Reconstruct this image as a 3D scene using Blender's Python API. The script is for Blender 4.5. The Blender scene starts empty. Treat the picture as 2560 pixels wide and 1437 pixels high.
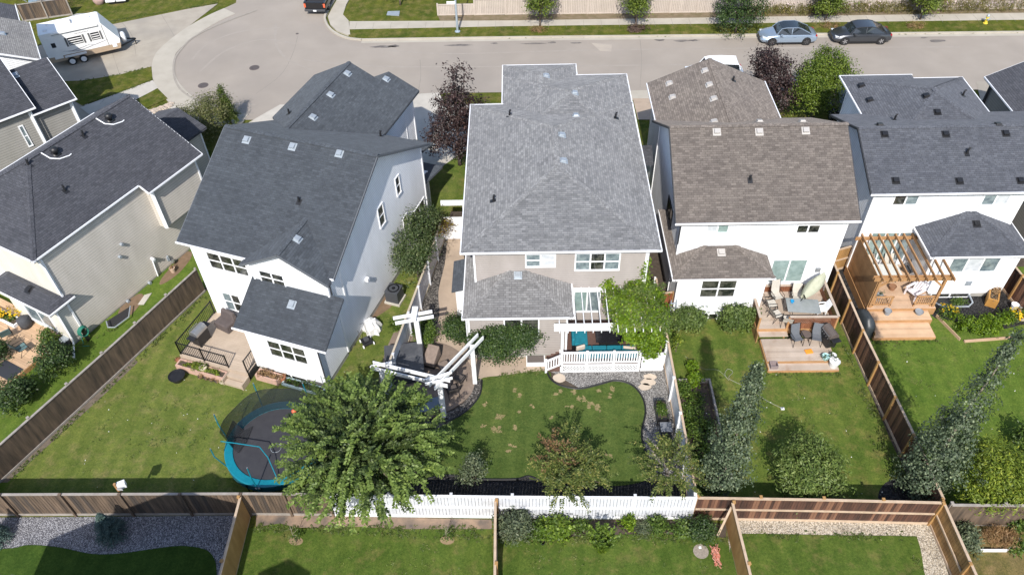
import bpy, math, random
import numpy as np
from mathutils import Vector, Matrix
random.seed(7)
RNG = np.random.default_rng(11)
R_ = math.radians
col = bpy.context.scene.collection
scene = bpy.context.scene

# ------------------------------------------------------------------ camera
FPX, HC, CX, CY = 1970.0, 33.0, 1280.0, 718.5
up_ = -np.array([55, -1962, -FPX]); up_ = up_ / np.linalg.norm(up_)
xx_ = np.array([1., 0, 0]); xx_ = xx_ - xx_.dot(up_) * up_; xx_ /= np.linalg.norm(xx_)
yy_ = np.cross(up_, xx_)
RM = np.stack([xx_, yy_, up_])
cam_d = bpy.data.cameras.new('camera'); cam = bpy.data.objects.new('camera', cam_d); col.objects.link(cam)
cam.matrix_world = Matrix.Translation((0, 0, HC)) @ Matrix([list(r) for r in RM]).to_4x4()
cam_d.sensor_width = 36; cam_d.lens = FPX / 2560 * 36; cam_d.clip_end = 2000; cam_d.clip_start = 0.5
scene.camera = cam
# ------------------------------------------------------------------ light
SUN_EL, SUN_AZ = 44.5, 186.3
w = bpy.data.worlds.new('World'); scene.world = w; w.use_nodes = True
nt = w.node_tree; bg = nt.nodes['Background']
sky = nt.nodes.new('ShaderNodeTexSky'); sky.sky_type = 'NISHITA'; sky.sun_disc = False
sky.sun_elevation = R_(SUN_EL); sky.sun_rotation = R_(SUN_AZ); sky.air_density = 1.0; sky.dust_density = 1.2; sky.ozone_density = 1.0
nt.links.new(sky.outputs[0], bg.inputs[0]); bg.inputs[1].default_value = 0.15
sd = bpy.data.lights.new('sun', 'SUN'); sun = bpy.data.objects.new('sun', sd); col.objects.link(sun)
sd.energy = 4.3; sd.angle = R_(0.55); sd.color = (1.0, 0.95, 0.88)
az = R_(SUN_AZ); el = R_(SUN_EL)
sdir = Vector((math.sin(az) * math.cos(el), math.cos(az) * math.cos(el), math.sin(el)))
sun.rotation_euler = sdir.to_track_quat('Z', 'Y').to_euler()
scene.view_settings.view_transform = 'Standard'; scene.view_settings.look = 'None'
scene.view_settings.exposure = 0.42; scene.view_settings.gamma = 1.0; scene.view_settings.use_curve_mapping = False

# ------------------------------------------------------------------ survey: photo sight line -> point on a level
def ray(px, py):
    return RM @ np.array([px - CX, -(py - CY), -FPX])
def P(px, py, h=0.0):
    d = ray(px, py); t = (h - HC) / d[2]
    return Vector((d[0] * t, d[1] * t, h))
def poly(pts, h=0.0):
    return [tuple(P(a, b, h)[:2]) for a, b in pts]
class Fr:
    def __init__(s, o=(0, 0), ang=0.0):
        s.o = Vector((o[0], o[1], 0)); s.a = R_(ang)
        s.M = Matrix.Translation(s.o) @ Matrix.Rotation(s.a, 4, 'Z'); s.I = s.M.inverted()
    def hit(s, ax, val, px, py):
        d = s.I.to_3x3() @ Vector(ray(px, py)); o = s.I @ Vector((0, 0, HC))
        t = (val - o[ax]) / d[ax]; return o + d * t

# ------------------------------------------------------------------ objects
FR = {}
def props(o, label=None, cat=None, group=None, kind=None):
    if label: o['label'] = label
    if cat: o['category'] = cat
    if group: o['group'] = group
    if kind: o['kind'] = kind
    return o
def thing(name, label, cat, loc=(0, 0, 0), rot=0.0, group=None, fr=None):
    if fr is not None: loc = tuple(fr.o); rot = math.degrees(fr.a)
    if len(loc) == 2: loc = (loc[0], loc[1], 0)
    o = bpy.data.objects.new(name, None); col.objects.link(o); o.empty_display_size = 0.3
    o.location = loc; o.rotation_euler = (0, 0, R_(rot))
    FR[o.name] = (Matrix.Translation(loc) @ Matrix.Rotation(R_(rot), 4, 'Z'))
    return props(o, label, cat, group)
def dup(root, loc, rot, label):
    def cp(o, par):
        c = o.copy(); col.objects.link(c)
        if par is not None: c.parent = par
        for ch in [x for x in kids.get(o.name, [])]: cp(ch, c)
        return c
    r = cp(root, None); r.location = loc; r.rotation_euler = (0, 0, R_(rot)); r['label'] = label
    FR[r.name] = (Matrix.Translation(loc) @ Matrix.Rotation(R_(rot), 4, 'Z'))
    return r
kids = {}
class MB:
    def __init__(s): s.v = []; s.f = []; s.T = None
    def add(s, vs, fs):
        n = len(s.v)
        if s.T is not None: vs = [tuple(s.T @ Vector(p)) for p in vs]
        s.v.extend([tuple(p) for p in vs]); s.f.extend([tuple(i + n for i in f) for f in fs]); return s
    def box(s, x0, x1, y0, y1, z0, z1):
        if x0 > x1: x0, x1 = x1, x0
        if y0 > y1: y0, y1 = y1, y0
        if z0 > z1: z0, z1 = z1, z0
        return s.add([(x0, y0, z0), (x1, y0, z0), (x1, y1, z0), (x0, y1, z0), (x0, y0, z1), (x1, y0, z1), (x1, y1, z1), (x0, y1, z1)],
                     [(3, 2, 1, 0), (4, 5, 6, 7), (0, 1, 5, 4), (1, 2, 6, 5), (2, 3, 7, 6), (3, 0, 4, 7)])
    def beam(s, p, q, w, h, up=(0, 0, 1)):
        p = Vector(p); q = Vector(q); d = (q - p).normalized(); u = Vector(up)
        if abs(d.dot(u)) > .98: u = Vector((0, 1, 0))
        sd_ = d.cross(u).normalized(); u = sd_.cross(d).normalized()
        a = sd_ * w / 2; b = u * h / 2
        vs = [p - a - b, p + a - b, p + a + b, p - a + b, q - a - b, q + a - b, q + a + b, q - a + b]
        return s.add(vs, [(0, 1, 2, 3), (7, 6, 5, 4), (1, 0, 4, 5), (2, 1, 5, 6), (3, 2, 6, 7), (0, 3, 7, 4)])
    def tube(s, pts, r, n=6, close=False):
        pts = [Vector(p) for p in pts]; k = len(pts); vs = []; rr = r if isinstance(r, (list, tuple)) else [r] * k
        for i, p in enumerate(pts):
            if close: d = (pts[(i + 1) % k] - pts[i - 1])
            else: d = pts[min(i + 1, k - 1)] - pts[max(i - 1, 0)]
            d.normalize(); u = Vector((0, 0, 1)) if abs(d.z) < .9 else Vector((1, 0, 0))
            a = d.cross(u).normalized(); b = a.cross(d)
            for j in range(n):
                t = 2 * math.pi * j / n; vs.append(p + (a * math.cos(t) + b * math.sin(t)) * rr[i])
        fs = []
        for i in range(k if close else k - 1):
            for j in range(n):
                a0 = i * n + j; a1 = i * n + (j + 1) % n; b0 = ((i + 1) % k) * n + j; b1 = ((i + 1) % k) * n + (j + 1) % n
                fs.append((a0, a1, b1, b0))
        if not close: fs.append(tuple(range(n))[::-1]); fs.append(tuple((k - 1) * n + j for j in range(n)))
        return s.add(vs, fs)
    def lathe(s, prof, c=(0, 0, 0), n=16, cap=True):
        vs = []; fs = []
        for r, z in prof:
            for j in range(n):
                t = 2 * math.pi * j / n; vs.append((c[0] + r * math.cos(t), c[1] + r * math.sin(t), c[2] + z))
        m = len(prof)
        for i in range(m - 1):
            for j in range(n): fs.append((i * n + j, i * n + (j + 1) % n, (i + 1) * n + (j + 1) % n, (i + 1) * n + j))
        if cap:
            if prof[0][0] > 1e-4: fs.append(tuple(range(n))[::-1])
            if prof[-1][0] > 1e-4: fs.append(tuple((m - 1) * n + j for j in range(n)))
        return s.add(vs, fs)
    def cyl(s, c, r, h, n=14, r2=None): return s.lathe([(r, 0), (r if r2 is None else r2, h)], c, n)
    def prism(s, pl, z0, z1):
        n = len(pl); A = sum(pl[i][0] * pl[(i + 1) % n][1] - pl[(i + 1) % n][0] * pl[i][1] for i in range(n))
        if A < 0: pl = pl[::-1]
        vs = [(x, y, z0) for x, y in pl] + [(x, y, z1) for x, y in pl]
        return s.add(vs, [tuple(range(n))[::-1], tuple(range(n, 2 * n))] + [(i, (i + 1) % n, n + (i + 1) % n, n + i) for i in range(n)])
    def sheet(s, pl, z):
        n = len(pl); A = sum(pl[i][0] * pl[(i + 1) % n][1] - pl[(i + 1) % n][0] * pl[i][1] for i in range(n))
        if A < 0: pl = pl[::-1]
        return s.add([(x, y, z) for x, y in pl], [tuple(range(n))])
    def ell(s, c, r, n=10, m=7):
        if not isinstance(r, (tuple, list)): r = (r, r, r)
        vs = [(c[0], c[1], c[2] - r[2])]; fs = []
        for i in range(1, m):
            t = math.pi * i / m
            for j in range(n):
                p = 2 * math.pi * j / n; vs.append((c[0] + r[0] * math.sin(t) * math.cos(p), c[1] + r[1] * math.sin(t) * math.sin(p), c[2] - r[2] * math.cos(t)))
        vs.append((c[0], c[1], c[2] + r[2])); L = len(vs) - 1
        for j in range(n): fs.append((0, 1 + (j + 1) % n, 1 + j)); fs.append((L, L - n + j, L - n + (j + 1) % n))
        for i in range(m - 2):
            for j in range(n): fs.append((1 + i * n + j, 1 + i * n + (j + 1) % n, 1 + (i + 1) * n + (j + 1) % n, 1 + (i + 1) * n + j))
        return s.add(vs, fs)
    def build(s, name, mat, parent=None, world=False, smooth=False, bevel=0, label=None):
        vs = s.v
        if parent is not None and world:
            I = FR[parent.name].inverted(); vs = [tuple(I @ Vector(p)) for p in vs]
        me = bpy.data.meshes.new(name); me.from_pydata([tuple(p) for p in vs], [], s.f); me.update()
        autouv(me)
        o = bpy.data.objects.new(name, me); col.objects.link(o)
        for m_ in (mat if isinstance(mat, list) else [mat]): me.materials.append(m_)
        if smooth:
            for p in me.polygons: p.use_smooth = True
        if parent is not None: o.parent = parent; kids.setdefault(parent.name, []).append(o); FR[o.name] = FR[parent.name]
        if bevel:
            b = o.modifiers.new('b', 'BEVEL'); b.width = bevel; b.segments = 2; b.limit_method = 'ANGLE'
        if label: o['label'] = label
        return o
def autouv(me):
    n = len(me.loops)
    if not n: return
    uv = me.uv_layers.new(name='UVMap'); co = np.zeros(len(me.vertices) * 3); me.vertices.foreach_get('co', co); co = co.reshape(-1, 3)
    li = np.zeros(n, dtype=np.int32); me.loops.foreach_get('vertex_index', li)
    k = len(me.polygons); nr = np.zeros(k * 3); me.polygons.foreach_get('normal', nr); nr = nr.reshape(-1, 3)
    tot = np.zeros(k, dtype=np.int32); me.polygons.foreach_get('loop_total', tot)
    N = np.repeat(nr, tot, axis=0); h = np.stack([-N[:, 1], N[:, 0], np.zeros(n)], 1); ln = np.linalg.norm(h, axis=1)
    flat = ln < .02; h[flat] = (1, 0, 0); ln[flat] = 1; h = h / ln[:, None]; sl = np.cross(N, h); sl[flat] = (0, 1, 0)
    p = co[li]; out = np.stack([(p * h).sum(1), (p * sl).sum(1)], 1)
    uv.data.foreach_set('uv', out.ravel())

# ------------------------------------------------------------------ materials
MATS = {}
def newmat(name):
    m = bpy.data.materials.new(name); m.use_nodes = True; t = m.node_tree; return m, t, t.nodes['Principled BSDF']
def N(t, typ, **kw):
    n = t.nodes.new('ShaderNode' + typ)
    for k, v in kw.items():
        if hasattr(n, k): setattr(n, k, v)
        else: n.inputs[k.replace('_', ' ')].default_value = v
    return n
def rgba(c): return (c[0], c[1], c[2], 1)
def mixc(t, fac, a, b, mode='MIX'):
    n = t.nodes.new('ShaderNodeMix'); n.data_type = 'RGBA'; n.blend_type = mode
    for sock, v in ((n.inputs[0], fac), (n.inputs[6], a), (n.inputs[7], b)):
        if isinstance(v, bpy.types.NodeSocket): t.links.new(v, sock)
        elif isinstance(v, (int, float)): sock.default_value = v
        else: sock.default_value = rgba(v)
    return n.outputs[2]
def math_(t, op, a, b=None):
    n = t.nodes.new('ShaderNodeMath'); n.operation = op
    for i, v in enumerate((a, b)):
        if v is None: continue
        if isinstance(v, bpy.types.NodeSocket): t.links.new(v, n.inputs[i])
        else: n.inputs[i].default_value = v
    return n.outputs[0]
def noise(t, vec, scale, detail=3, rough=.55):
    n = t.nodes.new('ShaderNodeTexNoise'); n.inputs['Scale'].default_value = scale; n.inputs['Detail'].default_value = detail; n.inputs['Roughness'].default_value = rough
    if vec is not None: t.links.new(vec, n.inputs['Vector'])
    return n.outputs[0]
def ramp(t, fac, a, b, ca=(0, 0, 0), cb=(1, 1, 1)):
    n = t.nodes.new('ShaderNodeValToRGB'); n.color_ramp.elements[0].position = a; n.color_ramp.elements[1].position = b
    n.color_ramp.elements[0].color = rgba(ca); n.color_ramp.elements[1].color = rgba(cb); t.links.new(fac, n.inputs[0]); return n.outputs[0]
def bumpn(t, bs, h, st=.3, dist=.02):
    b = t.nodes.new('ShaderNodeBump'); b.inputs['Strength'].default_value = st; b.inputs['Distance'].default_value = dist
    t.links.new(h, b.inputs['Height']); t.links.new(b.outputs[0], bs.inputs['Normal'])
def island(t, c, amt):
    g = t.nodes.new('ShaderNodeNewGeometry'); r = g.outputs['Random Per Island']
    v = math_(t, 'ADD', math_(t, 'MULTIPLY', r, 2 * amt), 1 - amt)
    hs = t.nodes.new('ShaderNodeHueSaturation'); t.links.new(v, hs.inputs['Value'])
    if isinstance(c, bpy.types.NodeSocket): t.links.new(c, hs.inputs['Color'])
    else: hs.inputs['Color'].default_value = rgba(c)
    return hs.outputs[0]
def plain(name, c1, c2=None, scale=6, rough=.7, bump=0, bscale=None, isl=0, metal=0, stretch=None, spec=.5, coat=0, big=None, icol=None):
    if name in MATS: return MATS[name]
    m, t, bs = newmat(name); tc = N(t, 'TexCoord'); vec = tc.outputs['Object']
    if stretch:
        mp = N(t, 'Mapping'); mp.inputs['Scale'].default_value = stretch; t.links.new(vec, mp.inputs[0]); vec = mp.outputs[0]
    c = c1
    if c2 is not None:
        f = ramp(t, noise(t, vec, scale, 5), .3, .7); c = mixc(t, f, c1, c2)
    if big is not None:
        c = mixc(t, ramp(t, noise(t, tc.outputs['Object'], big[0], 4), big[2], big[3]), c, big[1])
    if icol:
        g_ = t.nodes.new('ShaderNodeNewGeometry'); c = mixc(t, ramp(t, g_.outputs['Random Per Island'], icol[1], icol[1] + .12), c, icol[0])
    if isl: c = island(t, c, isl)
    if isinstance(c, bpy.types.NodeSocket): t.links.new(c, bs.inputs['Base Color'])
    else: bs.inputs['Base Color'].default_value = rgba(c)
    bs.inputs['Roughness'].default_value = rough; bs.inputs['Metallic'].default_value = metal; bs.inputs['Specular IOR Level'].default_value = spec
    if coat: bs.inputs['Coat Weight'].default_value = coat; bs.inputs['Coat Roughness'].default_value = .05
    if bump: bumpn(t, bs, noise(t, vec, bscale or scale * 4, 4), bump, .03)
    MATS[name] = m; return m
def shingle(name, a, b, dark, wide=.3, row=.128, mort=.5):
    m, t, bs = newmat(name); tc = N(t, 'TexCoord'); uv = tc.outputs['UV']
    br = t.nodes.new('ShaderNodeTexBrick'); t.links.new(uv, br.inputs['Vector'])
    br.inputs['Color1'].default_value = rgba(a); br.inputs['Color2'].default_value = rgba(b); br.inputs['Mortar'].default_value = rgba(dark)
    br.inputs['Scale'].default_value = 1; br.inputs['Brick Width'].default_value = wide; br.inputs['Row Height'].default_value = row
    br.inputs['Mortar Size'].default_value = .009; br.inputs['Mortar Smooth'].default_value = .3; br.inputs['Bias'].default_value = -.1; br.offset = .37; br.squash = 1
    br2 = t.nodes.new('ShaderNodeTexBrick'); t.links.new(uv, br2.inputs['Vector'])
    br2.inputs['Color1'].default_value = (1.12, 1.12, 1.13, 1); br2.inputs['Color2'].default_value = (.86, .86, .86, 1); br2.inputs['Mortar'].default_value = (1, 1, 1, 1)
    br2.inputs['Scale'].default_value = 1; br2.inputs['Brick Width'].default_value = wide * .62; br2.inputs['Row Height'].default_value = row; br2.inputs['Mortar Size'].default_value = 0; br2.offset = .29; br2.inputs['Bias'].default_value = 0
    c = mixc(t, .8, br.outputs[0], br2.outputs[0], 'MULTIPLY')
    big = ramp(t, noise(t, tc.outputs['Object'], .7, 5), .3, .75, (.88, .88, .89), (1.08, 1.08, 1.07))
    c = mixc(t, 1.0, c, big, 'MULTIPLY')
    mp = N(t, 'Mapping'); mp.inputs['Scale'].default_value = (2.2, .35, 1); t.links.new(uv, mp.inputs[0])
    st = ramp(t, noise(t, mp.outputs[0], 1, 5), .35, .7, (.95, .95, .95), (1.03, 1.03, 1.03))
    c = mixc(t, 1.0, c, st, 'MULTIPLY')
    fine = ramp(t, noise(t, tc.outputs['Object'], 55, 2), .25, .8, (.8, .8, .8), (1.2, 1.2, 1.2)); c = mixc(t, 1.0, c, fine, 'MULTIPLY')
    t.links.new(c, bs.inputs['Base Color']); bs.inputs['Roughness'].default_value = .85; bs.inputs['Specular IOR Level'].default_value = .3; bs.inputs['Diffuse Roughness'].default_value = 1; bs.inputs['Sheen Weight'].default_value = .03; bs.inputs['Sheen Roughness'].default_value = .6
    sep = N(t, 'SeparateXYZ'); t.links.new(uv, sep.inputs[0])
    saw = math_(t, 'SUBTRACT', 1.0, math_(t, 'FRACT', math_(t, 'DIVIDE', sep.outputs[1], row)))
    hh = math_(t, 'ADD', saw, math_(t, 'MULTIPLY', br.outputs[1], -.8))
    bumpn(t, bs, hh, .7, .012); MATS[name] = m; return m
def siding(name, c, pitch=.14, dirt=(.86, .86, .85)):
    m, t, bs = newmat(name); tc = N(t, 'TexCoord'); sep = N(t, 'SeparateXYZ'); t.links.new(tc.outputs['Object'], sep.inputs[0])
    f = math_(t, 'FRACT', math_(t, 'DIVIDE', sep.outputs[2], pitch))
    line = ramp(t, f, .0, .2, (.55, .55, .56), (1, 1, 1))
    c2 = mixc(t, 1.0, c, line, 'MULTIPLY')
    mp = N(t, 'Mapping'); mp.inputs['Scale'].default_value = (1, 1, .35); t.links.new(tc.outputs['Object'], mp.inputs[0])
    c2 = mixc(t, 1.0, c2, ramp(t, noise(t, mp.outputs[0], 1.3, 5), .3, .7, dirt, (1.02, 1.02, 1.02)), 'MULTIPLY')
    t.links.new(c2, bs.inputs['Base Color']); bs.inputs['Roughness'].default_value = .55
    bumpn(t, bs, math_(t, 'SUBTRACT', 1, f), .8, .018); MATS[name] = m; return m
def grassm(name, c1, c2, dry, dryamt=.5, spots=None, s1=.45):
    m, t, bs = newmat(name); tc = N(t, 'TexCoord'); v = tc.outputs['Object']
    a = mixc(t, ramp(t, noise(t, v, s1, 6, .62), .36, .64), c1, c2)
    b = mixc(t, ramp(t, noise(t, v, s1 * 2.3 + .11, 6, .68), .62 - .22 * dryamt, .86 - .2 * dryamt), a, dry)
    sp = ramp(t, noise(t, v, 9, 4, .7), .3, .72, (.72, .76, .7), (1.28, 1.22, 1.2)); b = mixc(t, 1.0, b, sp, 'MULTIPLY')
    mp = N(t, 'Mapping'); mp.inputs['Scale'].default_value = (1.6, .7, 1); mp.inputs['Rotation'].default_value = (0, 0, .5); t.links.new(v, mp.inputs[0])
    mp2 = N(t, 'Mapping'); mp2.inputs['Rotation'].default_value = (0, 0, .08); t.links.new(v, mp2.inputs[0]); wv = t.nodes.new('ShaderNodeTexWave'); wv.inputs['Scale'].default_value = .33; wv.inputs['Distortion'].default_value = 1.2; wv.inputs['Detail'].default_value = 2; t.links.new(mp2.outputs[0], wv.inputs[0])
    b = mixc(t, 1.0, b, ramp(t, wv.outputs[1], .3, .7, (.94, .95, .94), (1.06, 1.05, 1.06)), 'MULTIPLY')
    md = ramp(t, noise(t, v, 2.2, 5, .75), .36, .66, (.8, .86, .82), (1.2, 1.12, 1.1)); b = mixc(t, 1.0, b, md, 'MULTIPLY')
    ds = ramp(t, noise(t, v, 5.5, 4, .8), .6, .72); b = mixc(t, math_(t, 'MULTIPLY', ds, .3 + .4 * dryamt), b, dry)
    fi = ramp(t, noise(t, mp.outputs[0], 38, 3, .8), .3, .7, (.5, .55, .45), (1.5, 1.42, 1.4)); b = mixc(t, 1.0, b, fi, 'MULTIPLY')
    if spots:
        s = ramp(t, noise(t, v, spots[1], 5, .72), spots[2], spots[2] + .05); b = mixc(t, s, b, spots[0])
    t.links.new(b, bs.inputs['Base Color']); bs.inputs['Roughness'].default_value = .95; bs.inputs['Specular IOR Level'].default_value = .1
    bumpn(t, bs, noise(t, v, 45, 4, .8), .5, .045); MATS[name] = m; return m
def gravelm(name, a, b, c, scale=16, bump=.9):
    m, t, bs = newmat(name); tc = N(t, 'TexCoord'); v = tc.outputs['Object']
    vo = t.nodes.new('ShaderNodeTexVoronoi'); vo.inputs['Scale'].default_value = scale; t.links.new(v, vo.inputs['Vector'])
    bw = t.nodes.new('ShaderNodeRGBToBW'); t.links.new(vo.outputs['Color'], bw.inputs[0])
    n = t.nodes.new('ShaderNodeValToRGB'); e = n.color_ramp.elements; e[0].position = .25; e[0].color = rgba(a); e[1].position = .75; e[1].color = rgba(c); k = e.new(.5); k.color = rgba(b)
    t.links.new(bw.outputs[0], n.inputs[0])
    d = ramp(t, vo.outputs['Distance'], .2, .75, (1.1, 1.1, 1.1), (.35, .35, .35)); cc = mixc(t, 1.0, n.outputs[0], d, 'MULTIPLY')
    cc = mixc(t, 1.0, cc, ramp(t, noise(t, v, 1.2, 5), .3, .7, (.8, .8, .8), (1.12, 1.12, 1.12)), 'MULTIPLY')
    t.links.new(cc, bs.inputs['Base Color']); bs.inputs['Roughness'].default_value = .85
    bumpn(t, bs, math_(t, 'SUBTRACT', 1, vo.outputs['Distance']), bump, .05); MATS[name] = m; return m
def leafm(name, a, b, c=None, trans=.25, rough=.5):
    m, t, bs = newmat(name); g = t.nodes.new('ShaderNodeNewGeometry'); r = g.outputs['Random Per Island']
    n = t.nodes.new('ShaderNodeValToRGB'); e = n.color_ramp.elements; e[0].position = 0; e[0].color = rgba(a); e[1].position = .8; e[1].color = rgba(b)
    if c: k = e.new(1.0); k.color = rgba(c)
    t.links.new(r, n.inputs[0]); tc = N(t, 'TexCoord')
    cc = mixc(t, 1.0, n.outputs[0], ramp(t, noise(t, tc.outputs['Object'], 1.1, 3), .3, .7, (.72, .75, .75), (1.25, 1.2, 1.1)), 'MULTIPLY')
    t.links.new(cc, bs.inputs['Base Color']); bs.inputs['Roughness'].default_value = rough; bs.inputs['Specular IOR Level'].default_value = .35
    tr = t.nodes.new('ShaderNodeBsdfTranslucent'); t.links.new(cc, tr.inputs[0]); mx = t.nodes.new('ShaderNodeMixShader'); mx.inputs[0].default_value = trans
    out = [x for x in t.nodes if x.type == 'OUTPUT_MATERIAL'][0]
    t.links.new(bs.outputs[0], mx.inputs[1]); t.links.new(tr.outputs[0], mx.inputs[2]); t.links.new(mx.outputs[0], out.inputs[0]); MATS[name] = m; return m
def glassm(name, c, c2, rough=.06):
    m, t, bs = newmat(name); tc = N(t, 'TexCoord')
    cc = mixc(t, ramp(t, noise(t, tc.outputs['Object'], 2.6, 4, .65), .4, .66), c, c2); t.links.new(cc, bs.inputs['Base Color'])
    bs.inputs['Roughness'].default_value = rough; bs.inputs['Specular IOR Level'].default_value = .8; MATS[name] = m; return m
def netm(name, c, alpha):
    m, t, bs = newmat(name); bs.inputs['Base Color'].default_value = rgba(c); bs.inputs['Alpha'].default_value = alpha; bs.inputs['Roughness'].default_value = .8; MATS[name] = m; return m

shC = shingle('shingle_grey', (.2, .204, .212), (.128, .132, .14), (.09, .094, .1))
shCb = shingle('shingle_warm_grey', (.22, .218, .218), (.155, .153, .154), (.07, .07, .07))
shW = shingle('shingle_slate', (.064, .075, .09), (.046, .054, .066), (.042, .046, .052))
shG = shingle('shingle_brown', (.178, .155, .138), (.112, .096, .086), (.075, .064, .057))
shD = shingle('shingle_blue_slate', (.095, .102, .12), (.068, .074, .09), (.04, .044, .054))
shA = shingle('shingle_charcoal', (.07, .073, .087), (.048, .051, .062), (.032, .034, .04))
sWhite = siding('siding_white', (.8, .82, .85), .15, (.9, .9, .89)); sTaupe = siding('siding_taupe', (.37, .335, .315)); sBeige = siding('siding_beige', (.56, .52, .465), .17)
sCream = siding('siding_cream', (.68, .65, .58), .14); sGreige = siding('siding_greige', (.3, .29, .27), .17); sGrey = siding('siding_grey', (.33, .34, .36))
white = plain('white_paint', (.78, .79, .8), (.7, .71, .72), 3, .45); whitew = plain('white_worn_paint', (.64, .655, .69), (.5, .515, .55), 3, .6, .2, 20)
trimw = plain('white_aluminium', (.8, .81, .83), rough=.35); dtrim = plain('dark_fascia', (.035, .037, .042), rough=.5); ttrim = plain('tan_fascia', (.42, .37, .3), rough=.5)
gdark = glassm('glass_dark', (.012, .015, .014), (.1, .1, .085)); gblue = glassm('glass_curtain', (.22, .27, .28), (.08, .11, .13)); gblind = glassm('glass_blind', (.55, .57, .6), (.42, .45, .48), .15)
gteal = glassm('glass_green_curtain', (.26, .34, .325), (.17, .24, .23), .1)
conc = plain('concrete', (.38, .34, .28), (.31, .275, .225), .9, .9, .25, 40, big=(.25, (.27, .245, .21), .5, .75))
concl = plain('concrete_pale', (.48, .45, .4), (.4, .375, .33), 1.2, .9, .25, 40)
patio = plain('patio_concrete', (.42, .33, .25), (.33, .26, .2), 1.1, .85, .2, 40, big=(.6, (.25, .2, .16), .55, .8))
foundm = plain('foundation_concrete', (.36, .35, .32), (.28, .27, .25), 2, .9, .2, 20)
metalw = plain('vent_metal', (.38, .42, .46), (.31, .35, .39), 5, .4, metal=.3); blk = plain('black_plastic', (.012, .012, .014), (.02, .02, .022), 4, .45)
blkmet = plain('black_metal', (.012, .013, .015), rough=.35, metal=.3); steel = plain('stainless_steel', (.5, .5, .5), (.4, .4, .4), 4, .3, metal=.8)
charc = plain('charcoal_fabric', (.045, .048, .055), (.06, .063, .07), 10, .8)
cedar = plain('cedar_wood', (.42, .24, .11), (.33, .175, .075), 2.2, .6, .25, 30, isl=.16, stretch=(1, 1, 1))
cedard = plain('cedar_deck_boards', (.56, .39, .25), (.47, .31, .19), 1.5, .65, .2, 30, isl=.13)
cedarl = plain('sunbleached_cedar', (.52, .36, .24), (.42, .28, .18), 1.5, .7, .2, 30, isl=.12)
newwood = plain('honey_fence_wood', (.4, .235, .09), (.27, .145, .05), 2.5, .65, .25, 25, isl=.2, stretch=(1, 1, .3))
railw = plain('bleached_rail_wood', (.52, .4, .29), (.4, .3, .21), 3, .75, .2, 30, isl=.1)
redwood = plain('red_brown_fence_wood', (.135, .06, .038), (.035, .02, .017), 6, .7, .3, 25, isl=.4, stretch=(1, 1, .12), icol=((.14, .07, .042), .7))
oldwood = plain('weathered_fence_wood', (.2, .14, .095), (.06, .045, .034), 5, .8, .35, 25, isl=.35, stretch=(1, 1, .12), icol=((.045, .036, .03), .7))
greywood = plain('grey_cap_wood', (.34, .31, .28), (.24, .215, .19), 4, .85, .2, 30)
beigef = plain('beige_fence_vinyl', (.47, .41, .36), (.41, .355, .31), 2, .7, .1, 20, isl=.06)
taupedeck = plain('taupe_deck_boards', (.44, .355, .275), (.37, .295, .225), 1.5, .75, .1, 30, isl=.07)
browndeck = plain('brown_composite', (.13, .075, .06), (.1, .058, .047), 2, .6, .1, 30, isl=.12)
gdeck = plain('pale_deck_boards', (.45, .375, .31), (.35, .28, .22), .9, .75, .15, 25, isl=.12, big=(1.3, (.3, .2, .14), .55, .8))
teal = plain('teal_vinyl', (.005, .2, .27), (.004, .16, .22), 4, .4); tealc = plain('teal_cushion', (.003, .17, .23), (.003, .13, .18), 6, .85)
bark = plain('bark', (.1, .075, .055), (.16, .125, .1), 8, .9, .5, 20); barkp = plain('pale_bark', (.32, .28, .22), (.2, .17, .13), 8, .9, .4, 20)
bark2 = plain('dark_bark', (.05, .038, .032), (.08, .06, .05), 8, .9, .4, 20)
soil = plain('soil', (.05, .038, .028), (.085, .065, .048), 5, .95, .7, 30)
terrac = plain('terracotta', (.38, .15, .08), (.3, .11, .06), 6, .8); stonep = plain('salmon_block', (.52, .33, .25), (.4, .27, .22), 5, .85, .3, 25, isl=.12)
rubber = plain('tyre_rubber', (.015, .015, .016), rough=.85); chrome = plain('alloy_rim', (.5, .5, .52), rough=.3, metal=.7)
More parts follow.
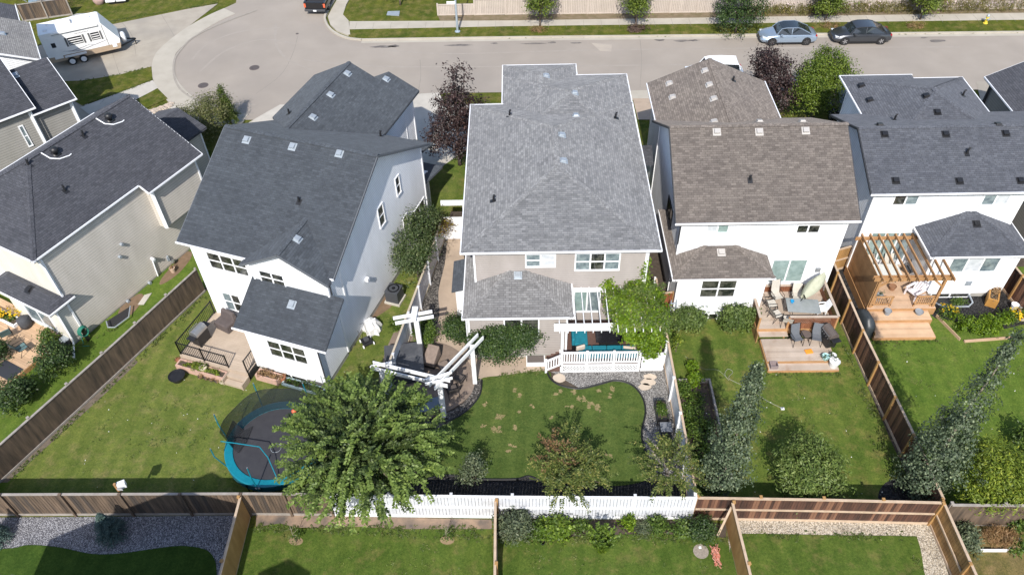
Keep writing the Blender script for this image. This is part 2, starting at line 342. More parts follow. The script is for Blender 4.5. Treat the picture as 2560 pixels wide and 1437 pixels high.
# ------------------------------------------------------------------ houses
CM = {}
def capmat(m):
    if m.name not in CM:
        c = m.copy(); c.name = m.name + '_cap'; CM[m.name] = c
        for n in c.node_tree.nodes:
            if n.type == 'TEX_BRICK' and n.inputs['Mortar Size'].default_value > .001:
                for k in ('Color1', 'Color2'): v = n.inputs[k].default_value; n.inputs[k].default_value = (v[0] * 1.12, v[1] * 1.12, v[2] * 1.12, 1)
                n.inputs['Row Height'].default_value = .2; n.inputs['Brick Width'].default_value = .2
    return CM[m.name]
class House:
    fz = .3
    def __init__(s, label, fr, roofmat, wallmat, trim=None, fascia=None, name='house'):
        s.fr = fr; s.t = thing(name, label, 'house', fr=fr)
        s.rm, s.wm, s.trim = roofmat, wallmat, trim or trimw; s.fas = fascia or s.trim
        s.roofs = {}; s.walls = {}; s.guts = []; s.rakes = []; s.corners = []; s.caps = {}; s.found = MB(); s.tris = []; s.corner = MB()
    def _roof(s, mat, vs, fs, tops):
        mb = s.roofs.setdefault(mat.name, (MB(), mat))[0]; mb.add(vs, fs)
        for f in tops:
            for i in range(1, len(f) - 1): s.tris.append((Vector(vs[f[0]]), Vector(vs[f[i]]), Vector(vs[f[i + 1]])))
    def cap(s, p, q, mat, w=.15):
        mb = MB(); s.caps.setdefault(mat.name, []).append(mb); p = Vector(p); q = Vector(q); L = (q - p).length; d = (q - p) / L
        k = max(1, int(L / .2)); sd_ = d.cross(Vector((0, 0, 1))).normalized(); dz = -.06 if abs(d.z) > .02 else -.05
        for i in range(k):
            a = p + d * (L * i / k); b = p + d * (L * (i + 1) / k + .05); j = random.uniform(-.012, .012)
            lo = .028; hi = .048
            mb.add([a - sd_ * w + Vector((0, 0, dz + lo)), a + Vector((0, 0, lo)), a + sd_ * w + Vector((0, 0, dz + lo)),
                    b - sd_ * (w + j) + Vector((0, 0, dz + hi)), b + Vector((0, 0, hi)), b + sd_ * (w + j) + Vector((0, 0, dz + hi))],
                   [(0, 1, 4, 3), (1, 2, 5, 4)])
    def hip(s, x0, x1, y0, y1, ze, p, mat=None, gut='lrbf', caps=True, th=.17, gf=False):
        mat = mat or s.rm; W = x1 - x0; D = y1 - y0; h = min(W, D) / 2; zr = ze + p * h
        if D >= W: a = ((x0 + x1) / 2, y0 + h, zr); b = ((x0 + x1) / 2, y1 if gf else y1 - h, zr)
        else: a = (x0 + h, (y0 + y1) / 2, zr); b = (x1 - h, (y0 + y1) / 2, zr)
        vs = [(x0, y0, ze), (x1, y0, ze), (x1, y1, ze), (x0, y1, ze), a, b, (x0, y0, ze - th), (x1, y0, ze - th), (x1, y1, ze - th), (x0, y1, ze - th)]
        if D >= W: top = [(0, 1, 4), (1, 2, 5, 4), (2, 3, 5), (3, 0, 4, 5)]; hips = [(0, 4), (1, 4), (2, 5), (3, 5)]
        else: top = [(0, 1, 5, 4), (1, 2, 5), (2, 3, 4, 5), (3, 0, 4)]; hips = [(0, 4), (3, 4), (1, 5), (2, 5)]
        s._roof(mat, vs, top + [(9, 8, 7, 6), (0, 6, 7, 1), (1, 7, 8, 2), (2, 8, 9, 3), (3, 9, 6, 0)], top)
        if caps:
            for i, j in hips: s.cap(vs[i], vs[j], mat)
            if (Vector(a) - Vector(b)).length > .2: s.cap(a, b, mat)
        s.gutters(x0, x1, y0, y1, ze, gut)
    def gutters(s, x0, x1, y0, y1, ze, gut):
        o = .06; zt = ze + .01; zb = ze - .085
        for (side, X0, X1, Y0, Y1) in (('b', x0 - o, x1 + o, y0 - o, y0 - .003), ('f', x0 - o, x1 + o, y1 + .003, y1 + o), ('l', x0 - o, x0 - .003, y0, y1), ('r', x1 + .003, x1 + o, y0, y1)):
            if side in gut:
                g = MB(); g.box(X0, X1, Y0, Y1, zb, zt); s.guts.append(g)
    def gable(s, x0, x1, y0, y1, ze, p, axis='x', mat=None, gut='', rake='lr', th=.17, walls=None, oh=.35, caps=True):
        """axis: direction the ridge runs."""
        mat = mat or s.rm
        if axis == 'x':
            h = (y1 - y0) / 2; m = (y0 + y1) / 2; zr = ze + p * h
            pr = [(y0, ze), (m, zr), (y1, ze), (y1, ze - th), (m, zr - th), (y0, ze - th)]
            vs = [(x0, a, b) for a, b in pr] + [(x1, a, b) for a, b in pr]
        else:
            h = (x1 - x0) / 2; m = (x0 + x1) / 2; zr = ze + p * h
            pr = [(x1, ze), (m, zr), (x0, ze), (x0, ze - th), (m, zr - th), (x1, ze - th)]
            vs = [(a, y0, b) for a, b in pr] + [(a, y1, b) for a, b in pr]
        top = [(0, 6, 7, 1), (1, 7, 8, 2)]
        s._roof(mat, vs, top + [(2, 8, 9, 3), (3, 9, 10, 4), (4, 10, 11, 5), (5, 11, 6, 0), (0, 1, 4, 5), (1, 2, 3, 4), (11, 10, 7, 6), (10, 9, 8, 7)], top)
        if caps: s.cap(vs[1], vs[7], mat)
        k = .018
        ends = []
        if 'l' in rake: ends.append((0, -1))
        if 'r' in rake: ends.append((6, 1))
        for o, sg in ends:
            for i, j in ((0, 1), (1, 2)):
                a = Vector(vs[o + i]); b = Vector(vs[o + j]); e = Vector((sg * .026, 0, 0)) if axis == 'x' else Vector((0, sg * .026, 0))
                a = a + e + Vector((0, 0, -.09)); b = b + e + Vector((0, 0, -.09)); s.gut_beam(a, b)
        if axis == 'x': s.gutters(x0, x1, y0, y1, ze, gut)
        else: s.gutters(x0, x1, y0, y1, ze, gut)
    def gut_beam(s, a, b): m = MB(); m.beam(a, b, .045, .12); s.rakes.append(m)
    def dormer(s, x0, x1, yf, ze, p, zm, pm, mat=None, th=.15, ym=0, sg=1, rake=True, gut='', m=None, caps=True):
        mat = mat or s.rm; m = m or (x0 + x1) / 2; zr = ze + p * (x1 - m); zl = zr - p * (m - x0); yl = ym + sg * (zl - zm) / pm; yr = ym + sg * ((zr - zm) / pm + .02); yv = ym + sg * (ze - zm) / pm
        vs = [(x0, yf, zl), (x0, yl, zl), (m, yr, zr), (m, yf, zr), (x1, yf, ze), (x1, yv, ze), (x0, yf, zl - th), (m, yf, zr - th), (x1, yf, ze - th), (x0, yl, zl - th), (x1, yv, ze - th), (m, yr, zr - th)]
        top = [(0, 3, 2, 1), (3, 4, 5, 2)]; s._roof(mat, vs, top + [(0, 6, 7, 3), (3, 7, 8, 4), (0, 1, 9, 6), (4, 8, 10, 5), (6, 9, 11, 7), (7, 11, 10, 8)], top)
        if caps: s.cap(vs[3], vs[2], mat)
        if gut: s.gutters(x0, x1, min(yf, yv), max(yf, yv), ze, gut)
        if rake:
            for a, b in ((0, 3), (3, 4)): s.gut_beam(Vector(vs[a]) + Vector((0, -.026 * sg, -.09)), Vector(vs[b]) + Vector((0, -.026 * sg, -.09)))
    def shed(s, x0, x1, y0, y1, z0, z1, mat=None, gut='b', th=.15, axis='y'):
        mat = mat or s.rm
        if axis == 'y': vs = [(x0, y0, z0), (x1, y0, z0), (x1, y1, z1), (x0, y1, z1)]
        else: vs = [(x0, y0, z0), (x1, y0, z1), (x1, y1, z1), (x0, y1, z0)]
        vs = vs + [(a, b, c - th) for a, b, c in vs]
        s._roof(mat, vs, [(0, 1, 2, 3), (7, 6, 5, 4), (0, 4, 5, 1), (1, 5, 6, 2), (2, 6, 7, 3), (3, 7, 4, 0)], [(0, 1, 2, 3)])
        s.gutters(x0, x1, y0, y1, z0, gut)
    def wall(s, x0, x1, y0, y1, z0, z1, mat=None, cb=True):
        mat = mat or s.wm; s.walls.setdefault(mat.name, (MB(), mat))[0].box(x0, x1, y0, y1, max(z0, s.fz), z1)
        if z0 < s.fz: s.found.box(x0 + .02, x1 - .02, y0 + .02, y1 - .02, -.1, s.fz + .002)
        for (a, b) in (((x0, y0), (x1, y0), (x0, y1), (x1, y1)) if cb else ()):
            cb = MB(); s.corners.append(cb); cb.box(a - .045 if a == x0 else a - .055, a + .055 if a == x0 else a + .045, b - .045 if b == y0 else b - .055, b + .055 if b == y0 else b + .045, max(z0, s.fz) + .002, z1 - .02)
    def gwall(s, x0, x1, y0, y1, z0, ze, p, axis='x', oh=.35, mat=None):
        """box wall plus gable prism just under a roof whose eaves stand `oh` outside."""
        mat = mat or s.wm; mb = s.walls.setdefault(mat.name, (MB(), mat))[0]; s.wall(x0, x1, y0, y1, z0, ze - .12, mat)
        zb = ze - .125
        if axis == 'x':
            m = (y0 + y1) / 2; zt = ze + p * ((y1 - y0) / 2 + oh) - .2; e = .003
            vs = [(x0 - e, y0, zb), (x0 - e, y1, zb), (x0 - e, m, zt), (x1 + e, y0, zb), (x1 + e, y1, zb), (x1 + e, m, zt)]
        else:
            m = (x0 + x1) / 2; zt = ze + p * ((x1 - x0) / 2 + oh) - .2; e = .003
            vs = [(x1, y0 - e, zb), (x0, y0 - e, zb), (m, y0 - e, zt), (x1, y1 + e, zb), (x0, y1 + e, zb), (m, y1 + e, zt)]
        mb.add(vs, [(0, 2, 1), (3, 4, 5), (0, 1, 4, 3), (1, 2, 5, 4), (2, 0, 3, 5)])
    def win(s, side, val, pa, pb, cols=2, rows=2, glass=None, name='window', trim=.07, fm=None, gl=None):
        ax = 1 if side == 'b' else 0
        A = s.fr.hit(ax, val, *pa); B = s.fr.hit(ax, val, *pb)
        k = 0 if side == 'b' else 1
        return s.winat(side, val, min(A[k], B[k]), max(A[k], B[k]), min(A[2], B[2]), max(A[2], B[2]), cols, rows, glass, name, trim, fm, gl)
    def winat(s, side, val, a0, a1, z0, z1, cols=2, rows=2, glass=None, name='window', trim=.07, fm=None, gl=None):
        T = {'b': Matrix.Translation((0, val, 0)), 'r': Matrix.Translation((val, 0, 0)) @ Matrix.Rotation(R_(90), 4, 'Z'),
             'l': Matrix.Translation((val, 0, 0)) @ Matrix.Rotation(R_(-90), 4, 'Z'), 'f': Matrix.Translation((0, val, 0)) @ Matrix.Rotation(R_(180), 4, 'Z')}[side]
        if side in 'lf': a0, a1 = -a1, -a0
        f = MB(); f.T = T; g = trim
        f.box(a0 - g, a1 + g, -.05, .02, z1, z1 + g); f.box(a0 - g, a1 + g, -.07, .02, z0 - g, z0)
        f.box(a0 - g, a0, -.05, .02, z0, z1); f.box(a1, a1 + g, -.05, .02, z0, z1)
        for i in range(1, cols): x = a0 + (a1 - a0) * i / cols; f.box(x - .04, x + .04, -.035, .02, z0, z1)
        for j in range(1, rows):
            z = z0 + (z1 - z0) * j / rows
            for i in range(cols):
                xa = a0 + (a1 - a0) * i / cols + (.04 if i else 0); xb = a0 + (a1 - a0) * (i + 1) / cols - (.04 if i < cols - 1 else 0)
                f.box(xa, xb, -.03, .02, z - .035, z + .035)
        o = f.build(name, fm or trimw, s.t); glist = gl or [glass or gdark] * cols
        for i in range(cols):
            p = MB(); p.T = T; xa = a0 + (a1 - a0) * i / cols; xb = a0 + (a1 - a0) * (i + 1) / cols
            p.box(xa + (.04 if i else 0), xb - (.04 if i < cols - 1 else 0), -.012, .01, z0, z1); p.build('pane', glist[i], o)
        return o
    def onroof(s, px, py):
        o = s.fr.I @ Vector((0, 0, HC)); d = (s.fr.I.to_3x3() @ Vector(ray(px, py))).normalized(); best = None
        for a, b, c in s.tris:
            n = (b - a).cross(c - a)
            if abs(n.dot(d)) < 1e-9: continue
            t = (a - o).dot(n) / d.dot(n); q = o + d * t
            if t <= 0: continue
            ok = True
            for u, v in ((a, b), (b, c), (c, a)):
                if (v - u).cross(q - u).dot(n) < -1e-4: ok = False; break
            if ok and (best is None or t < best[0]):
                n = n.normalized(); n = n if n.z > 0 else -n; best = (t, q, n)
        return best
    def vent(s, px, py, kind='box', mat=None, sc=1.0):
        r = s.onroof(px, py)
        if not r: return
        _, q, n = r; h = Vector((-n.y, n.x, 0))
        if h.length < .01: h = Vector((1, 0, 0))
        h.normalize(); sl = n.cross(h)
        if sl.z < 0: sl = -sl; h = -h
        T = Matrix((h, sl, n)).transposed().to_4x4(); T.translation = q
        m = MB(); m.T = T
        if kind == 'box':
            k = .15 * sc; m.box(-k * 1.45, k * 1.45, -k * 1.7, k * 1.3, .003, .02)
            m.add([(-k, -k, .02), (k, -k, .02), (k, k, .02), (-k, k, .02), (-k, -k, .15), (k, -k, .15), (k * .86, k * .9, .11), (-k * .86, k * .9, .11)], [(4, 5, 6, 7), (0, 1, 5, 4), (1, 2, 6, 5), (2, 3, 7, 6), (3, 0, 4, 7)])
            m.build('roof_vent', mat or metalw, s.t, bevel=.012)
        elif kind == 'turbine':
            m.box(-.2, .2, -.2, .2, .003, .03); m.T = Matrix.Translation(q); m.lathe([(.13, 0), (.13, .15), (.2, .2), (.22, .3), (.17, .4), (0, .44)], n=12); m.build('roof_vent', mat or blk, s.t, smooth=True)
            w_ = MB(); pts = [q + h * x - sl * y + n * .03 for x, y in ((-.5, -.5), (-.42, .05), (-.1, .36), (.4, .5), (.55, .48))]
            w_.tube(pts, .035, 5); w_.build('vent_flashing', trimw, s.t)
        else:
            m.box(-.13, .13, -.2, .13, .003, .015); m.T = Matrix.Translation(q)
            m.lathe([(.06, -.02), (.055, .3), (.05, .3)], n=10); m.tube([Vector((0, 0, .28)), Vector((0, 0, .36)), Vector((.09, -.03, .38))], .052, 8) if kind == 'elbow' else None
            m.build('vent_pipe', mat or blk, s.t)
    def finish(s):
        for k, (mb, m) in s.walls.items(): s.wobj = mb.build('wall', m, s.t)
        for k, (mb, m) in s.roofs.items():
            o = mb.build('roof', m, s.t)
            for cm in s.caps.get(k, []): cm.build('ridge_cap', capmat(m), o)
        for g in s.guts: g.build('gutter', s.trim, s.t)
        for g in s.rakes: g.build('fascia', s.fas, s.t)
        if s.found.v: s.found.build('foundation', foundm, s.t)
        for g in s.corners: g.build('corner_board', getattr(s, 'cornermat', s.trim), s.t)
        return s
def downpipe(h, pts, r=.045, mat=None):
    m = MB(); m.tube(pts, r, 4); m.build('downpipe', mat or trimw, h.t)
W0 = Fr()
# --- house C : grey hip roof, taupe siding
hC = House('large taupe two-storey house with pale grey hip roof in the middle, flower-vine pergola behind it', W0, shC, sTaupe)
hC.hip(-3.1, 6.95, 29.2, 42.83, 6.2, .32)
hC.hip(-1.1, 6.93, 38.0, 46.2, 6.195, .32, gut='rf')
hC.hip(-1.13, 3.7, 40.0, 47.6, 6.19, .32, gut='lrf')
hC.hip(-3.1, 2.55, 27.2, 33.2, 3.5, .42, mat=shCb, gut='lrb')
hC.wall(-2.5, 6.35, 29.6, 42.4, 0, 6.1); hC.wall(-.6, 6.32, 42.2, 45.7, 0, 6.1); hC.wall(-.62, 3.2, 45.5, 47.1, 0, 6.1)
hC.wall(-2.85, 2.25, 27.5, 30.2, 0, 3.4)
hC.win('b', 29.6, (1316, 636), (1386, 664), 2, 2, gl=[gblue, gblind]); hC.win('b', 29.6, (1441, 634), (1545, 672), 3, 2, gl=[gblue, gdark, gblue])
hC.win('b', 27.5, (1262, 798), (1345, 838), 2, 1); hC.win('b', 29.6, (1438, 722), (1496, 776), 2, 1, gl=[gteal, gblue], name='patio_door')
for q in ((1365, 190), (1436, 233), (1440, 290), (1404, 338), (1408, 402)): hC.vent(*q)
for q in ((1274, 289), (1539, 295), (1234, 502)): hC.vent(*q, kind='elbow')
hC.vent(1295, 687)
downpipe(hC, [(6.42, 29.5, 6.0), (6.42, 29.5, 2.2)]); downpipe(hC, [(-2.95, 27.42, 3.4), (-2.95, 27.42, .1)])
hC.finish()
# --- house W : slate gables, white siding, turned
fW = Fr((-17.85, 30.37), -18.9)
hW = House('white two-storey house with dark slate gable roofs turned at an angle, trampoline yard behind it', fW, shW, sWhite, fascia=plain('slate_fascia', (.11, .12, .135), rough=.5))
hW.gable(0, 9.05, 0, 12, 6.2, .54, 'x', gut='b')
hW.gwall(.4, 8.62, .4, 11.6, 0, 6.2, .54, 'x', .4)
hW.dormer(4.0, 9.02, -.42, 6.14, .54, 6.2, .54)
hW.gwall(4.35, 8.64, -.05, 1.2, 3.0, 6.14, .54, 'y', .35)
hW.shed(4.15, 9.4, -2.45, .02, 3.6, 4.95, gut='b')
hW.wall(4.5, 8.66, -2.1, .3, 0, 3.5); hW.walls[sWhite.name][0].add([(4.5, -2.1, 3.4), (4.5, 0, 3.4), (4.5, 0, 4.65), (8.66, -2.1, 3.4), (8.66, 0, 3.4), (8.66, 0, 4.65)], [(0, 2, 1), (3, 4, 5), (0, 3, 5, 2)])
hW.dormer(-.7, 6.1, 16.0, 6.22, .5, 6.2, .54, ym=12, sg=-1, rake=False, m=2.1); hW.wall(-.3, 5.7, 11.6, 15.6, 0, 6.1); hW.gwall(-.3, 4.5, 13.6, 15.62, 5.9, 6.9, .5, 'y', .4)
hW.dormer(2.1, 6.12, 17.2, 6.2, .5, 6.2, .54, ym=12, sg=-1, rake=False, caps=False); hW.gwall(2.5, 5.72, 12, 16.8, 0, 6.18, .5, 'y', .4)
hW.shed(6.5, 8.6, 11.9, 14.4, 3.3, 2.75, gut=''); hW.shed(5.7, 7.1, 14.6, 16.4, 3.4, 2.9, gut='')
hW.wall(5.5, 8.05, 11.5, 13.2, 0, 3.1)
hW.win('b', .4, (516, 629), (624, 690), 3, 2); hW.win('b', .4, (556, 730), (611, 780), 2, 2, gl=[gblue, gdark])
hW.win('b', -.05, (648, 675), (715, 718), 2, 2); hW.win('b', -2.1, (668, 849), (771, 910), 3, 2)
for a, b in (((943, 524), (962, 553)), ((1007, 548), (1021, 575)), ((987, 449), (1001, 478))): hW.win('r', 8.62, a, b, 1, 2)
hW.winat('r', 8.62, 9.2, 11.2, .6, 2.6, 3, 1, name='patio_door'); hW.winat('b', -2.1, 5.6, 7.4, .02, .3, 2, 1, name='basement_window')
for q in ((868, 184), (826, 237), (782, 293), (965, 198), (617, 349), (732, 366), (849, 383), (742, 597), (730, 760)): hW.vent(*q)
hW.vent(748, 504, 'pipe'); hW.vent(723, 284, 'pipe'); hW.vent(952, 341, 'elbow')
downpipe(hW, [(8.7, .1, 6.0), (8.7, .1, 4.9)], mat=dtrim); downpipe(hW, [(8.74, -2.2, 3.4), (8.74, -2.2, .1)], mat=dtrim)
m = MB(); m.box(8.66, 8.85, 3.2, 3.4, 2.9, 3.1); m.build('wall_vent', trimw, hW.t)
hW.finish()
# --- house G : brown roof
hG = House('white two-storey house with warm brown shingle gable roof, right of the vine pergola', W0, shG, sWhite, fascia=dtrim)
hG.gable(8.0, 17.5, 31.2, 40.8, 6.2, .57, 'x', gut='b')
hG.gwall(8.4, 17.1, 31.6, 40.4, 0, 6.2, .57, 'x', .4)
hG.dormer(8.15, 15.65, 45.0, 6.22, .45, 6.2, .57, ym=40.8, sg=-1, gut='lr'); hG.gwall(8.6, 15.2, 40, 44.6, 0, 6.22, .45, 'y', .4)
hG.hip(7.98, 13.35, 29.8, 35.6, 3.5, .42, gut='lb'); hG.wall(8.36, 13.05, 30.15, 32, 0, 3.4)
hG.shed(6.85, 8.4, 40.9, 42.2, 2.9, 3.4, gut='', mat=shA)
hG.win('b', 31.6, (1770, 563), (1817, 580), 2, 1, gl=[gblind, gteal]); hG.win('b', 31.6, (1996, 563), (2044, 580), 2, 1)
hG.win('b', 31.6, (1935, 650), (2000, 702), 2, 1, gl=[gteal, gteal], name='patio_door'); hG.win('b', 30.15, (1757, 702), (1832, 740), 2, 2)
hG.win('b', 30.15, (1750, 784), (1789, 800), 2, 1, name='basement_window')
hG.winat('l', 8.4, 33.9, 35.3, 3.5, 4.7, 2, 1, fm=blk)
for q in ((1763, 177), (1674, 209), (1774, 212), (1682, 243), (1785, 247), (1786, 305), (1899, 305), (2006, 305), (1792, 329), (1898, 329), (2014, 326)): hG.vent(*q, mat=plain('pale_vent', (.4, .38, .36), rough=.5))
hG.vent(1875, 450, 'pipe'); hG.vent(1833, 202, 'pipe'); hG.vent(2001, 293, 'pipe'); hG.vent(1803, 630, mat=MATS['pale_vent'])
downpipe(hG, [(8.33, 31.5, 6.0), (8.33, 31.5, 4.5)], mat=dtrim)
m = MB(); m.box(16.25, 16.5, 31.5, 31.6, 2.25, 2.5); m.build('wall_vent', plain('grey_vent', (.2, .21, .22)), hG.t)
hG.finish()
# --- house D
hD = House('white two-storey house with blue-slate roof dotted with black vents, cedar pergola behind it', W0, shD, sWhite, fascia=dtrim)
hD.gable(18.78, 30.5, 33.36, 41.1, 6.2, .42, 'x', gut='b', rake='l')
hD.gwall(19.18, 27.35, 33.76, 40.7, 0, 6.2, .42, 'x', .4)
hD.hip(20.65, 28.25, 37.0, 45.05, 6.21, .42, gut='lrf'); hD.hip(20.63, 25.2, 39.5, 45.5, 6.205, .42, gut='lf', caps=False); hD.wall(21.05, 27.85, 40, 44.7, 0, 6.1)
hD.hip(22.1, 27.6, 31.25, 37.2, 3.5, .42, gut='lrb'); hD.wall(22.5, 27.2, 31.6, 34.0, 0, 3.4)
hD.shed(17.7, 20.6, 41.0, 43.2, 2.9, 3.5, gut='b')
hD.win('b', 33.76, (2240, 488), (2288, 510), 2, 1, gl=[gdark, gblue]); hD.win('b', 33.76, (2463, 488), (2513, 510), 2, 1, gl=[gblue, gblind])
hD.win('b', 31.6, (2384, 646), (2483, 677), 3, 1, gl=[gblue, gblind, gblue]); hD.winat('b', 31.6, 23.4, 25.5, .04, .32, 2, 1, name='basement_window')
hD.winat('b', 33.76, 19.9, 22.2, 1.0, 3.1, 3, 1, gl=[gteal, gteal, gblue], name='patio_door')
for q in ((2154, 214), (2175, 250), (2316, 240), (2343, 280), (2211, 335), (2364, 335), (2514, 333), (2239, 451), (2398, 452), (2551, 451), (2200, 314), (2495, 313), (2441, 559)): hD.vent(*q, mat=blk)
for q in ((2407, 239), (2236, 300), (2417, 384)): hD.vent(*q, kind='elbow')
m = MB(); m.box(25.0, 25.3, 31.52, 31.6, 1.0, 1.3); m.build('wall_vent', metalw, hD.t)
hD.finish()
# --- house A (left)
fA = Fr((-24.4, 28.75), -28)
hA = House('beige-sided house with charcoal hip roof filling the left edge, above the weathered diagonal fence', fA, shA, sBeige)
hA.fz = .1
hA.hip(-8.6, -.42, .1, 11.2, 6.2, .565, gut='lb', gf=True); hA.gutters(-8.6, -.42, .1, 7.05, 6.2, 'r'); hA.shed(-4.51, .22, 7.1, 11.25, 8.53, 5.86, gut='', axis='x', th=.12); hA.gutters(-4.5, .22, 7.1, 11.25, 5.86, 'r'); hA.gut_beam(Vector((-4.5, 11.27, 8.44)), Vector((.22, 11.27, 5.78))); hA.gut_beam(Vector((-.4, 7.08, 6.1)), Vector((.22, 7.08, 5.78)))
hA.wall(-8.2, -.6, .5, 10.8, 0, 6.1); hA.wall(-5, -.12, 7.4, 10.85, 2.9, 5.75); hA.gwall(-8.2, -.6, 9.9, 10.86, 2.9, 6.0, .565, 'y', .4); 
hA.wall(-7.9, -.64, .46, 2, .0, 6.08, sCream, False); hA.wall(-5.0, -.66, -.25, 1, 0, 3, sCream, False)
hA.hip(-5.3, -.25, -.72, .9, 3.05, .5, gut='lrb', caps=False)
hA.gable(-9.3, -4.9, 10.5, 16.0, 3.4, .4, 'y', rake='', caps=False)
hA.gable(-10.3, -7.4, 10.5, 15.0, 3.3, .38, 'y', rake='', caps=False)
hA.wall(-9.0, -5.2, 11, 15.6, 0, 3.3)
hA.winat('b', -.25, -3.7, -1.6, .7, 2.6, 2, 1, glass=gblue, name='patio_door')
for q in ((275, 300), (140, 385)): hA.vent(*q, kind='turbine')
for q in ((210, 340), (72, 413), (163, 477)): hA.vent(*q, kind='elbow')
hA.vent(73, 723, mat=blk)
downpipe(hA, [(-.5, .3, 6.0), (-.55, .45, 5.4), (-.55, .45, 3.5)], .06); downpipe(hA, [(-.6, -.2, 2.9), (-.6, -.25, .3), (.2, -1.0, .12)], .06)
downpipe(hA, [(-.06, 7.45, 5.7), (-.06, 7.45, 2.9)], .1)
for px, py in ((302, 610), (298, 641), (372, 706), (318, 752), (383, 650)):
    q = hA.fr.hit(0, -.6, px, py); m = MB(); m.cyl((0, 0, 0), .1, .16, 10); m.T = None; mm = MB(); mm.T = Matrix.Translation(q) @ Matrix.Rotation(R_(90), 4, 'Y'); mm.cyl((0, 0, 0), .1, .16, 10); mm.build('wall_vent', metalw, hA.t, bevel=.01)
q = hA.fr.hit(0, -.6, 378, 648); m = MB(); m.tube([q + Vector((.08, 0, 0)), Vector((q[0] + .08, q[1] - .1, .1))], .045, 5); m.tube([q + Vector((.05, 0, .1)), q + Vector((.3, 0, .1))], .09, 8); m.build('exhaust_pipe', trimw, hA.t)
hA.finish()
# --- house B
fB = Fr((-28.9, 45.2), 43)
hB = House('greige-sided house with charcoal roof and one side window, at the left edge', fB, shA, sGreige)
hB.gable(-3.0, -.2, 0, 6.3, 5.8, .55, 'x', gut='b', rake='r', caps=False); hB.gwall(-3, -.6, .4, 5.9, 0, 5.8, .55, 'x', .4)
hB.gable(-14, -2.7, -.25, 6.9, 6.35, .55, 'x', gut='b', rake='r', caps=False); hB.gwall(-14, -3.1, .1, 6.4, 0, 6.35, .55, 'x', .4)
hB.win('b', .1, (48, 318), (80, 362), 1, 2, gl=[gblue]); hB.vent(37, 188)
downpipe(hB, [(-3.0, .0, 6.2), (-3.0, .0, .2)], .07); downpipe(hB, [(-.5, .3, 5.6), (-.5, .3, .2)], .07)
hB.finish()
fE = Fr((-33.4, 50), 30)
hE = House('white house with worn grey gable roof beside the travel trailer, top left', fE, shCb, sWhite)
hE.gable(-8, 0, 0, 6.4, 6.0, .5, 'y', gut='r', rake='l', caps=False); hE.gwall(-7.6, -.4, .4, 6.2, 0, 6.0, .5, 'y', .4)
hE.gable(-8.6, -.6, 6.4, 9.8, 6.1, .5, 'y', gut='r', rake='', caps=False, mat=shA); hE.gwall(-8.2, -1.0, 6.3, 9.5, 0, 6.1, .5, 'y', .4)  # darker shingles paint the shadow on the far gable into its colour
hE.win('b', .4, (0, 172), (14, 186), 1, 1); hE.vent(5, 85)
hE.finish()
fR = Fr((29.95, 45.45), 0)
hR = House('greige-sided house with charcoal gable roof cut by the right edge of the view', fR, shA, sGreige)
hR.gable(0, 8.6, -11, 0, 6, .5, 'y', gut='l', rake='r', caps=False); hR.gwall(.4, 8.2, -10.6, -.4, 0, 6, .5, 'y', .4)
downpipe(hR, [(.3, -.5, 5.8), (.3, -.5, .2)], .09, dtrim)
hR.finish()
# --- neighbours south of the view, whose gabled shadows fall on the near yards
hS = House('white gabled house just south of the gravel yard, out of the photograph', Fr((-22.3, 1.6), 0), shA, sWhite)
vs = [(0, 0, 6), (6.1, 0, 9.4), (9.0, 0, 7.8), (0, 9.5, 6), (6.1, 9.5, 9.4), (9.0, 9.5, 7.8), (0, 0, 5.85), (9.0, 0, 5.85), (0, 9.5, 5.85), (9.0, 9.5, 5.85)]
hS._roof(shA, vs, [(0, 3, 4, 1), (1, 4, 5, 2), (6, 0, 1, 2, 7), (8, 9, 5, 4, 3), (6, 7, 9, 8), (7, 2, 5, 9), (0, 6, 8, 3)], []); hS.wall(.4, 8.7, .4, 9.1, 0, 5.85); hS.finish()
a_ = P(740, 1390); hS2 = House('lower gabled house with tall box chimney, south of the narrow lawn, out of the photograph', Fr((a_.x - 1.33 - 5, a_.y - 9.6 - 6), 0), shA, sWhite)
hS2.gable(0, 9, -3, 5, 4.6, .4, 'x', caps=False, rake=''); hS2.gwall(.4, 8.6, -2.6, 4.6, 0, 4.6, .4, 'x', .4)
hS2.wall(4.0, 6.0, 3.6, 5.9, 0, 8.7); hS2.gable(3.85, 6.15, 3.5, 6.0, 8.8, .52, 'y', caps=False, rake=''); hS2.finish()
# ------------------------------------------------------------------ ground
def S(name, pts, z, mat, world=False, thick=None):
    pl = pts if world else poly(pts); m = MB()
    if thick: m.prism(pl, z - thick, z)
    else: m.sheet(pl, z)
    o = m.build(name, mat); props(o, kind='structure'); return o
def smooth_pts(pts, n=6, closed=True):
    out = []; k = len(pts); rng = range(k) if closed else range(k - 1)
    for i in rng:
        p0, p1, p2, p3 = (pts[(i - 1) % k], pts[i], pts[(i + 1) % k], pts[(i + 2) % k]) if closed else (pts[max(i - 1, 0)], pts[i], pts[i + 1], pts[min(i + 2, k - 1)])
        for j in range(n):
            t = j / n; out.append(tuple(.5 * (2 * b + (c - a) * t + (2 * a - 5 * b + 4 * c - d) * t * t + (3 * b - a - 3 * c + d) * t ** 3) for a, b, c, d in zip(p0, p1, p2, p3)))
    if not closed: out.append(tuple(pts[-1]))
    return out
gW = grassm('grass_w', (.122, .156, .04), (.09, .126, .029), (.19, .175, .08), .55)
gC = grassm('grass_c', (.078, .116, .032), (.058, .094, .024), (.12, .135, .045), .25)
gG = grassm('grass_g', (.1, .14, .03), (.07, .112, .022), (.18, .16, .06), .6)
gD = grassm('grass_d', (.1, .152, .029), (.076, .13, .022), (.15, .165, .055), .35)
gN = grassm('grass_n', (.082, .125, .026), (.058, .098, .018), (.15, .14, .055), .5)
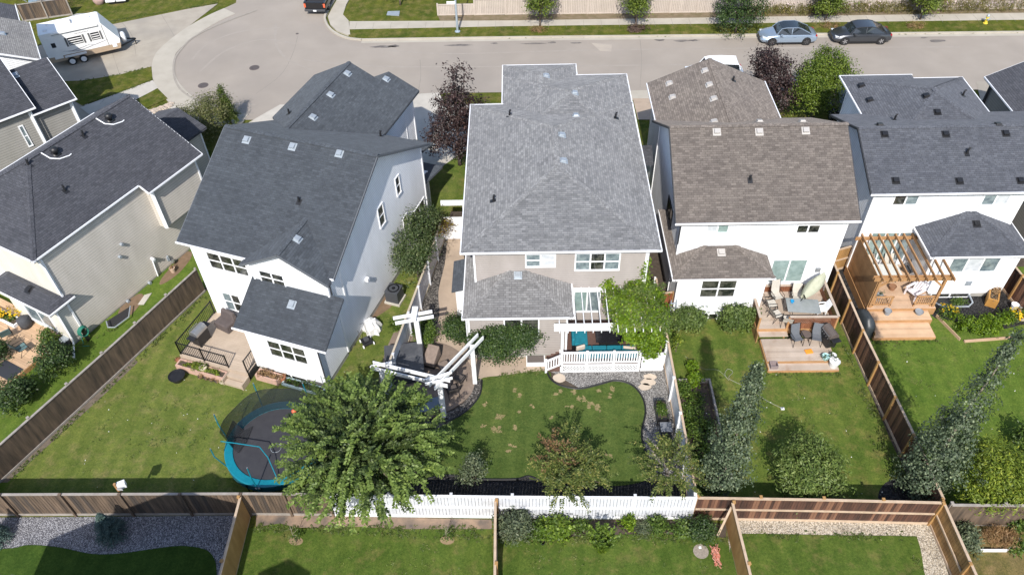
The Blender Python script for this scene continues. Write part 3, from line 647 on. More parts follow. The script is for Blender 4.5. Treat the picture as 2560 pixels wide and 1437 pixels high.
gF = grassm('grass_f', (.1, .115, .02), (.055, .08, .013), (.17, .145, .06), .7)
drygr = grassm('grass_dead', (.3, .22, .11), (.22, .16, .07), (.36, .27, .15), .5)
asph = plain('asphalt', (.325, .287, .247), (.285, .25, .213), .35, .9, .3, 45, big=(.12, (.25, .222, .195), .45, .8))
curbm = plain('curb_concrete', (.43, .395, .335), (.36, .33, .275), .8, .9, .2, 30)
grv = gravelm('gravel_grey', (.15, .15, .17), (.3, .3, .33), (.52, .52, .55), 26)
grvw = gravelm('gravel_warm', (.17, .16, .152), (.32, .305, .29), (.5, .48, .46), 24)
grvb = gravelm('gravel_cream', (.44, .37, .27), (.57, .49, .38), (.68, .61, .5), 22, .35)
mulch = gravelm('mulch_black', (.008, .008, .01), (.022, .021, .022), (.05, .048, .048), 14)
mulchg = gravelm('mulch_grey', (.05, .045, .042), (.12, .11, .1), (.24, .22, .2), 14)
base = MB(); base.sheet([(-400, -250), (400, -250), (400, 600), (-400, 600)], -.02)
props(base.build('ground', gF), kind='structure')
# road and cul-de-sac
road = [(-200, 0)]
rp = [(2900, 77), (2560, 82), (1280, 98), (905, 100), (872, 96), (842, 84), (822, 66), (815, 45), (825, 25), (850, -20), (870, -80), (600, -80), (590, 8), (520, 40), (470, 68), (428, 98), (395, 128), (383, 150), (379, 178), (383, 200), (392, 222), (412, 246), (436, 268), (470, 292), (540, 300), (700, 300), (1000, 262), (1045, 234), (1280, 231), (2900, 222)]
S('road', rp, .004, asph)
# kerb/gutter concrete round the bulb
def strip(name, pts, w, z, mat, left=True, hgt=None):
    pl = [Vector(p) for p in pts]; out = []; m = MB()
    off = []
    for i, p in enumerate(pl):
        d = (pl[min(i + 1, len(pl) - 1)] - pl[max(i - 1, 0)]).normalized(); nrm = Vector((-d.y, d.x)) * (1 if left else -1); off.append(p + nrm * w)
    ring = [tuple(p) for p in pl] + [tuple(p) for p in off[::-1]]
    if hgt: m.prism(ring, z - hgt, z)
    else: m.sheet(ring, z)
    return props(m.build(name, mat), kind='structure')
bulb = [tuple(P(*q)[:2]) for q in smooth_pts([(560, 22), (520, 40), (470, 68), (428, 98), (395, 128), (383, 150), (379, 178), (383, 200), (392, 222), (412, 246), (436, 268), (470, 290), (530, 312), (600, 318)], 5, False)]
strip('pavement', bulb, 1.75, .03, curbm, True, .05)
strip('kerb_lip', [tuple((Vector(p)) ) for p in [tuple(P(*q)[:2]) for q in smooth_pts([(640, 26), (545, 62), (480, 95), (450, 125), (434, 150), (432, 185), (440, 212), (456, 232), (490, 254), (540, 276), (620, 286)], 5, False)]], .18, .034, plain('gutter_worn', (.27, .245, .21), (.33, .3, .26), 2, .9), True)
# driveways & lots top left
S('driveway', [(60, 240), (140, 262), (200, 203), (300, 188), (379, 168), (384, 150), (395, 128), (470, 68), (545, 10), (300, 52), (150, 95), (60, 130)], .012, conc)
S('driveway', [(20, 130), (180, 120), (240, 330), (100, 330)], .01, conc)
S('lawn', [(30, 120), (90, 70), (175, 82), (280, 62), (545, 8), (560, -40), (0, -40)], .02, gF)
S('lawn', [(150, 205), (205, 203), (300, 188), (379, 168), (382, 200), (290, 236), (205, 265), (180, 250)], .045, gF)
S('lawn', [(250, 290), (320, 262), (394, 222), (420, 248), (360, 275), (320, 300)], .045, gF)
S('driveway', [(200, 270), (382, 202), (396, 222), (240, 300)], .04, concl); S('driveway', [(330, 300), (436, 266), (500, 300), (440, 360)], .04, concl)
m = MB()
for i in range(60):
    t = random.random(); c = P(372 + 58 * t, 283 - 22 * t + random.uniform(-5, 5), .05); m.ell(c, (random.uniform(.12, .26), random.uniform(.1, .2), .12), 6, 4)
props(m.build('river_rocks', plain('river_rock', (.5, .4, .32), (.38, .33, .28), 3, .8, isl=.25)), 'band of pale river stones edging the small lawn by the cul-de-sac', 'stones', kind='stuff')
S('driveway', [(560, 345), (640, 296), (700, 262), (720, 262), (660, 330)], .008, concl)
S('driveway', [(1000, 300), (1030, 236), (1100, 233), (1110, 262), (1080, 400), (1050, 420)], .03, concl)
S('driveway', [(1030, 262), (1290, 258), (1290, 290), (1100, 420), (1000, 420)], .008, concl)
S('driveway', [(1582, 247), (1640, 247), (1640, 300), (1595, 300)], .026, patio); S('driveway', [(1560, 228), (1720, 224), (1720, 250), (1560, 250)], .02, curbm, False, .05)
S('driveway', [(2070, 226), (2150, 224), (2170, 330), (2080, 330)], .02, conc); S('driveway', [(2440, 205), (2900, 195), (2900, 330), (2470, 330)], .02, conc)
# far kerb, pavement, verge along the street
yk = lambda x: 63.4 - .0155 * (x + 0)
curbL = [(-15, 63.62), (-8, 63.46), (0, 63.36), (45, 62.5), (70, 62.1)]
arc = [tuple(P(*q)[:2]) for q in smooth_pts([(905, 100), (872, 96), (842, 84), (822, 66), (815, 45), (825, 25), (850, -20), (870, -80)], 5, False)]
strip('kerb', [(70, 62.15), (45, 62.55), (0, 63.3)] + arc[:1], .16, .125, curbm, True, .2); strip('gutter', [(70, 61.99), (45, 62.39), (0, 63.14)] + [(arc[0][0], arc[0][1] - .16)], .45, .012, curbm, True)
strip('kerb', arc, .2, .125, curbm, True, .2)
S('pavement', [(868, 90), (842, 80), (826, 64), (820, 45), (830, 25), (856, -20), (874, -80), (905, -80), (880, -10), (866, 15), (858, 40), (872, 55), (876, 90)], .118, curbm, False, .18)
S('verge', [(871, 75), (872, 93), (905, 97), (1280, 94), (2900, 73), (2900, 50), (2560, 52.5), (1280, 68), (876, 76)], .11, gF, False, .15)
S('pavement', [(874, 57), (1280, 55), (2560, 36), (2900, 31), (2900, 51), (2560, 53), (1280, 69), (874, 77)], .122, curbm, False, .18)
m = MB()
for i in range(45):
    x = -14.5 + i * 1.55; a = P(880, 67); y0 = 65.0 - .011 * (x + 14); m.box(x, x + .02, y0 - .1, y0 + 1.25, .121, .126)
props(m.build('pavement_joint', plain('joint_dark', (.2, .18, .155))), kind='structure')
S('lawn', [(858, 38), (868, 15), (882, -10), (905, -80), (1250, -80), (1250, 20), (1095, 30), (1100, 50), (1280, 50), (1280, 56), (870, 58)], .115, gF, False, .15)
S('planting_strip', [(1095, 42), (1280, 41), (2560, 10), (2900, 5), (2900, 33), (2560, 37), (1280, 55), (1100, 55)], .116, plain('dry_soil', (.2, .15, .1), (.12, .1, .05), 2, .95, .5, 15), False, .15)
# back lots : soil base, lawns
S('planting_strip', [(1062, 400), (1100, 400), (1110, 480), (1160, 520), (1180, 300), (1120, 300)], .0, gG)
S('yard_soil', [(-12.9, 18.3), (-8.8, 18.2), (26, 17.6), (40, 17.4), (40, 40), (7, 40), (-6, 40), (-30, 44)], -.008, soil, True)
S('lawn', [(-25.5, 18.4), (-7.2, 18.3), (-7.5, 24), (-6.2, 30.2), (-5.3, 36), (-4, 44), (-9, 46), (-12, 40), (-18.2, 33), (-19.2, 33)], .004, gW, True)
S('lawn', [(-60, 18.4), (-25.2, 18.4), (-19.0, 33.2), (-17.5, 38), (-20, 42), (-32, 40), (-60, 40)], .003, gD, True)
pf = (-25.36, 20.24)
S('soil_strip', poly([(0, 1206), (250, 968), (330, 890), (345, 905), (262, 985), (20, 1205)]), .008, plain('pale_soil', (.16, .13, .1), (.1, .08, .06), 3, .95, .4, 20), True)
S('soil_strip', poly([(915, 760), (980, 715), (1010, 720), (975, 770), (930, 800)]), .008, plain('brown_soil', (.2, .13, .085), (.13, .09, .05), 3, .95, .4, 20), True)
# yard C
S('gravel_bed', [(1365, 922), (1650, 922), (1700, 930), (1748, 1240), (1560, 1240), (1500, 1000)], .006, grvw)
S('mulch_bed', [(1050, 1190), (1330, 1185), (1660, 1190), (1748, 1225), (1745, 1290), (830, 1290), (880, 1190)], .009, mulch)
lawnC = smooth_pts([(1196, 950), (1262, 938), (1366, 927), (1380, 948), (1405, 962), (1450, 969), (1500, 958), (1540, 950), (1578, 962), (1604, 992), (1612, 1030), (1603, 1075), (1606, 1110), (1622, 1150), (1640, 1175), (1600, 1205), (1500, 1215), (1340, 1200), (1320, 1190), (1290, 1196), (1180, 1196), (1120, 1186), (1070, 1196), (1040, 1150), (1080, 1075), (1140, 1042), (1185, 1000)], 4)
S('lawn', lawnC, .02, gC, False, .02)
# dead tufts on C lawn
sp = MB(); 
for (a, b, k, r) in ((1245, 1040, 7, 9), (1240, 1075, 6, 9), (1290, 975, 2, 5), (1300, 990, 3, 5), (1430, 980, 4, 8), (1452, 1000, 5, 9), (1475, 1010, 6, 9), (1492, 1020, 6, 9), (1530, 973, 4, 7), (1525, 988, 3, 6), (1500, 976, 3, 5), (1398, 982, 4, 8), (1290, 1070, 3, 6), (1280, 1112, 3, 6), (1270, 1128, 3, 5), (1377, 1043, 2, 5), (1425, 1015, 3, 7), (1215, 1010, 2, 5), (1520, 1140, 3, 7), (1330, 1015, 2, 4), (1300, 1030, 2, 4), (1208, 1062, 2, 5)):
    sub = [(a + random.uniform(-1, 1) * r * 1.1, b + random.uniform(-1, 1) * r * .8) for _ in range(2 + k // 2)]
    for i in range(k * 7):
        a1, b1_ = random.choice(sub); c = P(a1 + random.gauss(0, r * .3), b1_ + random.gauss(0, r * .22), .024)
        for q in range(3):
            an = random.uniform(0, 6.28); L = random.uniform(.05, .11); d = Vector((math.cos(an) * L, math.sin(an) * L, random.uniform(.005, .03))); sd_ = Vector((-d.y, d.x, 0)) * .3
            sp.add([c - sd_, c + sd_, c + d], [(0, 1, 2)])
props(sp.build('dead_grass', plain('straw', (.26, .21, .1), (.19, .16, .07), 5, .9, isl=.2)), 'patches of straw-coloured dead grass in the green lawn', 'dead grass', kind='stuff')
e = MB(); pts = [P(a, b, .05) for a, b in smooth_pts([(1366, 925), (1378, 948), (1404, 964), (1450, 971), (1500, 960), (1540, 951), (1580, 962), (1606, 992), (1614, 1030), (1605, 1075), (1608, 1110), (1624, 1150), (1640, 1176)], 5, False)]
e.tube(pts, .05, 5); pts = [P(a, b, .05) for a, b in smooth_pts([(1205, 950), (1200, 985), (1175, 1018), (1145, 1040), (1110, 1055)], 5, False)]; e.tube(pts, .05, 5)
pts = [P(a, b, .05) for a, b in smooth_pts([(1070, 1196), (1110, 1188), (1150, 1190), (1200, 1197), (1290, 1197), (1320, 1190), (1350, 1200)], 5, False)]; e.tube(pts, .05, 5)
props(e.build('lawn_edging', blk), 'black plastic edging curving round the middle lawn', 'edging')
S('path', smooth_pts([(1122, 590), (1150, 590), (1165, 700), (1160, 800), (1180, 870), (1372, 880), (1374, 922), (1330, 930), (1262, 938), (1196, 952), (1120, 965), (1060, 935), (1075, 860), (1098, 790), (1096, 730), (1112, 660)], 3), .014, patio, False, .03)
S('patio', smooth_pts([(1000, 1060), (1060, 1050), (1150, 1010), (1192, 952), (1150, 880), (1080, 850), (985, 830), (940, 1010)], 3), .018, plain('paver_brown', (.24, .185, .145), (.17, .13, .105), 2.2, .8, .3, 20, big=(.9, (.4, .31, .23), .6, .8)), False, .03)
S('mulch_ring', smooth_pts([(1000, 1100), (1075, 1085), (1140, 1045), (1180, 1012), (1202, 975), (1205, 950), (1190, 950), (1178, 985), (1140, 1020), (1070, 1052), (1000, 1065)], 3), .022, mulchg)
S('gravel_strip', [(1100, 600), (1148, 575), (1112, 660), (1098, 730), (1098, 790), (1075, 870), (1040, 870), (1040, 770)], .012, mulchg)
def stone(px, py, rx, ry):
    m = MB(); c = P(px, py); n = 12; pl = []
    for i in range(n):
        a = 2 * math.pi * i / n; k = 1 + random.uniform(-.12, .12); pl.append((c.x + rx * k * math.cos(a), c.y + ry * k * math.sin(a)))
    m.prism(pl, -.01, .035); return m.build('stepping_stone', plain('flagstone', (.5, .42, .34), (.42, .35, .28), 3, .85, .2, 15), bevel=.01)
for q, lb in (((1398, 945, .34, .3), 'pale stepping stone in gravel beside the lattice-skirted white deck'), ((1625, 942, .38, .2), 'thin flat stone nearest the white gate'), ((1620, 955, .38, .26), 'middle stone of the trio below the white gate'), ((1612, 967, .34, .24), 'lowest stone of the trio below the white gate'), ((1637, 1122, .25, .25), 'small square stepping stone by the lower planter'), ((1643, 1150, .4, .36), 'grey round slab under the sparse tree')):
    props(stone(*q), lb, 'stepping stone', 'stepping stones in the gravel bed')
# yard G, D
S('lawn', [(7.7, 17.9), (18.1, 17.6), (17.9, 22), (17.7, 30.2), (17.7, 34), (14, 34), (8.2, 30.6), (7.8, 30)], .012, gG, True)
S('garden_soil', [(7.65, 19.8), (9.75, 19.8), (9.6, 25.8), (7.65, 25.8)], .016, soil, True)
S('lawn', [(18.3, 17.7), (45, 17.3), (45, 34), (18, 34)], .012, gD, True)
S('mulch_bed', smooth_pts([(2330, 730), (2490, 700), (2620, 730), (2620, 800), (2555, 812), (2480, 825), (2375, 800), (2330, 790)], 3), .018, mulch)
S('mulch_bed', [(17.95, 30), (19.2, 30), (20, 34), (17.75, 34)], .014, mulch, True)
S('mulch_bed', smooth_pts([(2205, 1215), (2245, 1195), (2330, 1190), (2330, 1260), (2205, 1255)], 3), .019, mulch)
# near yards
S('gravel_bed', [(-60, 18.35), (-13.0, 18.25), (-13.6, 13), (-60, 13)], .006, grv, True)
lawnNW = [(-200, 1420)] 
S('lawn', smooth_pts([(-300, 1372), (0, 1372), (70, 1362), (150, 1368), (230, 1384), (300, 1383), (380, 1372), (450, 1364), (510, 1372), (535, 1395), (542, 1440), (540, 1600), (-300, 1600)], 4), .03, grassm('turf', (.045, .085, .016), (.036, .07, .013), (.045, .07, .016), .1), False, .03)
S('soil_strip', [(640, 1285), (1230, 1298), (1230, 1335), (950, 1318), (640, 1318)], .007, plain('tan_soil', (.36, .25, .17), (.1, .085, .075), 1.1, .95, .4, 20))
S('lawn', [(600, 1322), (700, 1308), (760, 1322), (900, 1316), (1000, 1322), (1230, 1322), (1230, 1600), (560, 1600)], .016, gN)
S('planting_strip', [(1232, 1298), (1735, 1300), (1815, 1310), (1815, 1350), (1240, 1350)], .007, soil)
S('lawn', [(1232, 1345), (1480, 1340), (1560, 1335), (1740, 1336), (1820, 1345), (1850, 1600), (1232, 1600)], .016, gN)
S('gravel_bed', [(1815, 1298), (2325, 1305), (2430, 1600), (1850, 1600)], .008, grvb)
S('lawn', smooth_pts([(1828, 1350), (1834, 1336), (1900, 1334), (2100, 1338), (2270, 1340), (2294, 1350), (2310, 1430), (2325, 1600), (1860, 1600)], 3), .03, gN, False, .03)
S('lawn', [(2340, 1310), (2700, 1310), (2700, 1600), (2420, 1600)], .01, grassm('grass_dry', (.1, .1, .03), (.16, .13, .06), (.2, .15, .08), .8))
# road wear
def oil(px, py, rx, ry, lab, n=14):
    m = MB(); c = P(px, py)
    pl = [(c.x + rx * (1 + random.uniform(-.35, .35)) * math.cos(2 * math.pi * i / n), c.y + ry * (1 + random.uniform(-.4, .4)) * math.sin(2 * math.pi * i / n)) for i in range(n)]
    m.sheet(pl, .009); props(m.build('oil_stain', oilm), lab, 'stain', 'oil stains along the kerb')
oilm = plain('oil', (.09, .08, .075), (.2, .18, .16), 2.5, .7)
for q in ((958, 118, 1.0, .18), (985, 116, .45, .2), (1145, 114, 1.1, .16), (1236, 109, .3, .12), (1335, 110, 1.1, .14), (1380, 107, .35, .16), (1440, 108, .5, .12), (1650, 100, .4, .2), (1703, 103, .6, .15), (1735, 102, .5, .14), (2342, 103, .7, .2), (2310, 95, .3, .12)):
    oil(*q, {958: 'long dark oil stain by the kerb at the left end of the straight road', 985: 'short stain touching the long stain at the left end of the road', 1145: 'wide oil smear straight below the street lamp', 1335: 'wide oil smear below the first street tree', 2342: 'faint oil stain on the road right of the dark grey car', 2310: 'small dark drip on the road just right of the dark grey car', 1236: 'tiny oil spot between the lamp and the first street tree', 1380: 'short oil stain just right of the first street tree smear', 1440: 'low oil streak left of the sandy road patch', 1650: 'oil stain below the second street tree', 1703: 'oil stain left of the dark round tree, longer of a pair', 1735: 'oil stain left of the dark round tree, shorter of a pair'}[q[0]])
S('road_patch', [(1478, 108), (1530, 112), (1528, 130), (1500, 128)], .0085, plain('sand_patch', (.4, .35, .29), (.34, .3, .26), 1.5, .9))
for px, py, lb in ((636, 170, 'manhole cover further up the cul-de-sac'), (508, 214, 'manhole cover nearer the left kerb'), (743, 85, 'tiny dark valve cover in the road')):
    r = .42 if px != 743 else .13; t_ = thing('manhole_cover', lb, 'manhole', tuple(P(px, py)), group='round iron covers in the road')
    m = MB(); m.cyl((0, 0, .0), r, .014, 20); m.build('rim', plain('iron_rim', (.11, .09, .085), rough=.8), t_); m = MB(); m.cyl((0, 0, .0), r * .84, .018, 20); m.build('cover', plain('iron', (.075, .06, .058), (.1, .085, .08), 8, .7, .4, 25), t_)
m = MB(); m.prism(poly([(967, 42), (970, 33), (1000, 32), (998, 44)]), .1, .16); props(m.build('utility_cover', metalw), 'pale square utility lid in the corner lawn', 'utility lid')

# crack seals, tyre scuffs and joints on the road and drives
def crack(name, pts, w, z, mat): 
    m = MB(); pl = [P(*q) for q in smooth_pts(pts, 5, False)]
    for a, b in zip(pl[:-1], pl[1:]):
        d = (b - a).normalized(); n_ = Vector((-d.y, d.x, 0)) * w * random.uniform(.3, .6); m.add([(a.x - n_.x, a.y - n_.y, z), (a.x + n_.x, a.y + n_.y, z), (b.x + n_.x, b.y + n_.y, z), (b.x - n_.x, b.y - n_.y, z)], [(3, 2, 1, 0)] if False else [(0, 3, 2, 1)])
    props(m.build(name, mat), kind='structure')
zc = [.0062]
scuff = plain('scuff', (.29, .258, .225), (.32, .285, .248), 2, .9); seal = plain('crack_seal', (.2, .18, .16), rough=.8)
for pts in ([(880, 118), (1100, 135), (1400, 128), (1800, 122), (2400, 118)], [(760, 150), (900, 165), (1100, 168), (1500, 165), (1900, 160)], [(480, 150), (520, 110), (600, 80), (700, 70)], [(500, 180), (560, 130), (650, 100), (740, 110)], [(690, 60), (690, 110), (720, 150), (780, 175)], [(470, 230), (540, 255), (640, 262)]): zc[0] += .0003; crack('tyre_mark', pts, .22, zc[0], scuff)
for pts in ([(640, 235), (700, 190), (730, 140), (745, 90)], [(1050, 150), (1052, 190), (1046, 228)], [(1600, 100), (1604, 150), (1600, 220)]): crack('crack_seal', pts, .03, .0075, seal)
for pts in ([(300, 52), (330, 90), (340, 140)], [(400, 32), (425, 72), (440, 100)], [(180, 150), (300, 125), (395, 105)], [(300, 190), (280, 130)], [(250, 262), (262, 250)], [(300, 246), (310, 232)]): crack('driveway_joint', pts, .03, .046 if pts[0][1] > 240 else .0135, MATS['joint_dark'])

for pl in ([(440, 655), (470, 628), (480, 640), (455, 675), (425, 700), (400, 712), (405, 695)], [(300, 770), (345, 735), (360, 745), (330, 785), (300, 800)]): S('soil_patch', smooth_pts(pl, 3), .009, plain('brown_soil', (.2, .13, .085), (.13, .09, .05), 3, .95, .4, 20))
# ------------------------------------------------------------------ vegetation
def leafmesh(name, C, D, Nn, L, W, mat, parent, world=True):
    """C centres, D long axes, Nn normals (n x 3): one bent leaf each"""
    n = len(C); D = D / (np.linalg.norm(D, axis=1)[:, None] + 1e-9); S_ = np.cross(D, Nn); S_ /= (np.linalg.norm(S_, axis=1)[:, None] + 1e-9); U = np.cross(S_, D)
    L = np.broadcast_to(L, (n,))[:, None] * RNG.uniform(.7, 1.3, (n, 1)); W = np.broadcast_to(W, (n,))[:, None] * RNG.uniform(.75, 1.25, (n, 1))
    v = np.stack([C - D * L * .5, C + S_ * W * .5 + U * L * .03, C + D * L * .5 - U * L * .14, C - S_ * W * .5 + U * L * .03], 1).reshape(-1, 3)
    if parent is not None and world:
        I = np.array(FR[parent.name].inverted()); v = v @ I[:3, :3].T + I[:3, 3]
    me = bpy.data.meshes.new(name); me.vertices.add(4 * n); me.vertices.foreach_set('co', v.ravel())
    me.loops.add(4 * n); me.loops.foreach_set('vertex_index', np.arange(4 * n, dtype=np.int32))
    me.polygons.add(n); me.polygons.foreach_set('loop_start', np.arange(0, 4 * n, 4, dtype=np.int32)); me.polygons.foreach_set('loop_total', np.full(n, 4, dtype=np.int32))
    me.update(); me.materials.append(mat); o = bpy.data.objects.new(name, me); col.objects.link(o)
    if parent is not None: o.parent = parent; kids.setdefault(parent.name, []).append(o)
    return o
def rdir(n):
    v = RNG.normal(size=(n, 3)); return v / np.linalg.norm(v, axis=1)[:, None]
def clumps(blobs, M, m, cr, L, W, shell=.35, up=.5, low=-.5, out=.7):
    """blobs: list of (centre, (rx,ry,rz)); M clumps of m leaves."""
    wt = np.array([b[1][0] * b[1][1] * b[1][2] for b in blobs]) ** .67; wt /= wt.sum()
    bi = RNG.choice(len(blobs), M, p=wt); c0 = np.array([b[0] for b in blobs], float)[bi]; r0 = np.array([b[1] for b in blobs], float)[bi]
    d = rdir(M); d[:, 2] = np.where(d[:, 2] < low, -d[:, 2] * .5, d[:, 2]); d /= np.linalg.norm(d, axis=1)[:, None]
    ph = np.arctan2(d[:, 1], d[:, 0]); k0 = RNG.uniform(0, 6, 3); rad = (1 - shell * RNG.random(M) ** 1.6) * RNG.uniform(.82, 1.14, M) * (1 + .13 * np.sin(3 * ph + k0[0]) + .1 * np.sin(7 * ph + k0[1] + 4 * d[:, 2]) + .08 * np.sin(5 * d[:, 2] * 3 + k0[2]))
    cc = c0 + d * r0 * rad[:, None]
    C = np.repeat(cc, m, 0) + RNG.normal(size=(M * m, 3)) * (np.repeat(RNG.uniform(.55, 1.25, M), m) * cr)[:, None] * np.array([1, 1, .8])
    dd = np.repeat(d, m, 0); Nn = dd * out + np.array([0, 0, up]) + rdir(M * m) * .75; Nn /= np.linalg.norm(Nn, axis=1)[:, None]
    D = np.cross(Nn, rdir(M * m)) + dd * .3
    return C, D, Nn
def trunk(t, base, h, r, tops, mat, wob=.12, limbs=True, name='trunk'):
    m = MB(); b = Vector((base[0], base[1], -.05)); pts = []
    k = 5
    top = Vector(tops[0]) if tops else b + Vector((0, 0, h))
    for i in range(k + 1):
        q = i / k; p = b.lerp(Vector((top.x, top.y, top.z if top.z < h else h)), q) + Vector((random.uniform(-wob, wob), random.uniform(-wob, wob), 0)) * (q * (1 - q) * 2); pts.append(p)
    m.tube(pts, [r * (1.25 if i == 0 else 1) * (1 - .75 * i / k) for i in range(k + 1)], 7)
    for tp in tops[1:]:
        s_ = pts[random.choice([1, 2, 3])]; tp = Vector(tp); mid = s_.lerp(tp, .5) + Vector((0, 0, .12 * (tp - s_).length))
        m.tube([s_, mid, tp], [r * .45, r * .28, r * .1], 5)
    o = m.build(name, mat, t, world=True, smooth=True); return o
def tree(label, cat, base, h, blobs, M, m, cr, L, W, lm, tm=None, r=.12, group=None, name='tree', tops=None, **kw):
    t = thing(name, label, cat, (base[0], base[1], 0), group=group)
    bl = [((base[0] + c[0], base[1] + c[1], c[2]), rr) for c, rr in blobs]
    tops = tops or [bl[0][0]] + [tuple(np.array(bl[0][0]) + np.array(bl[0][1]) * d * .8) for d in rdir(7) * np.array([1, 1, .7])] + [b[0] for b in bl[1:]]
    trunk(t, base, h, r, tops, tm or bark)
    C, D, Nn = clumps(bl, M, m, cr, L, W, **kw); C[:, 2] = np.maximum(C[:, 2], .05); leafmesh('crown', C, D, Nn, L, W, lm, t); return t
def shoots(t, centre, dirs, lens, start, lm, L, W, per=18, droop=.25, rise=.2, jit=.02, name='crown'):
    Cs = []; Ds = []; Ns = []; c = np.array(centre)
    for d, ln, s0 in zip(dirs, lens, start):
        k = per; tt = np.linspace(0, 1, k); p = c + s0 + np.outer(tt * ln, d); p[:, 2] += rise * ln * tt - droop * ln * tt ** 2
        sd_ = np.cross(d, [0, 0, 1]); sd_ /= np.linalg.norm(sd_) + 1e-9
        for sg in (-1, 1):
            Dn = d * .55 + sd_ * sg * .8 + RNG.normal(size=(k, 3)) * .15
            C = p + sd_ * sg * L * .42 + RNG.normal(size=(k, 3)) * jit; Cs.append(C); Ds.append(Dn)
            nn = np.array([0, 0, 1.]) + d * .15 + RNG.normal(size=(k, 3)) * .35; Ns.append(nn / np.linalg.norm(nn, axis=1)[:, None])
    return np.concatenate(Cs), np.concatenate(Ds), np.concatenate(Ns)
Lelm = leafm('leaf_elm', (.035, .06, .018), (.085, .125, .035), (.18, .235, .08), .3)
Lred = leafm('leaf_red_green', (.055, .085, .02), (.15, .185, .045), (.32, .3, .1), .3)
Lrust = leafm('leaf_rust', (.15, .09, .045), (.23, .14, .07), (.12, .12, .035), .3)
Lpop = leafm('leaf_poplar', (.045, .07, .04), (.1, .135, .08), (.22, .27, .16), .18, .5)
Lwil = leafm('leaf_willow', (.075, .12, .026), (.16, .225, .055), (.28, .34, .12), .3)
Lyel = leafm('leaf_yellow', (.1, .155, .018), (.2, .265, .03), (.38, .42, .06), .35)
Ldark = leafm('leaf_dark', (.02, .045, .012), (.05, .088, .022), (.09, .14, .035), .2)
Lmid = leafm('leaf_mid', (.04, .08, .012), (.09, .15, .022), (.17, .24, .045), .3)
Lbright = leafm('leaf_bright', (.07, .13, .008), (.15, .25, .012), (.26, .36, .03), .35)
Lpurp = leafm('leaf_purple', (.02, .012, .013), (.048, .028, .028), (.1, .065, .06), .15)
Lspr = leafm('leaf_spruce', (.045, .085, .08), (.1, .16, .15), (.17, .23, .21), .1)
Lhedge = leafm('leaf_cedar', (.05, .085, .015), (.09, .13, .025), (.15, .18, .045), .2)
Lgrey = leafm('leaf_greygreen', (.06, .085, .05), (.12, .15, .08), (.2, .22, .13), .2)
Ldry = leafm('leaf_dry', (.2, .12, .06), (.32, .2, .1), (.42, .3, .16), .2)
Lyf = leafm('petal_yellow', (.5, .36, .01), (.7, .5, .02), (.8, .3, .02), .2)
Lpink = leafm('petal_pale', (.55, .4, .45), (.7, .6, .65), (.75, .7, .7), .2)
# big elm-like tree, feathered shoots
b = P(910, 1120, 3.3)
t = thing('tree', 'very large feathery green tree, leaf highlights painted lighter, over the trampoline and back fence', 'tree', (b.x, b.y, 0))
c = np.array([b.x, b.y, 3.2]); dirs = rdir(1500); dirs[:, 2] = np.where(dirs[:, 2] < -.35, -dirs[:, 2], dirs[:, 2])
tr_tops = [tuple(c + [0, 0, 1.2])] + [tuple(c + d * np.array([2.6, 2.5, 1.7])) for d in dirs[:26]]
trunk(t, (b.x, b.y), 4.2, .17, tr_tops, bark)
rr = np.array([3.35, 3.15, 2.4]); ph = np.arctan2(dirs[:, 1], dirs[:, 0]); lob = 1 + .16 * np.sin(ph * 5 + 1) + .1 * np.sin(ph * 9)
st = dirs * rr * (RNG.uniform(.3, .86, (1500, 1)) * lob[:, None]); ln = RNG.uniform(.55, 1.05, 1500)
d2 = dirs * np.array([1, 1, .55]) + [0, 0, .18] + RNG.normal(size=(1500, 3)) * .22; d2 /= np.linalg.norm(d2, axis=1)[:, None]
C1, D1, N1 = shoots(t, c, d2[:760], ln[:760], st[:760], Lelm, .15, .085, 15, .3, .3); leafmesh('crown', C1, D1, N1, .15, .085, Lelm, t)
C2, D2, N2 = clumps([(tuple(c), (2.5, 2.4, 1.7))], 330, 26, .2, .14, .08, shell=.55); leafmesh('inner_crown', C2, D2, N2, .14, .08, Ldark, t)  # darker leaves paint shade into the inside of the crown
k = dirs[:1300] ; k = k[k[:, 2] > -.25][:330]; n_ = len(k); s2 = k * rr * (.84 + .2 * RNG.random((n_, 1))); d3 = k * [1, 1, .4] + [0, 0, .1] + RNG.normal(size=(n_, 3)) * .2; d3 /= np.linalg.norm(d3, axis=1)[:, None]
C3, D3, N3 = shoots(t, c, d3, RNG.uniform(.5, .95, n_), s2, None, .15, .09, 15, .35, .2); leafmesh('shoot_tips', C3, D3, N3, .155, .09, leafm('leaf_elm_highlight', (.09, .145, .03), (.19, .27, .065), (.3, .39, .12), .35), t)  # paler outer leaves paint the highlights into the leaf colour
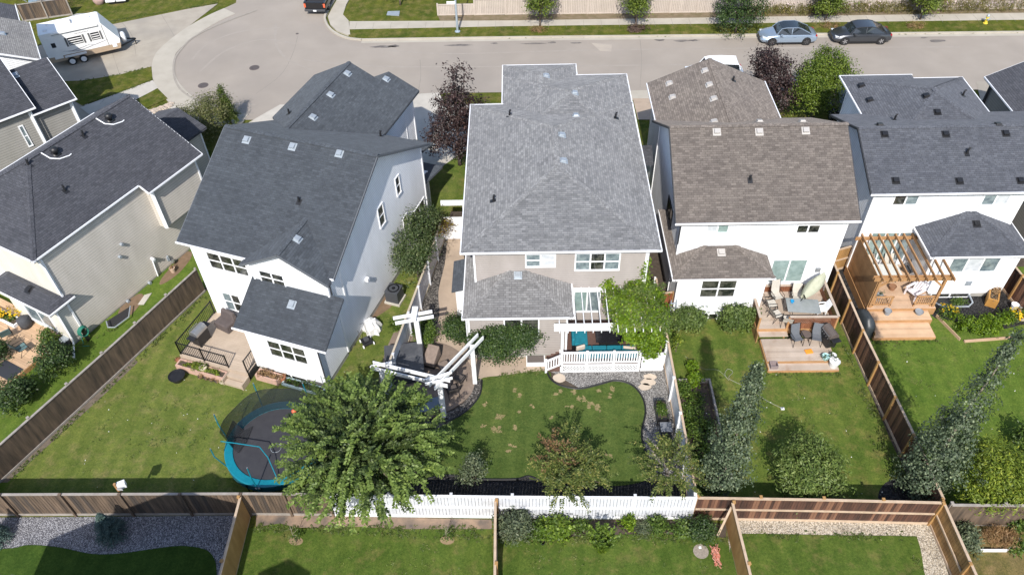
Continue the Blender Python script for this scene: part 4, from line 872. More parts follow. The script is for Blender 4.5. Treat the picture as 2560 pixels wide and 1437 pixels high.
def feather(label, px, py, hc, R, H, n, lm, L=.13, W=.06, lm2=None, seed=0, flat=.5, tm=None, r=.07, per=12, ln=(.45, .85), st0=(.15, .8), name='tree', cat='tree', down=-.15):
    b = P(px, py, hc); t = thing(name, label, cat, (b.x, b.y, 0)); c = np.array([b.x, b.y, hc]); d = rdir(n); d[:, 2] = np.where(d[:, 2] < down, -d[:, 2], d[:, 2])
    trunk(t, (b.x, b.y), hc + H * .5, r, [tuple(c + [0, 0, H * .5])] + [tuple(c + q * np.array([R, R, H]) * .85) for q in d[:12]], tm or bark)
    ph = np.arctan2(d[:, 1], d[:, 0]); lob = 1 + .22 * np.sin(ph * 4 + seed) + .12 * np.sin(ph * 7 + seed * 2)
    s_ = d * np.array([R, R, H]) * (RNG.uniform(st0[0], st0[1], (n, 1)) * lob[:, None]); l_ = RNG.uniform(ln[0], ln[1], n)
    d2 = d * np.array([1, 1, flat]) + [0, 0, .15] + RNG.normal(size=(n, 3)) * .2; d2 /= np.linalg.norm(d2, axis=1)[:, None]
    k = int(n * .91) if lm2 else n
    C, D, Nn = shoots(t, c, d2[:k], l_[:k], s_[:k], lm, L, W, per, .3, .2); leafmesh('crown', C, D, Nn, L, W, lm, t)
    if lm2:
        sel = s_[k:] * np.array([.45, .45, .9]) + np.array([-R * .35, R * .3, H * .3])
        C, D, Nn = shoots(t, c, d2[k:], l_[k:], sel, lm2, L, W, per, .3, .2); leafmesh('crown', C, D, Nn, L, W, lm2, t, )
    return t
feather('bushy spreading tree with rust-brown patches at the foot of the middle lawn', 1425, 1175, 1.7, 1.75, 1.25, 330, Lred, lm2=Lrust, seed=2)
feather('sparse tree with a bare forked stem leaning over the white side fence corner', 1672, 1172, 2.0, 1.35, 1.1, 120, Lred, seed=4, tm=barkp, r=.05, st0=(.35, .95))
# two columnar poplars
def poplar(label, px, py, H, w0, n, dens, bare, ex=.8, tp=1.5):
    b = P(px, py); t = thing('tree', label, 'tree', (b.x, b.y, 0), group=None)
    trunk(t, (b.x, b.y), H, .085, [(b.x, b.y, H * .97)], barkp, .1)
    zz = RNG.random(n) ** ex * (H - .5) + .45; q = zz / H; prof = w0 * np.where(q < .22, .6 + q * 1.8, 1.0) * np.clip(1.12 - q ** tp * 1.05, .1, 1); prof *= 1 + .18 * np.sin(zz * 3.1) 
    keep = (q < .55) | (RNG.random(n) < bare); zz, prof = zz[keep], prof[keep]; n = len(zz)
    an = RNG.uniform(0, 6.283, n); rad = prof * (1 - .5 * RNG.random(n) ** 2) * (1 + .2 * np.sin(an * 3 + zz * 1.3) + .14 * np.sin(an * 5 - zz * 3.1)) * RNG.uniform(.85, 1.2, n)
    cc = np.stack([b.x + rad * np.cos(an), b.y + rad * np.sin(an), zz], 1); o_ = np.stack([np.cos(an), np.sin(an), np.full(n, .5)], 1)
    m = dens; C = np.repeat(cc, m, 0) + RNG.normal(size=(n * m, 3)) * .1; dd = np.repeat(o_, m, 0); Nn = dd + rdir(n * m) * .6; Nn /= np.linalg.norm(Nn, axis=1)[:, None]
    D = np.array([0, 0, 1.]) + rdir(n * m) * .8; leafmesh('crown', C, D, Nn, .11, .085, Lpop, t); return t
poplar('tall narrow grey-green poplar standing right of the white side fence', 1795, 1232, 9.4, .9, 1150, 11, .7)
poplar('larger columnar grey-green poplar leaning off the right-hand dark fence', 2292, 1222, 11.0, 1.3, 1650, 11, .3, 1.25, .85)
b = P(2003, 1222); tree('rounded willow-leaved tree casting a shadow on the right middle lawn', 'tree', (b.x, b.y), 1.6, [((0, .1, 1.6), (1.15, 1.1, 1.0)), ((-.75, .3, 1.7), (.7, .65, .7)), ((.6, -.45, 1.0), (.95, .85, .6)), ((.1, .9, 2.1), (.55, .6, .6)), ((-.5, -.6, 1.0), (.8, .6, .6)), ((.85, .3, 1.6), (.6, .6, .6))], 340, 34, .2, .17, .055, Lwil, r=.08)
b = P(2458, 1250); tree('yellow-green willow-leaved tree at the corner beside the large poplar', 'tree', (b.x, b.y), 2, [((0, .1, 2.0), (1.2, 1.1, 1.1)), ((-.8, -.6, 1.5), (.9, .8, .7)), ((.8, .5, 1.6), (.8, .8, .8)), ((-.2, 1.0, 2.2), (.7, .7, .7)), ((.6, -.7, 1.5), (.8, .6, .6))], 340, 34, .2, .16, .05, Lyel, r=.09)
b = P(1185, 1212); tree('small grey-green shrubby tree on the black mulch below the lawn', 'tree', (b.x, b.y), 1.3, [((0, .1, 1.0), (.5, .45, .7)), ((.15, .2, 1.6), (.35, .3, .5)), ((-.35, 0, .5), (.35, .3, .3))], 90, 22, .13, .11, .06, Lgrey, r=.04)
b = P(1048, 700); tree('leafy dark green tree crowding the gap between the blue-white wall and the white fence', 'tree', (b.x, b.y), 3, [((0, 0, 2.6), (1.15, 1.3, 1.1)), ((.25, 1.2, 3.1), (.8, 1.0, .8)), ((-.4, -.4, 1.7), (.9, .8, .8)), ((.5, 2.5, 2.6), (.8, 1.2, .6))], 300, 30, .22, .13, .065, leafm('leaf_lilac', (.03, .055, .018), (.075, .11, .035), (.2, .24, .12), .25), r=.1)
b = P(1082, 570, 1.5); tree('bronze and yellow tinted shrub at the top end of the white side fence', 'shrub', (b.x, b.y), 1.3, [((0, 0, 1.5), (.9, .8, .5)), ((.5, .3, 1.4), (.6, .6, .4))], 60, 30, .17, .12, .07, leafm('leaf_bronze', (.09, .05, .025), (.2, .15, .04), (.5, .42, .06), .3), r=.05, name='shrub')
# purple trees in front yards
b = P(1150, 412); tree('dark purple-leaved tree with a thin see-through top, left of the grey-roofed house', 'tree', (b.x, b.y), 5, [((0, 0, 2.5), (2.2, 2.0, 1.7)), ((.2, .1, 4.4), (1.4, 1.3, 1.3))], 270, 30, .26, .17, .09, Lpurp, bark2, r=.13, shell=.5)
b = Vector((b.x, b.y, 0)); tb = [o for o in col.objects if o.name.startswith('tree')][-1]
C, D, Nn = clumps([((b.x + .3, b.y, 6.6), (.95, .9, 1.6)), ((b.x + .1, b.y, 5.4), (1.5, 1.4, 1.0))], 130, 7, .2, .2, .1, shell=.8); leafmesh('upper_crown', C, D, Nn, .2, .1, Lpurp, tb)
m = MB()
for i in range(16):
    a = random.uniform(0, 6.28); m.tube([(b.x, b.y, 2.5), (b.x + .4 * math.cos(a), b.y + .4 * math.sin(a), 4.2), (b.x + random.uniform(.5, 1.3) * math.cos(a), b.y + random.uniform(.5, 1.2) * math.sin(a), random.uniform(5, 7.6))], [.05, .035, .012], 4)
m.build('branch', bark2, tb, world=True)
b = P(1925, 285); tree('purple-leaved tree pressed against the round green tree', 'tree', (b.x, b.y), 5, [((-.4, 0, 3.0), (1.8, 1.7, 1.5)), ((-1.0, .1, 4.2), (1.2, 1.1, 1.0)), ((.4, -.8, 2.0), (1.4, 1.3, 1.2))], 270, 28, .25, .17, .09, Lpurp, bark2, r=.12, shell=.5)
b = P(2030, 298); tree('round bright green tree between the brown and blue-slate roofs', 'tree', (b.x, b.y), 4, [((0, 0, 3.1), (1.85, 1.8, 1.8)), ((.4, .4, 4.0), (1.3, 1.3, 1.2)), ((-.6, -.5, 2.3), (1.5, 1.4, 1.3))], 560, 34, .24, .14, .08, leafm('leaf_maple', (.06, .1, .012), (.13, .19, .022), (.24, .31, .05), .3), r=.12)
# street trees
def stree(px, py, h, R, lm, lab, rz=1.0, sh=.5, M=190):
    b = P(px, py, .1); t = tree(lab, 'tree', (b.x, b.y), h, [((0, 0, h), (R, R, R * 1.1 * rz)), ((.2, .1, h + R * .6), (R * .75, R * .75, R * .7)), ((-.1, 0, h - R * .7), (R * .8, R * .8, R * .6))], M, 30, .26, .17, .1, lm, bark, .08, group='young trees along the street verge', shell=sh); return t
Ls = leafm('leaf_street', (.07, .11, .015), (.15, .205, .028), (.25, .3, .06), .3)
stree(1350, 66, 2.90, 1.39, Ls, 'first small street tree from the lamp post, with bare soil ring')
stree(1588, 70, 3.00, 1.32, Ls, 'second street tree from the lamp post, purple shrub at its foot')
stree(1838, 82, 2.70, 1.98, Ldark, 'dense dark round tree beside the silver parked car', 1.1, .25, 260)
stree(2062, 52, 2.60, 1.45, Ls, 'street tree behind the gap between the two parked cars')
stree(2300, 50, 2.70, 1.45, Ls, 'street tree to the right of the dark grey car')
stree(1001, 14, 3.90, 2.24, Ldark, 'dark lawn tree cut by the top edge, left of the street lamp', 1, .4, 160)
b = P(1590, 78, .1); tree('low purple-brown shrub around the second street tree', 'shrub', (b.x, b.y), .3, [((0, 0, .3), (.95, .4, .3))], 50, 22, .12, .12, .06, leafm('leaf_barberry', (.09, .06, .05), (.16, .11, .09)), r=.02, name='shrub')
for px, py, lab in ((1347, 78, 'dry grass tuft under the first street tree'), (2075, 68, 'straw-coloured grasses at the foot of the tree between the parked cars'), (2290, 68, 'straw-coloured grasses below the rightmost street tree')):
    b = P(px, py, .1); tree(lab, 'grass', (b.x, b.y), .2, [((0, 0, .2), (.8, .5, .25))], 40, 20, .12, .16, .02, Ldry, r=.01, name='tall_grass', group='dry grass clumps on the verge')
# flowering strip in front of the beige fence, right part
a_, b_ = P(1860, 36, .1), P(2620, 24, .1); C = []
n = 1500; tt = RNG.random(n); cc = np.stack([a_.x + (b_.x - a_.x) * tt, a_.y + .3 + (b_.y - a_.y) * tt + RNG.uniform(-.75, .7, n), RNG.uniform(.2, 1.25, n) * (.6 + .5 * tt)], 1)
C = np.repeat(cc, 16, 0) + RNG.normal(size=(n * 16, 3)) * .14; C[:, 2] = np.maximum(C[:, 2], .12); D = rdir(n * 16) + [0, 0, 1.2]; Nn = rdir(n * 16) + [0, -.8, .3]; Nn /= np.linalg.norm(Nn, axis=1)[:, None]
props(leafmesh('wildflowers', C, D, Nn, .2, .035, leafm('leaf_meadow', (.1, .1, .02), (.17, .16, .045), (.3, .22, .1)), None), 'tall meadow planting in front of the beige fence', 'meadow', kind='stuff')
k = 1100; tt = RNG.random(k) ** .6; C = np.stack([a_.x + (b_.x - a_.x) * tt, a_.y + .3 + (b_.y - a_.y) * tt + RNG.uniform(-.7, .7, k), RNG.uniform(.6, 1.15, k)], 1); Nn = rdir(k) * .5 + [0, -.4, 1]; props(leafmesh('blossoms', C, rdir(k), Nn / np.linalg.norm(Nn, axis=1)[:, None], .1, .09, Lpink, None), 'pale pink blossoms over the meadow strip by the beige fence', 'flowers', kind='stuff')
# bush and conifer by the cul-de-sac
b = P(492, 350); tree('big mounded olive-green shrub between the two slate roofs by the cul-de-sac', 'shrub', (b.x, b.y), 1, [((0, 0, 1.1), (2.2, 1.7, 1.3)), ((1.3, 1.6, 1.4), (1.4, 1.4, 1.3)), ((-1.6, .5, .9), (1.3, 1.3, 1.0))], 460, 34, .26, .16, .05, leafm('leaf_olive', (.08, .1, .028), (.15, .165, .06), (.22, .2, .1)), r=.06, name='shrub')
b = P(580, 314); t = thing('tree', 'slim pointed green cedar standing on the rim of the cul-de-sac', 'tree', (b.x, b.y, 0)); trunk(t, (b.x, b.y), 3, .07, [(b.x, b.y, 3.1)], bark)
bl = [((b.x, b.y, .5 + i * .42), (.62 * (1 - i / 7.5), .62 * (1 - i / 7.5), .45)) for i in range(7)]; C, D, Nn = clumps(bl, 240, 26, .1, .11, .05, shell=.2, up=.2); leafmesh('crown', C, np.tile([0, 0, 1.], (len(C), 1)) + rdir(len(C)) * .5, Nn, .12, .05, Lhedge, t)
# conifer near spruce and other low trees
def spruce(px, py, h, R, lab):
    b = P(px, py); t = thing('tree', lab, 'tree', (b.x, b.y, 0)); trunk(t, (b.x, b.y), h, .06, [(b.x, b.y, h)], bark2); n = 330; q = RNG.random(n) ** 1.3; an = RNG.uniform(0, 6.28, n)
    rad = R * (1 - q) ** .8; d = np.stack([np.cos(an), np.sin(an), np.full(n, .05)], 1); s0 = np.stack([rad * np.cos(an) * .25, rad * np.sin(an) * .25, q * h + .1], 1)
    Cs = []; Ds = []
    for i in range(n):
        k = 22; tt = np.linspace(0, 1, k); p = np.array([b.x, b.y, 0]) + s0[i] + np.outer(tt * rad[i] * .8, d[i]); Cs.append(p + RNG.normal(size=(k, 3)) * .035); Ds.append(d[i] + RNG.normal(size=(k, 3)) * .5)
    C = np.concatenate(Cs); D = np.concatenate(Ds); Nn = rdir(len(C)) * .6 + [0, 0, 1]; leafmesh('crown', C, D, Nn / np.linalg.norm(Nn, axis=1)[:, None], .1, .028, Lspr, t)
spruce(285, 1338, 1.75, .72, 'small blue spruce in the grey gravel in front of the brown back fence')
spruce(0, 1350, 1.7, .6, 'blue spruce cut by the left edge of the gravel yard')
def bush(px, py, rx, ry, rz, lm, lab, M=70, m=26, L=.13, W=.07, cr=.14, cat='shrub', name='shrub', z=0, group=None, **kw):
    b = P(px, py, z); return tree(lab, cat, (b.x, b.y), z + rz * .8, [((0, 0, z + rz * .8), (rx, ry, rz)), ((rx * .3, ry * .3, z + rz * .9), (rx * .7, ry * .7, rz * .8))], M, m, cr, L, W, lm, bark, .03, group, name, **kw)
bush(150, 930, .85, .95, 1.15, Ldark, 'dark green shrub at the right edge of the cedar deck, left side', 150, 24)
bush(132, 868, .4, .4, .7, Lmid, 'slender leafy shrub growing beside the cedar deck chairs', 50)
bush(48, 1010, .95, .9, .95, Ldark, 'low dark shrub below the cedar deck at the left edge', 150)
bush(12, 905, .5, .5, .9, Ldark, 'dark shrub cut by the left edge in front of the dark mat', 60)
bush(1285, 1335, .75, .6, .8, Lgrey, 'blue-green willowy shrub against the near side of the white back fence', 130, 26, .15, .05)
bush(1385, 1335, .75, .45, .45, leafm('leaf_broad', (.06, .11, .012), (.14, .22, .022), (.24, .33, .05), .3), 'bright broad-leaved shrub below the white back fence', 100, 24, .16, .12)
bush(1340, 1342, .4, .35, .4, Lmid, 'small plant between the blue-green and the bright shrubs', 40)
bush(1455, 1322, .3, .2, .25, Lmid, 'tiny dry-looking plant right of the bright broad-leaved shrub', 20)
bush(1568, 1318, .25, .2, .35, Lbright, 'small lime plant below the white fence, right of the upright shrub', 25)
bush(1640, 1322, .4, .25, .35, Lmid, 'weedy green clump below the right end of the white fence', 40)
bush(1705, 1330, .4, .3, .35, Lmid, 'weedy green plant beside the dark standard bush', 40)
bush(1605, 1326, .3, .2, .25, Lgrey, 'grey-green iris-like clump in the soil strip', 24, 20, .2, .03)
b = P(1503, 1372); t = thing('shrub', 'upright lime-green shrub with ladder-like shoots on the near lawn', 'shrub', (b.x, b.y, 0)); d = rdir(90) * [.55, .45, 0] + [0, 0, 1]; d /= np.linalg.norm(d, axis=1)[:, None]
trunk(t, (b.x, b.y), .8, .03, [(b.x, b.y, .8)] + [tuple(np.array([b.x, b.y, .3]) + q * .7) for q in d[:8]], bark)
C, D, Nn = shoots(t, [b.x, b.y, .1], d, RNG.uniform(.6, 1.5, 90), rdir(90) * [.18, .18, 0], None, .11, .06, 24, .1, .1); leafmesh('crown', C, D, Nn, .13, .07, MATS['leaf_broad'], t)
bush(1748, 1345, .5, .45, .75, Ldark, 'dark rounded standard bush near the honey-coloured fence', 110, 26, .1, .06)
# saplings
for px, py, hh, lab in ((740, 1352, 1.4, 'bare thin sapling at the left end of the narrow lawn'), (1118, 1350, 1.5, 'thin sapling with a few low leaves near the middle fence')):
    b = P(px, py); t = thing('tree', lab, 'tree', (b.x, b.y, 0)); m = MB(); m.tube([(b.x, b.y, 0), (b.x - .03, b.y + .02, hh * .5), (b.x + .05, b.y, hh)], [.018, .012, .006], 5)
    for i in range(6):
        z = hh * (.3 + .1 * i); a = random.uniform(0, 6.28); m.tube([(b.x, b.y, z), (b.x + .3 * math.cos(a), b.y + .3 * math.sin(a), z + .25)], [.008, .003], 4)
    m.build('trunk', barkp, t, world=True); C, D, Nn = clumps([((b.x, b.y, .35), (.28, .28, .25))], 12, 10, .08, .08, .05); leafmesh('crown', C, D, Nn, .08, .05, Lmid, t)
    props(S('soil_ring', [tuple(np.array((px, py)) + (18 * math.cos(q), 11 * math.sin(q))) for q in np.linspace(0, 6, 12)], .021, plain('dry_ring', (.28, .2, .12), (.2, .15, .08), 5, .95)))
# viburnum by the house and vine leaves
b = P(1262, 897); tree('broad dark green tree hugging the taupe house, right of the white beam', 'tree', (b.x, b.y), 2, [((0, .1, 1.7), (1.75, 1.15, 1.05)), ((.75, .1, 2.0), (1.2, 1.0, .8)), ((-.6, -.2, 1.3), (1.1, .9, .9))], 560, 34, .17, .1, .075, Ldark, r=.08, shell=.3)
b = P(1150, 862); tree('smaller dark green shrub left of the white angled beam, beside the grey bay roof', 'shrub', (b.x, b.y), 1.4, [((0, 0, 1.3), (.8, .75, .6))], 150, 30, .15, .1, .075, Ldark, r=.05, name='shrub', shell=.3)
b = P(1068, 850); tree('small green shrub behind the free-standing white post with crossed beams', 'shrub', (b.x, b.y), .8, [((0, 0, .7), (.65, .85, .55))], 110, 26, .13, .11, .06, Lmid, r=.03, name='shrub')
bush(1000, 820, .4, .3, .4, Lmid, 'leafy clump between the hot tub and the white fence', 40)
for q in ((1705, 818, 1.15, .5, .75, 'bushy vine against the white wall, left of the basement window'), (1838, 818, 1.1, .45, .8, 'bushy vine against the white wall, between the basement window and the wooden deck')):
    bush(*q[:5], leafm('leaf_hop', (.055, .09, .02), (.11, .165, .04), (.2, .26, .08)) if 'leaf_hop' not in MATS else MATS['leaf_hop'], q[5], 190, 28, .13, .09, .16, 'vine', 'vine')

# ragged grass tufts along fence feet, lawn rims and slabs
def tufts(name, lab, lines, lm, dens=26, spread=.1, L=.13):
    Cs = []
    for a, b in lines:
        a = np.array(a, float); b = np.array(b, float); n = int(np.linalg.norm(b - a) * dens); tt = RNG.random(n); c = a + np.outer(tt, b - a) + RNG.normal(size=(n, 2)) * spread
        k = (np.sin(tt * np.linalg.norm(b - a) * 2.1 + a[0]) + RNG.normal(size=n) * .6) > -.3; c = c[k]; Cs.append(np.repeat(c, 6, 0) + RNG.normal(size=(len(c) * 6, 2)) * .035)
    C = np.concatenate(Cs); n = len(C); C = np.concatenate([C, RNG.uniform(.02, .06, (n, 1))], 1); D = rdir(n) + [0, 0, .25]; Nn = rdir(n) * .6 + [0, -.2, 1.2]; Nn /= np.linalg.norm(Nn, axis=1)[:, None]
    props(leafmesh(name, C, D, Nn, L, .03, lm, None), lab, 'grass', kind='stuff')
Lgr = leafm('leaf_grass', (.06, .1, .02), (.11, .155, .035), (.22, .2, .09), .3)
px_ = lambda *q: [tuple(P(a, b)[:2]) for a, b in q]
seg = lambda l: list(zip(l[:-1], l[1:]))
tufts('grass_tufts', 'rough grass growing along fence feet and lawn rims of all yards', seg([(-26, 18.75), (-9.5, 18.6)]) + seg([(-24.9, 20.2), (-18.8, 32.5)]) + seg([(-25.4, 20.9), (-19.3, 33)]) + seg([(-7.6, 24), (-6.6, 29.2), (-5.8, 33)]) + seg([(8, 18.2), (17.6, 17.95)]) + seg([(17.5, 20), (17.45, 28)]) + seg([(18.4, 20), (18.1, 28)]) + seg([(12.7, 26.1), (16.7, 26.1)]) + seg([(19, 28.25), (22.6, 28.25)]) + seg([(9.85, 20), (9.8, 25.5)]) + seg([(-12.4, 17.6), (-1.5, 17.0)]) + seg([(-1.2, 16.9), (8.9, 16.8)]) + seg(px_((1196, 950), (1262, 938), (1366, 927))) + seg(px_((870, 96), (1280, 93), (2550, 81))) + seg(px_((872, 76), (1280, 68), (2550, 53))) + seg(px_((200, 203), (300, 188), (379, 168))) + seg(px_((205, 265), (290, 236), (382, 202))) + seg(px_((640, 1320), (900, 1318), (1225, 1324))) + seg(px_((1245, 1346), (1480, 1341), (1740, 1337))) + seg(px_((1832, 1340), (2270, 1342), (2300, 1420))) + seg(px_((290, 820), (180, 880))) + seg(px_((545, 8), (300, 50), (150, 92))), Lgr)
tufts('weed_patches', 'scattered clover and dandelion leaves in the lawns', [((RNG.uniform(a, b), RNG.uniform(c, d)),) * 2 for a, b, c, d in []] + [((x, y), (x + .25, y + .12)) for x, y in [(RNG.uniform(-22, -9), RNG.uniform(19.5, 25.5)) for _ in range(110)] + [(RNG.uniform(8.5, 17.2), RNG.uniform(18.5, 26)) for _ in range(60)] + [(RNG.uniform(19, 27), RNG.uniform(18.5, 28)) for _ in range(50)] + [(RNG.uniform(-11.5, 8.5), RNG.uniform(13.5, 16.6)) for _ in range(60)]], leafm('leaf_clover', (.09, .14, .03), (.15, .2, .05), (.28, .26, .12), .3), 22, .13, .07)
k = 120; C = np.stack([np.concatenate([RNG.uniform(-22, -9, 60), RNG.uniform(9, 17, 30), RNG.uniform(19, 27, 30)]), RNG.uniform(19, 27, k), np.full(k, .05)], 1); props(leafmesh('daisies', C, rdir(k), np.tile([0, 0, 1.], (k, 1)), .06, .05, plain('petal_white', (.75, .75, .7)), None), 'tiny white blossoms dotted over the lawns', 'flowers', kind='stuff')
# ------------------------------------------------------------------ fences
def fence(label, pts, h, board, post, rail, cap=None, step=2.44, side=1, bw=.14, midrail=False, group=None, kick=True, gap=.012, postside=True, hs=None, name='fence', lean=.01, thick=.02, pflip=1, back=True):
    """pts world xy. side=+1: posts on the left of the walking direction."""
    o = pts[0]; t = thing(name, label, 'fence', (o[0], o[1], 0), group=group)
    def add(mb, nm, mt): mb.build(nm, mt, t, world=True)
    for a, b in zip(pts[:-1], pts[1:]):
        A = Vector((a[0], a[1], 0)); B = Vector((b[0], b[1], 0)); L = (B - A).length; d = (B - A) / L; nrm = Vector((-d.y, d.x, 0)) * side; k = max(1, round(L / step))
        for i in range(k):
            p = A + d * (L * i / k); q = A + d * (L * (i + 1) / k); l = (q - p).length; nb = max(2, round(l / bw)); m = MB(); sag = random.uniform(-.02, .02)
            for j in range(nb):
                u = p + d * (l * (j + .5) / nb) - nrm * (random.uniform(0, .006)); w_ = l / nb - gap; hh = h + random.uniform(-.008, .008)
                m.beam(u + Vector((0, 0, .1)), u + Vector((0, 0, hh - .04)), w_, thick, up=tuple(nrm))
            zc = (h + .06) / 2; bk = nrm * -.016; m.beam(p + bk + Vector((0, 0, .1)) + d * .0, p + bk + Vector((0, 0, h - .05)), .001, .001) if False else None
            if back: m.add([p + bk + Vector((0, 0, .1)), q + bk + Vector((0, 0, .1)), q + bk + Vector((0, 0, h - .06)), p + bk + Vector((0, 0, h - .06))], [(0, 1, 2, 3)])  # added backing sheet keeps sunlight from leaking between the boards
            add(m, 'panel', board)
            if kick: r = MB(); r.beam(p + nrm * .012 + Vector((0, 0, .08)), q + nrm * .012 + Vector((0, 0, .08)), .045, .16); add(r, 'kickboard', cap or rail)
            if midrail: r = MB(); r.beam(p + nrm * .045 + Vector((0, 0, h * .52)), q + nrm * .045 + Vector((0, 0, h * .52)), .05, .09); add(r, 'rail', cap or rail)
            r = MB()
            r.beam(p + Vector((0, 0, h + .0)), q + Vector((0, 0, h + .0 + sag * .3)), .11 if cap else .1, .045)
            add(r, 'rail', cap or rail)
            if postside or i == 0:
                pm = MB(); lx = d * random.uniform(-lean, lean) * 2; pm.beam(p + nrm * .06 * pflip + Vector((0, 0, -.05)), p + nrm * .06 * pflip + lx + Vector((0, 0, h + .06)), .1, .1, up=tuple(nrm)); pm.beam(p + nrm * .06 * pflip + lx + Vector((0, 0, h + .05)), p + nrm * .06 * pflip + lx + Vector((0, 0, h + .1)), .13, .13, up=tuple(nrm)); add(pm, 'post', post)
    p = Vector((pts[-1][0], pts[-1][1], 0)); pm = MB(); pm.beam(p + nrm * .06 * pflip + Vector((0, 0, -.05)), p + nrm * .06 * pflip + Vector((0, 0, h + .08)), .1, .1, up=tuple(nrm)); add(pm, 'post', post)
    return t
fence('long weathered brown back fence with grey cap and posts, behind the grey gravel yard', [(-33, 18.55), (-23.6, 18.38), (-12.7, 18.3), (-8.85, 18.22)], 1.85, oldwood, oldwood, greywood, greywood, side=-1)
fence('white back fence with mid rail behind the big feathery tree and middle lawn', [(-8.8, 18.2), (-.6, 18.0), (7.48, 17.86)], 1.85, whitew, whitew, white, None, side=-1, midrail=True, bw=.15, gap=.015, pflip=-1, back=False)
fence('red-brown back fence with pale mid rail above the cream gravel', [(7.55, 17.86), (13, 17.7), (18.1, 17.5)], 1.85, redwood, newwood, railw, railw, side=-1, midrail=True, bw=.13, pflip=-1)
fence('dark grey-brown back fence at the bottom right corner beyond the honey-coloured fence', [(18.45, 17.42), (30, 17.2)], 1.8, oldwood, greywood, greywood, greywood, side=1, bw=.13)
fence('weathered diagonal fence with pale cap between the beige house and the trampoline yard', [(-26.2, 18.45), (-22, 26.6), (-18.9, 32.9)], 1.82, oldwood, greywood, greywood, greywood, side=1)
fence('dark red-brown side fence with honey-coloured posts between the two right yards', [(17.72, 34.0), (17.8, 27.5), (18.12, 21), (18.2, 17.7)], 1.8, redwood, newwood, railw, railw, side=-1)
fence('short return fence of red-brown wood closing the gap beside the cedar pergola', [(17.8, 33.6), (19.2, 34.1)], 1.8, newwood, redwood, railw, railw, side=-1, midrail=True)
fence('dark brown fence at the far right edge by the black mulch', [(27.5, 34.2), (28.2, 28.6), (29.5, 22)], 1.8, redwood, newwood, railw, railw, side=-1)
fence('honey-coloured fence running towards the viewer beside the grey gravel yard', [(-12.72, 18.15), (-12.68, 12.2)], 1.8, newwood, newwood, railw, railw, side=-1)
fence('thin honey-coloured fence seen edge-on below the middle of the white fence', [(-1.35, 17.85), (-1.3, 12)], 1.8, newwood, newwood, railw, railw, side=1)
fence('honey-coloured fence with a leaning brace between near lawn and cream gravel', [(9.0, 17.6), (9.15, 12)], 1.85, newwood, newwood, railw, railw, side=1)
m = MB(); m.beam((8.55, 17.0, .1), (9.0, 17.55, 1.6), .09, .09); props(m.build('brace', railw), 'leaning timber brace at the head of the honey fence by the orange cord', 'brace')
fence('honey-coloured corner fence with pale mid rail at the right end of the cream gravel', [(18.12, 17.45), (18.2, 12)], 1.85, newwood, newwood, railw, railw, side=-1, midrail=True)
# white side fences
fence('white side fence with brown top rail between the middle lawn and the right garden bed', [(7.5, 18.0), (7.5, 24.5), (7.48, 31.6)], 1.85, white, white, railw, railw, side=1, bw=.17, gap=.006)
m = MB()
for i in range(92): y = 18.05 + i * .147; m.box(7.53, 7.55, y, y + .135, .1, 1.8)
o = m.build('fence_back', redwood, [x for x in col.objects if x.name.startswith('fence') and x.get('label', '').startswith('white side fence with brown')][0], world=True)
fence('white side fence with tan top rail between the two left-hand yards', [(-7.35, 23.4), (-6.3, 29.2), (-5.55, 33.2), (-4.9, 37.3)], 1.8, whitew, whitew, plain('tan_rail', (.5, .43, .33), (.4, .34, .26), 3, .7), MATS['tan_rail'] if 'tan_rail' in MATS else None, side=-1, bw=.17, gap=.006)
m = MB()
for i in range(3):
    a_ = [(-7.35, 23.4), (-6.3, 29.2), (-5.55, 33.2), (-4.9, 37.3)]; p = Vector((*a_[i], 0)); q = Vector((*a_[i + 1], 0)); d = (q - p).normalized(); nn = Vector((-d.y, d.x, 0)) * .03
    m.beam(p + nn + Vector((0, 0, .95)), q + nn + Vector((0, 0, .95)), .02, 1.6)
m.build('fence_back', plain('tan_boards', (.33, .3, .27), (.27, .25, .22), 3, .8), [x for x in col.objects if x.get('label', '').startswith('white side fence with tan')][0], world=True)
# white front gate and arbour beam
g = thing('gate', 'plain white gate and panel under a single white beam beside the grey-roofed house', 'gate', (-4.85, 37.2, 0))
m = MB(); m.box(-4.85, -3.55, 37.18, 37.26, .08, 1.8); m.build('panel', white, g, world=True); m = MB(); m.box(-3.5, -2.6, 37.18, 37.24, .08, 1.75); m.build('door', white, g, world=True)
m = MB(); m.box(-3.6, -3.48, 37.1, 37.22, 0, 2.9); m.build('post', white, g, world=True); m = MB(); m.box(-4.9, -2.4, 37.06, 37.26, 2.86, 3.12); m.build('beam', white, g, world=True)
m = MB(); m.box(-3.42, -3.38, 37.14, 37.18, 1.0, 1.15); m.build('latch', blk, g, world=True)
# beige street fence, stepped
ft = thing('fence', 'long pale beige street fence stepping down at its left end', 'fence', (-7.3, 67.5, 0)); yf = lambda x: 67.45 - .0165 * (x + 7.3)
segs = [(-7.3, -4.0, 1.0), (-4.0, -1.2, 1.45)] + [(-1.2 + 2.44 * i, -1.2 + 2.44 * (i + 1), 1.85) for i in range(24)]
for x0, x1, h in segs:
    m = MB(); nb = int((x1 - x0) / .15)
    for j in range(nb): xa = x0 + (x1 - x0) * j / nb; m.box(xa, xa + (x1 - x0) / nb - .014, yf(xa), yf(xa) + .03, .15, h + .1)
    m.build('panel', beigef, ft, world=True); m = MB(); m.box(x0 - .07, x0 + .07, yf(x0) - .07, yf(x0) + .07, .1, h + .22); m.box(x0 + .075, x1 - .075, yf(x0) - .06, yf(x0) - .003, h + .06, h + .16); m.box(x0 + .075, x1 - .075, yf(x0) - .06, yf(x0) - .003, .12, .2); m.build('post', beigef, ft, world=True)
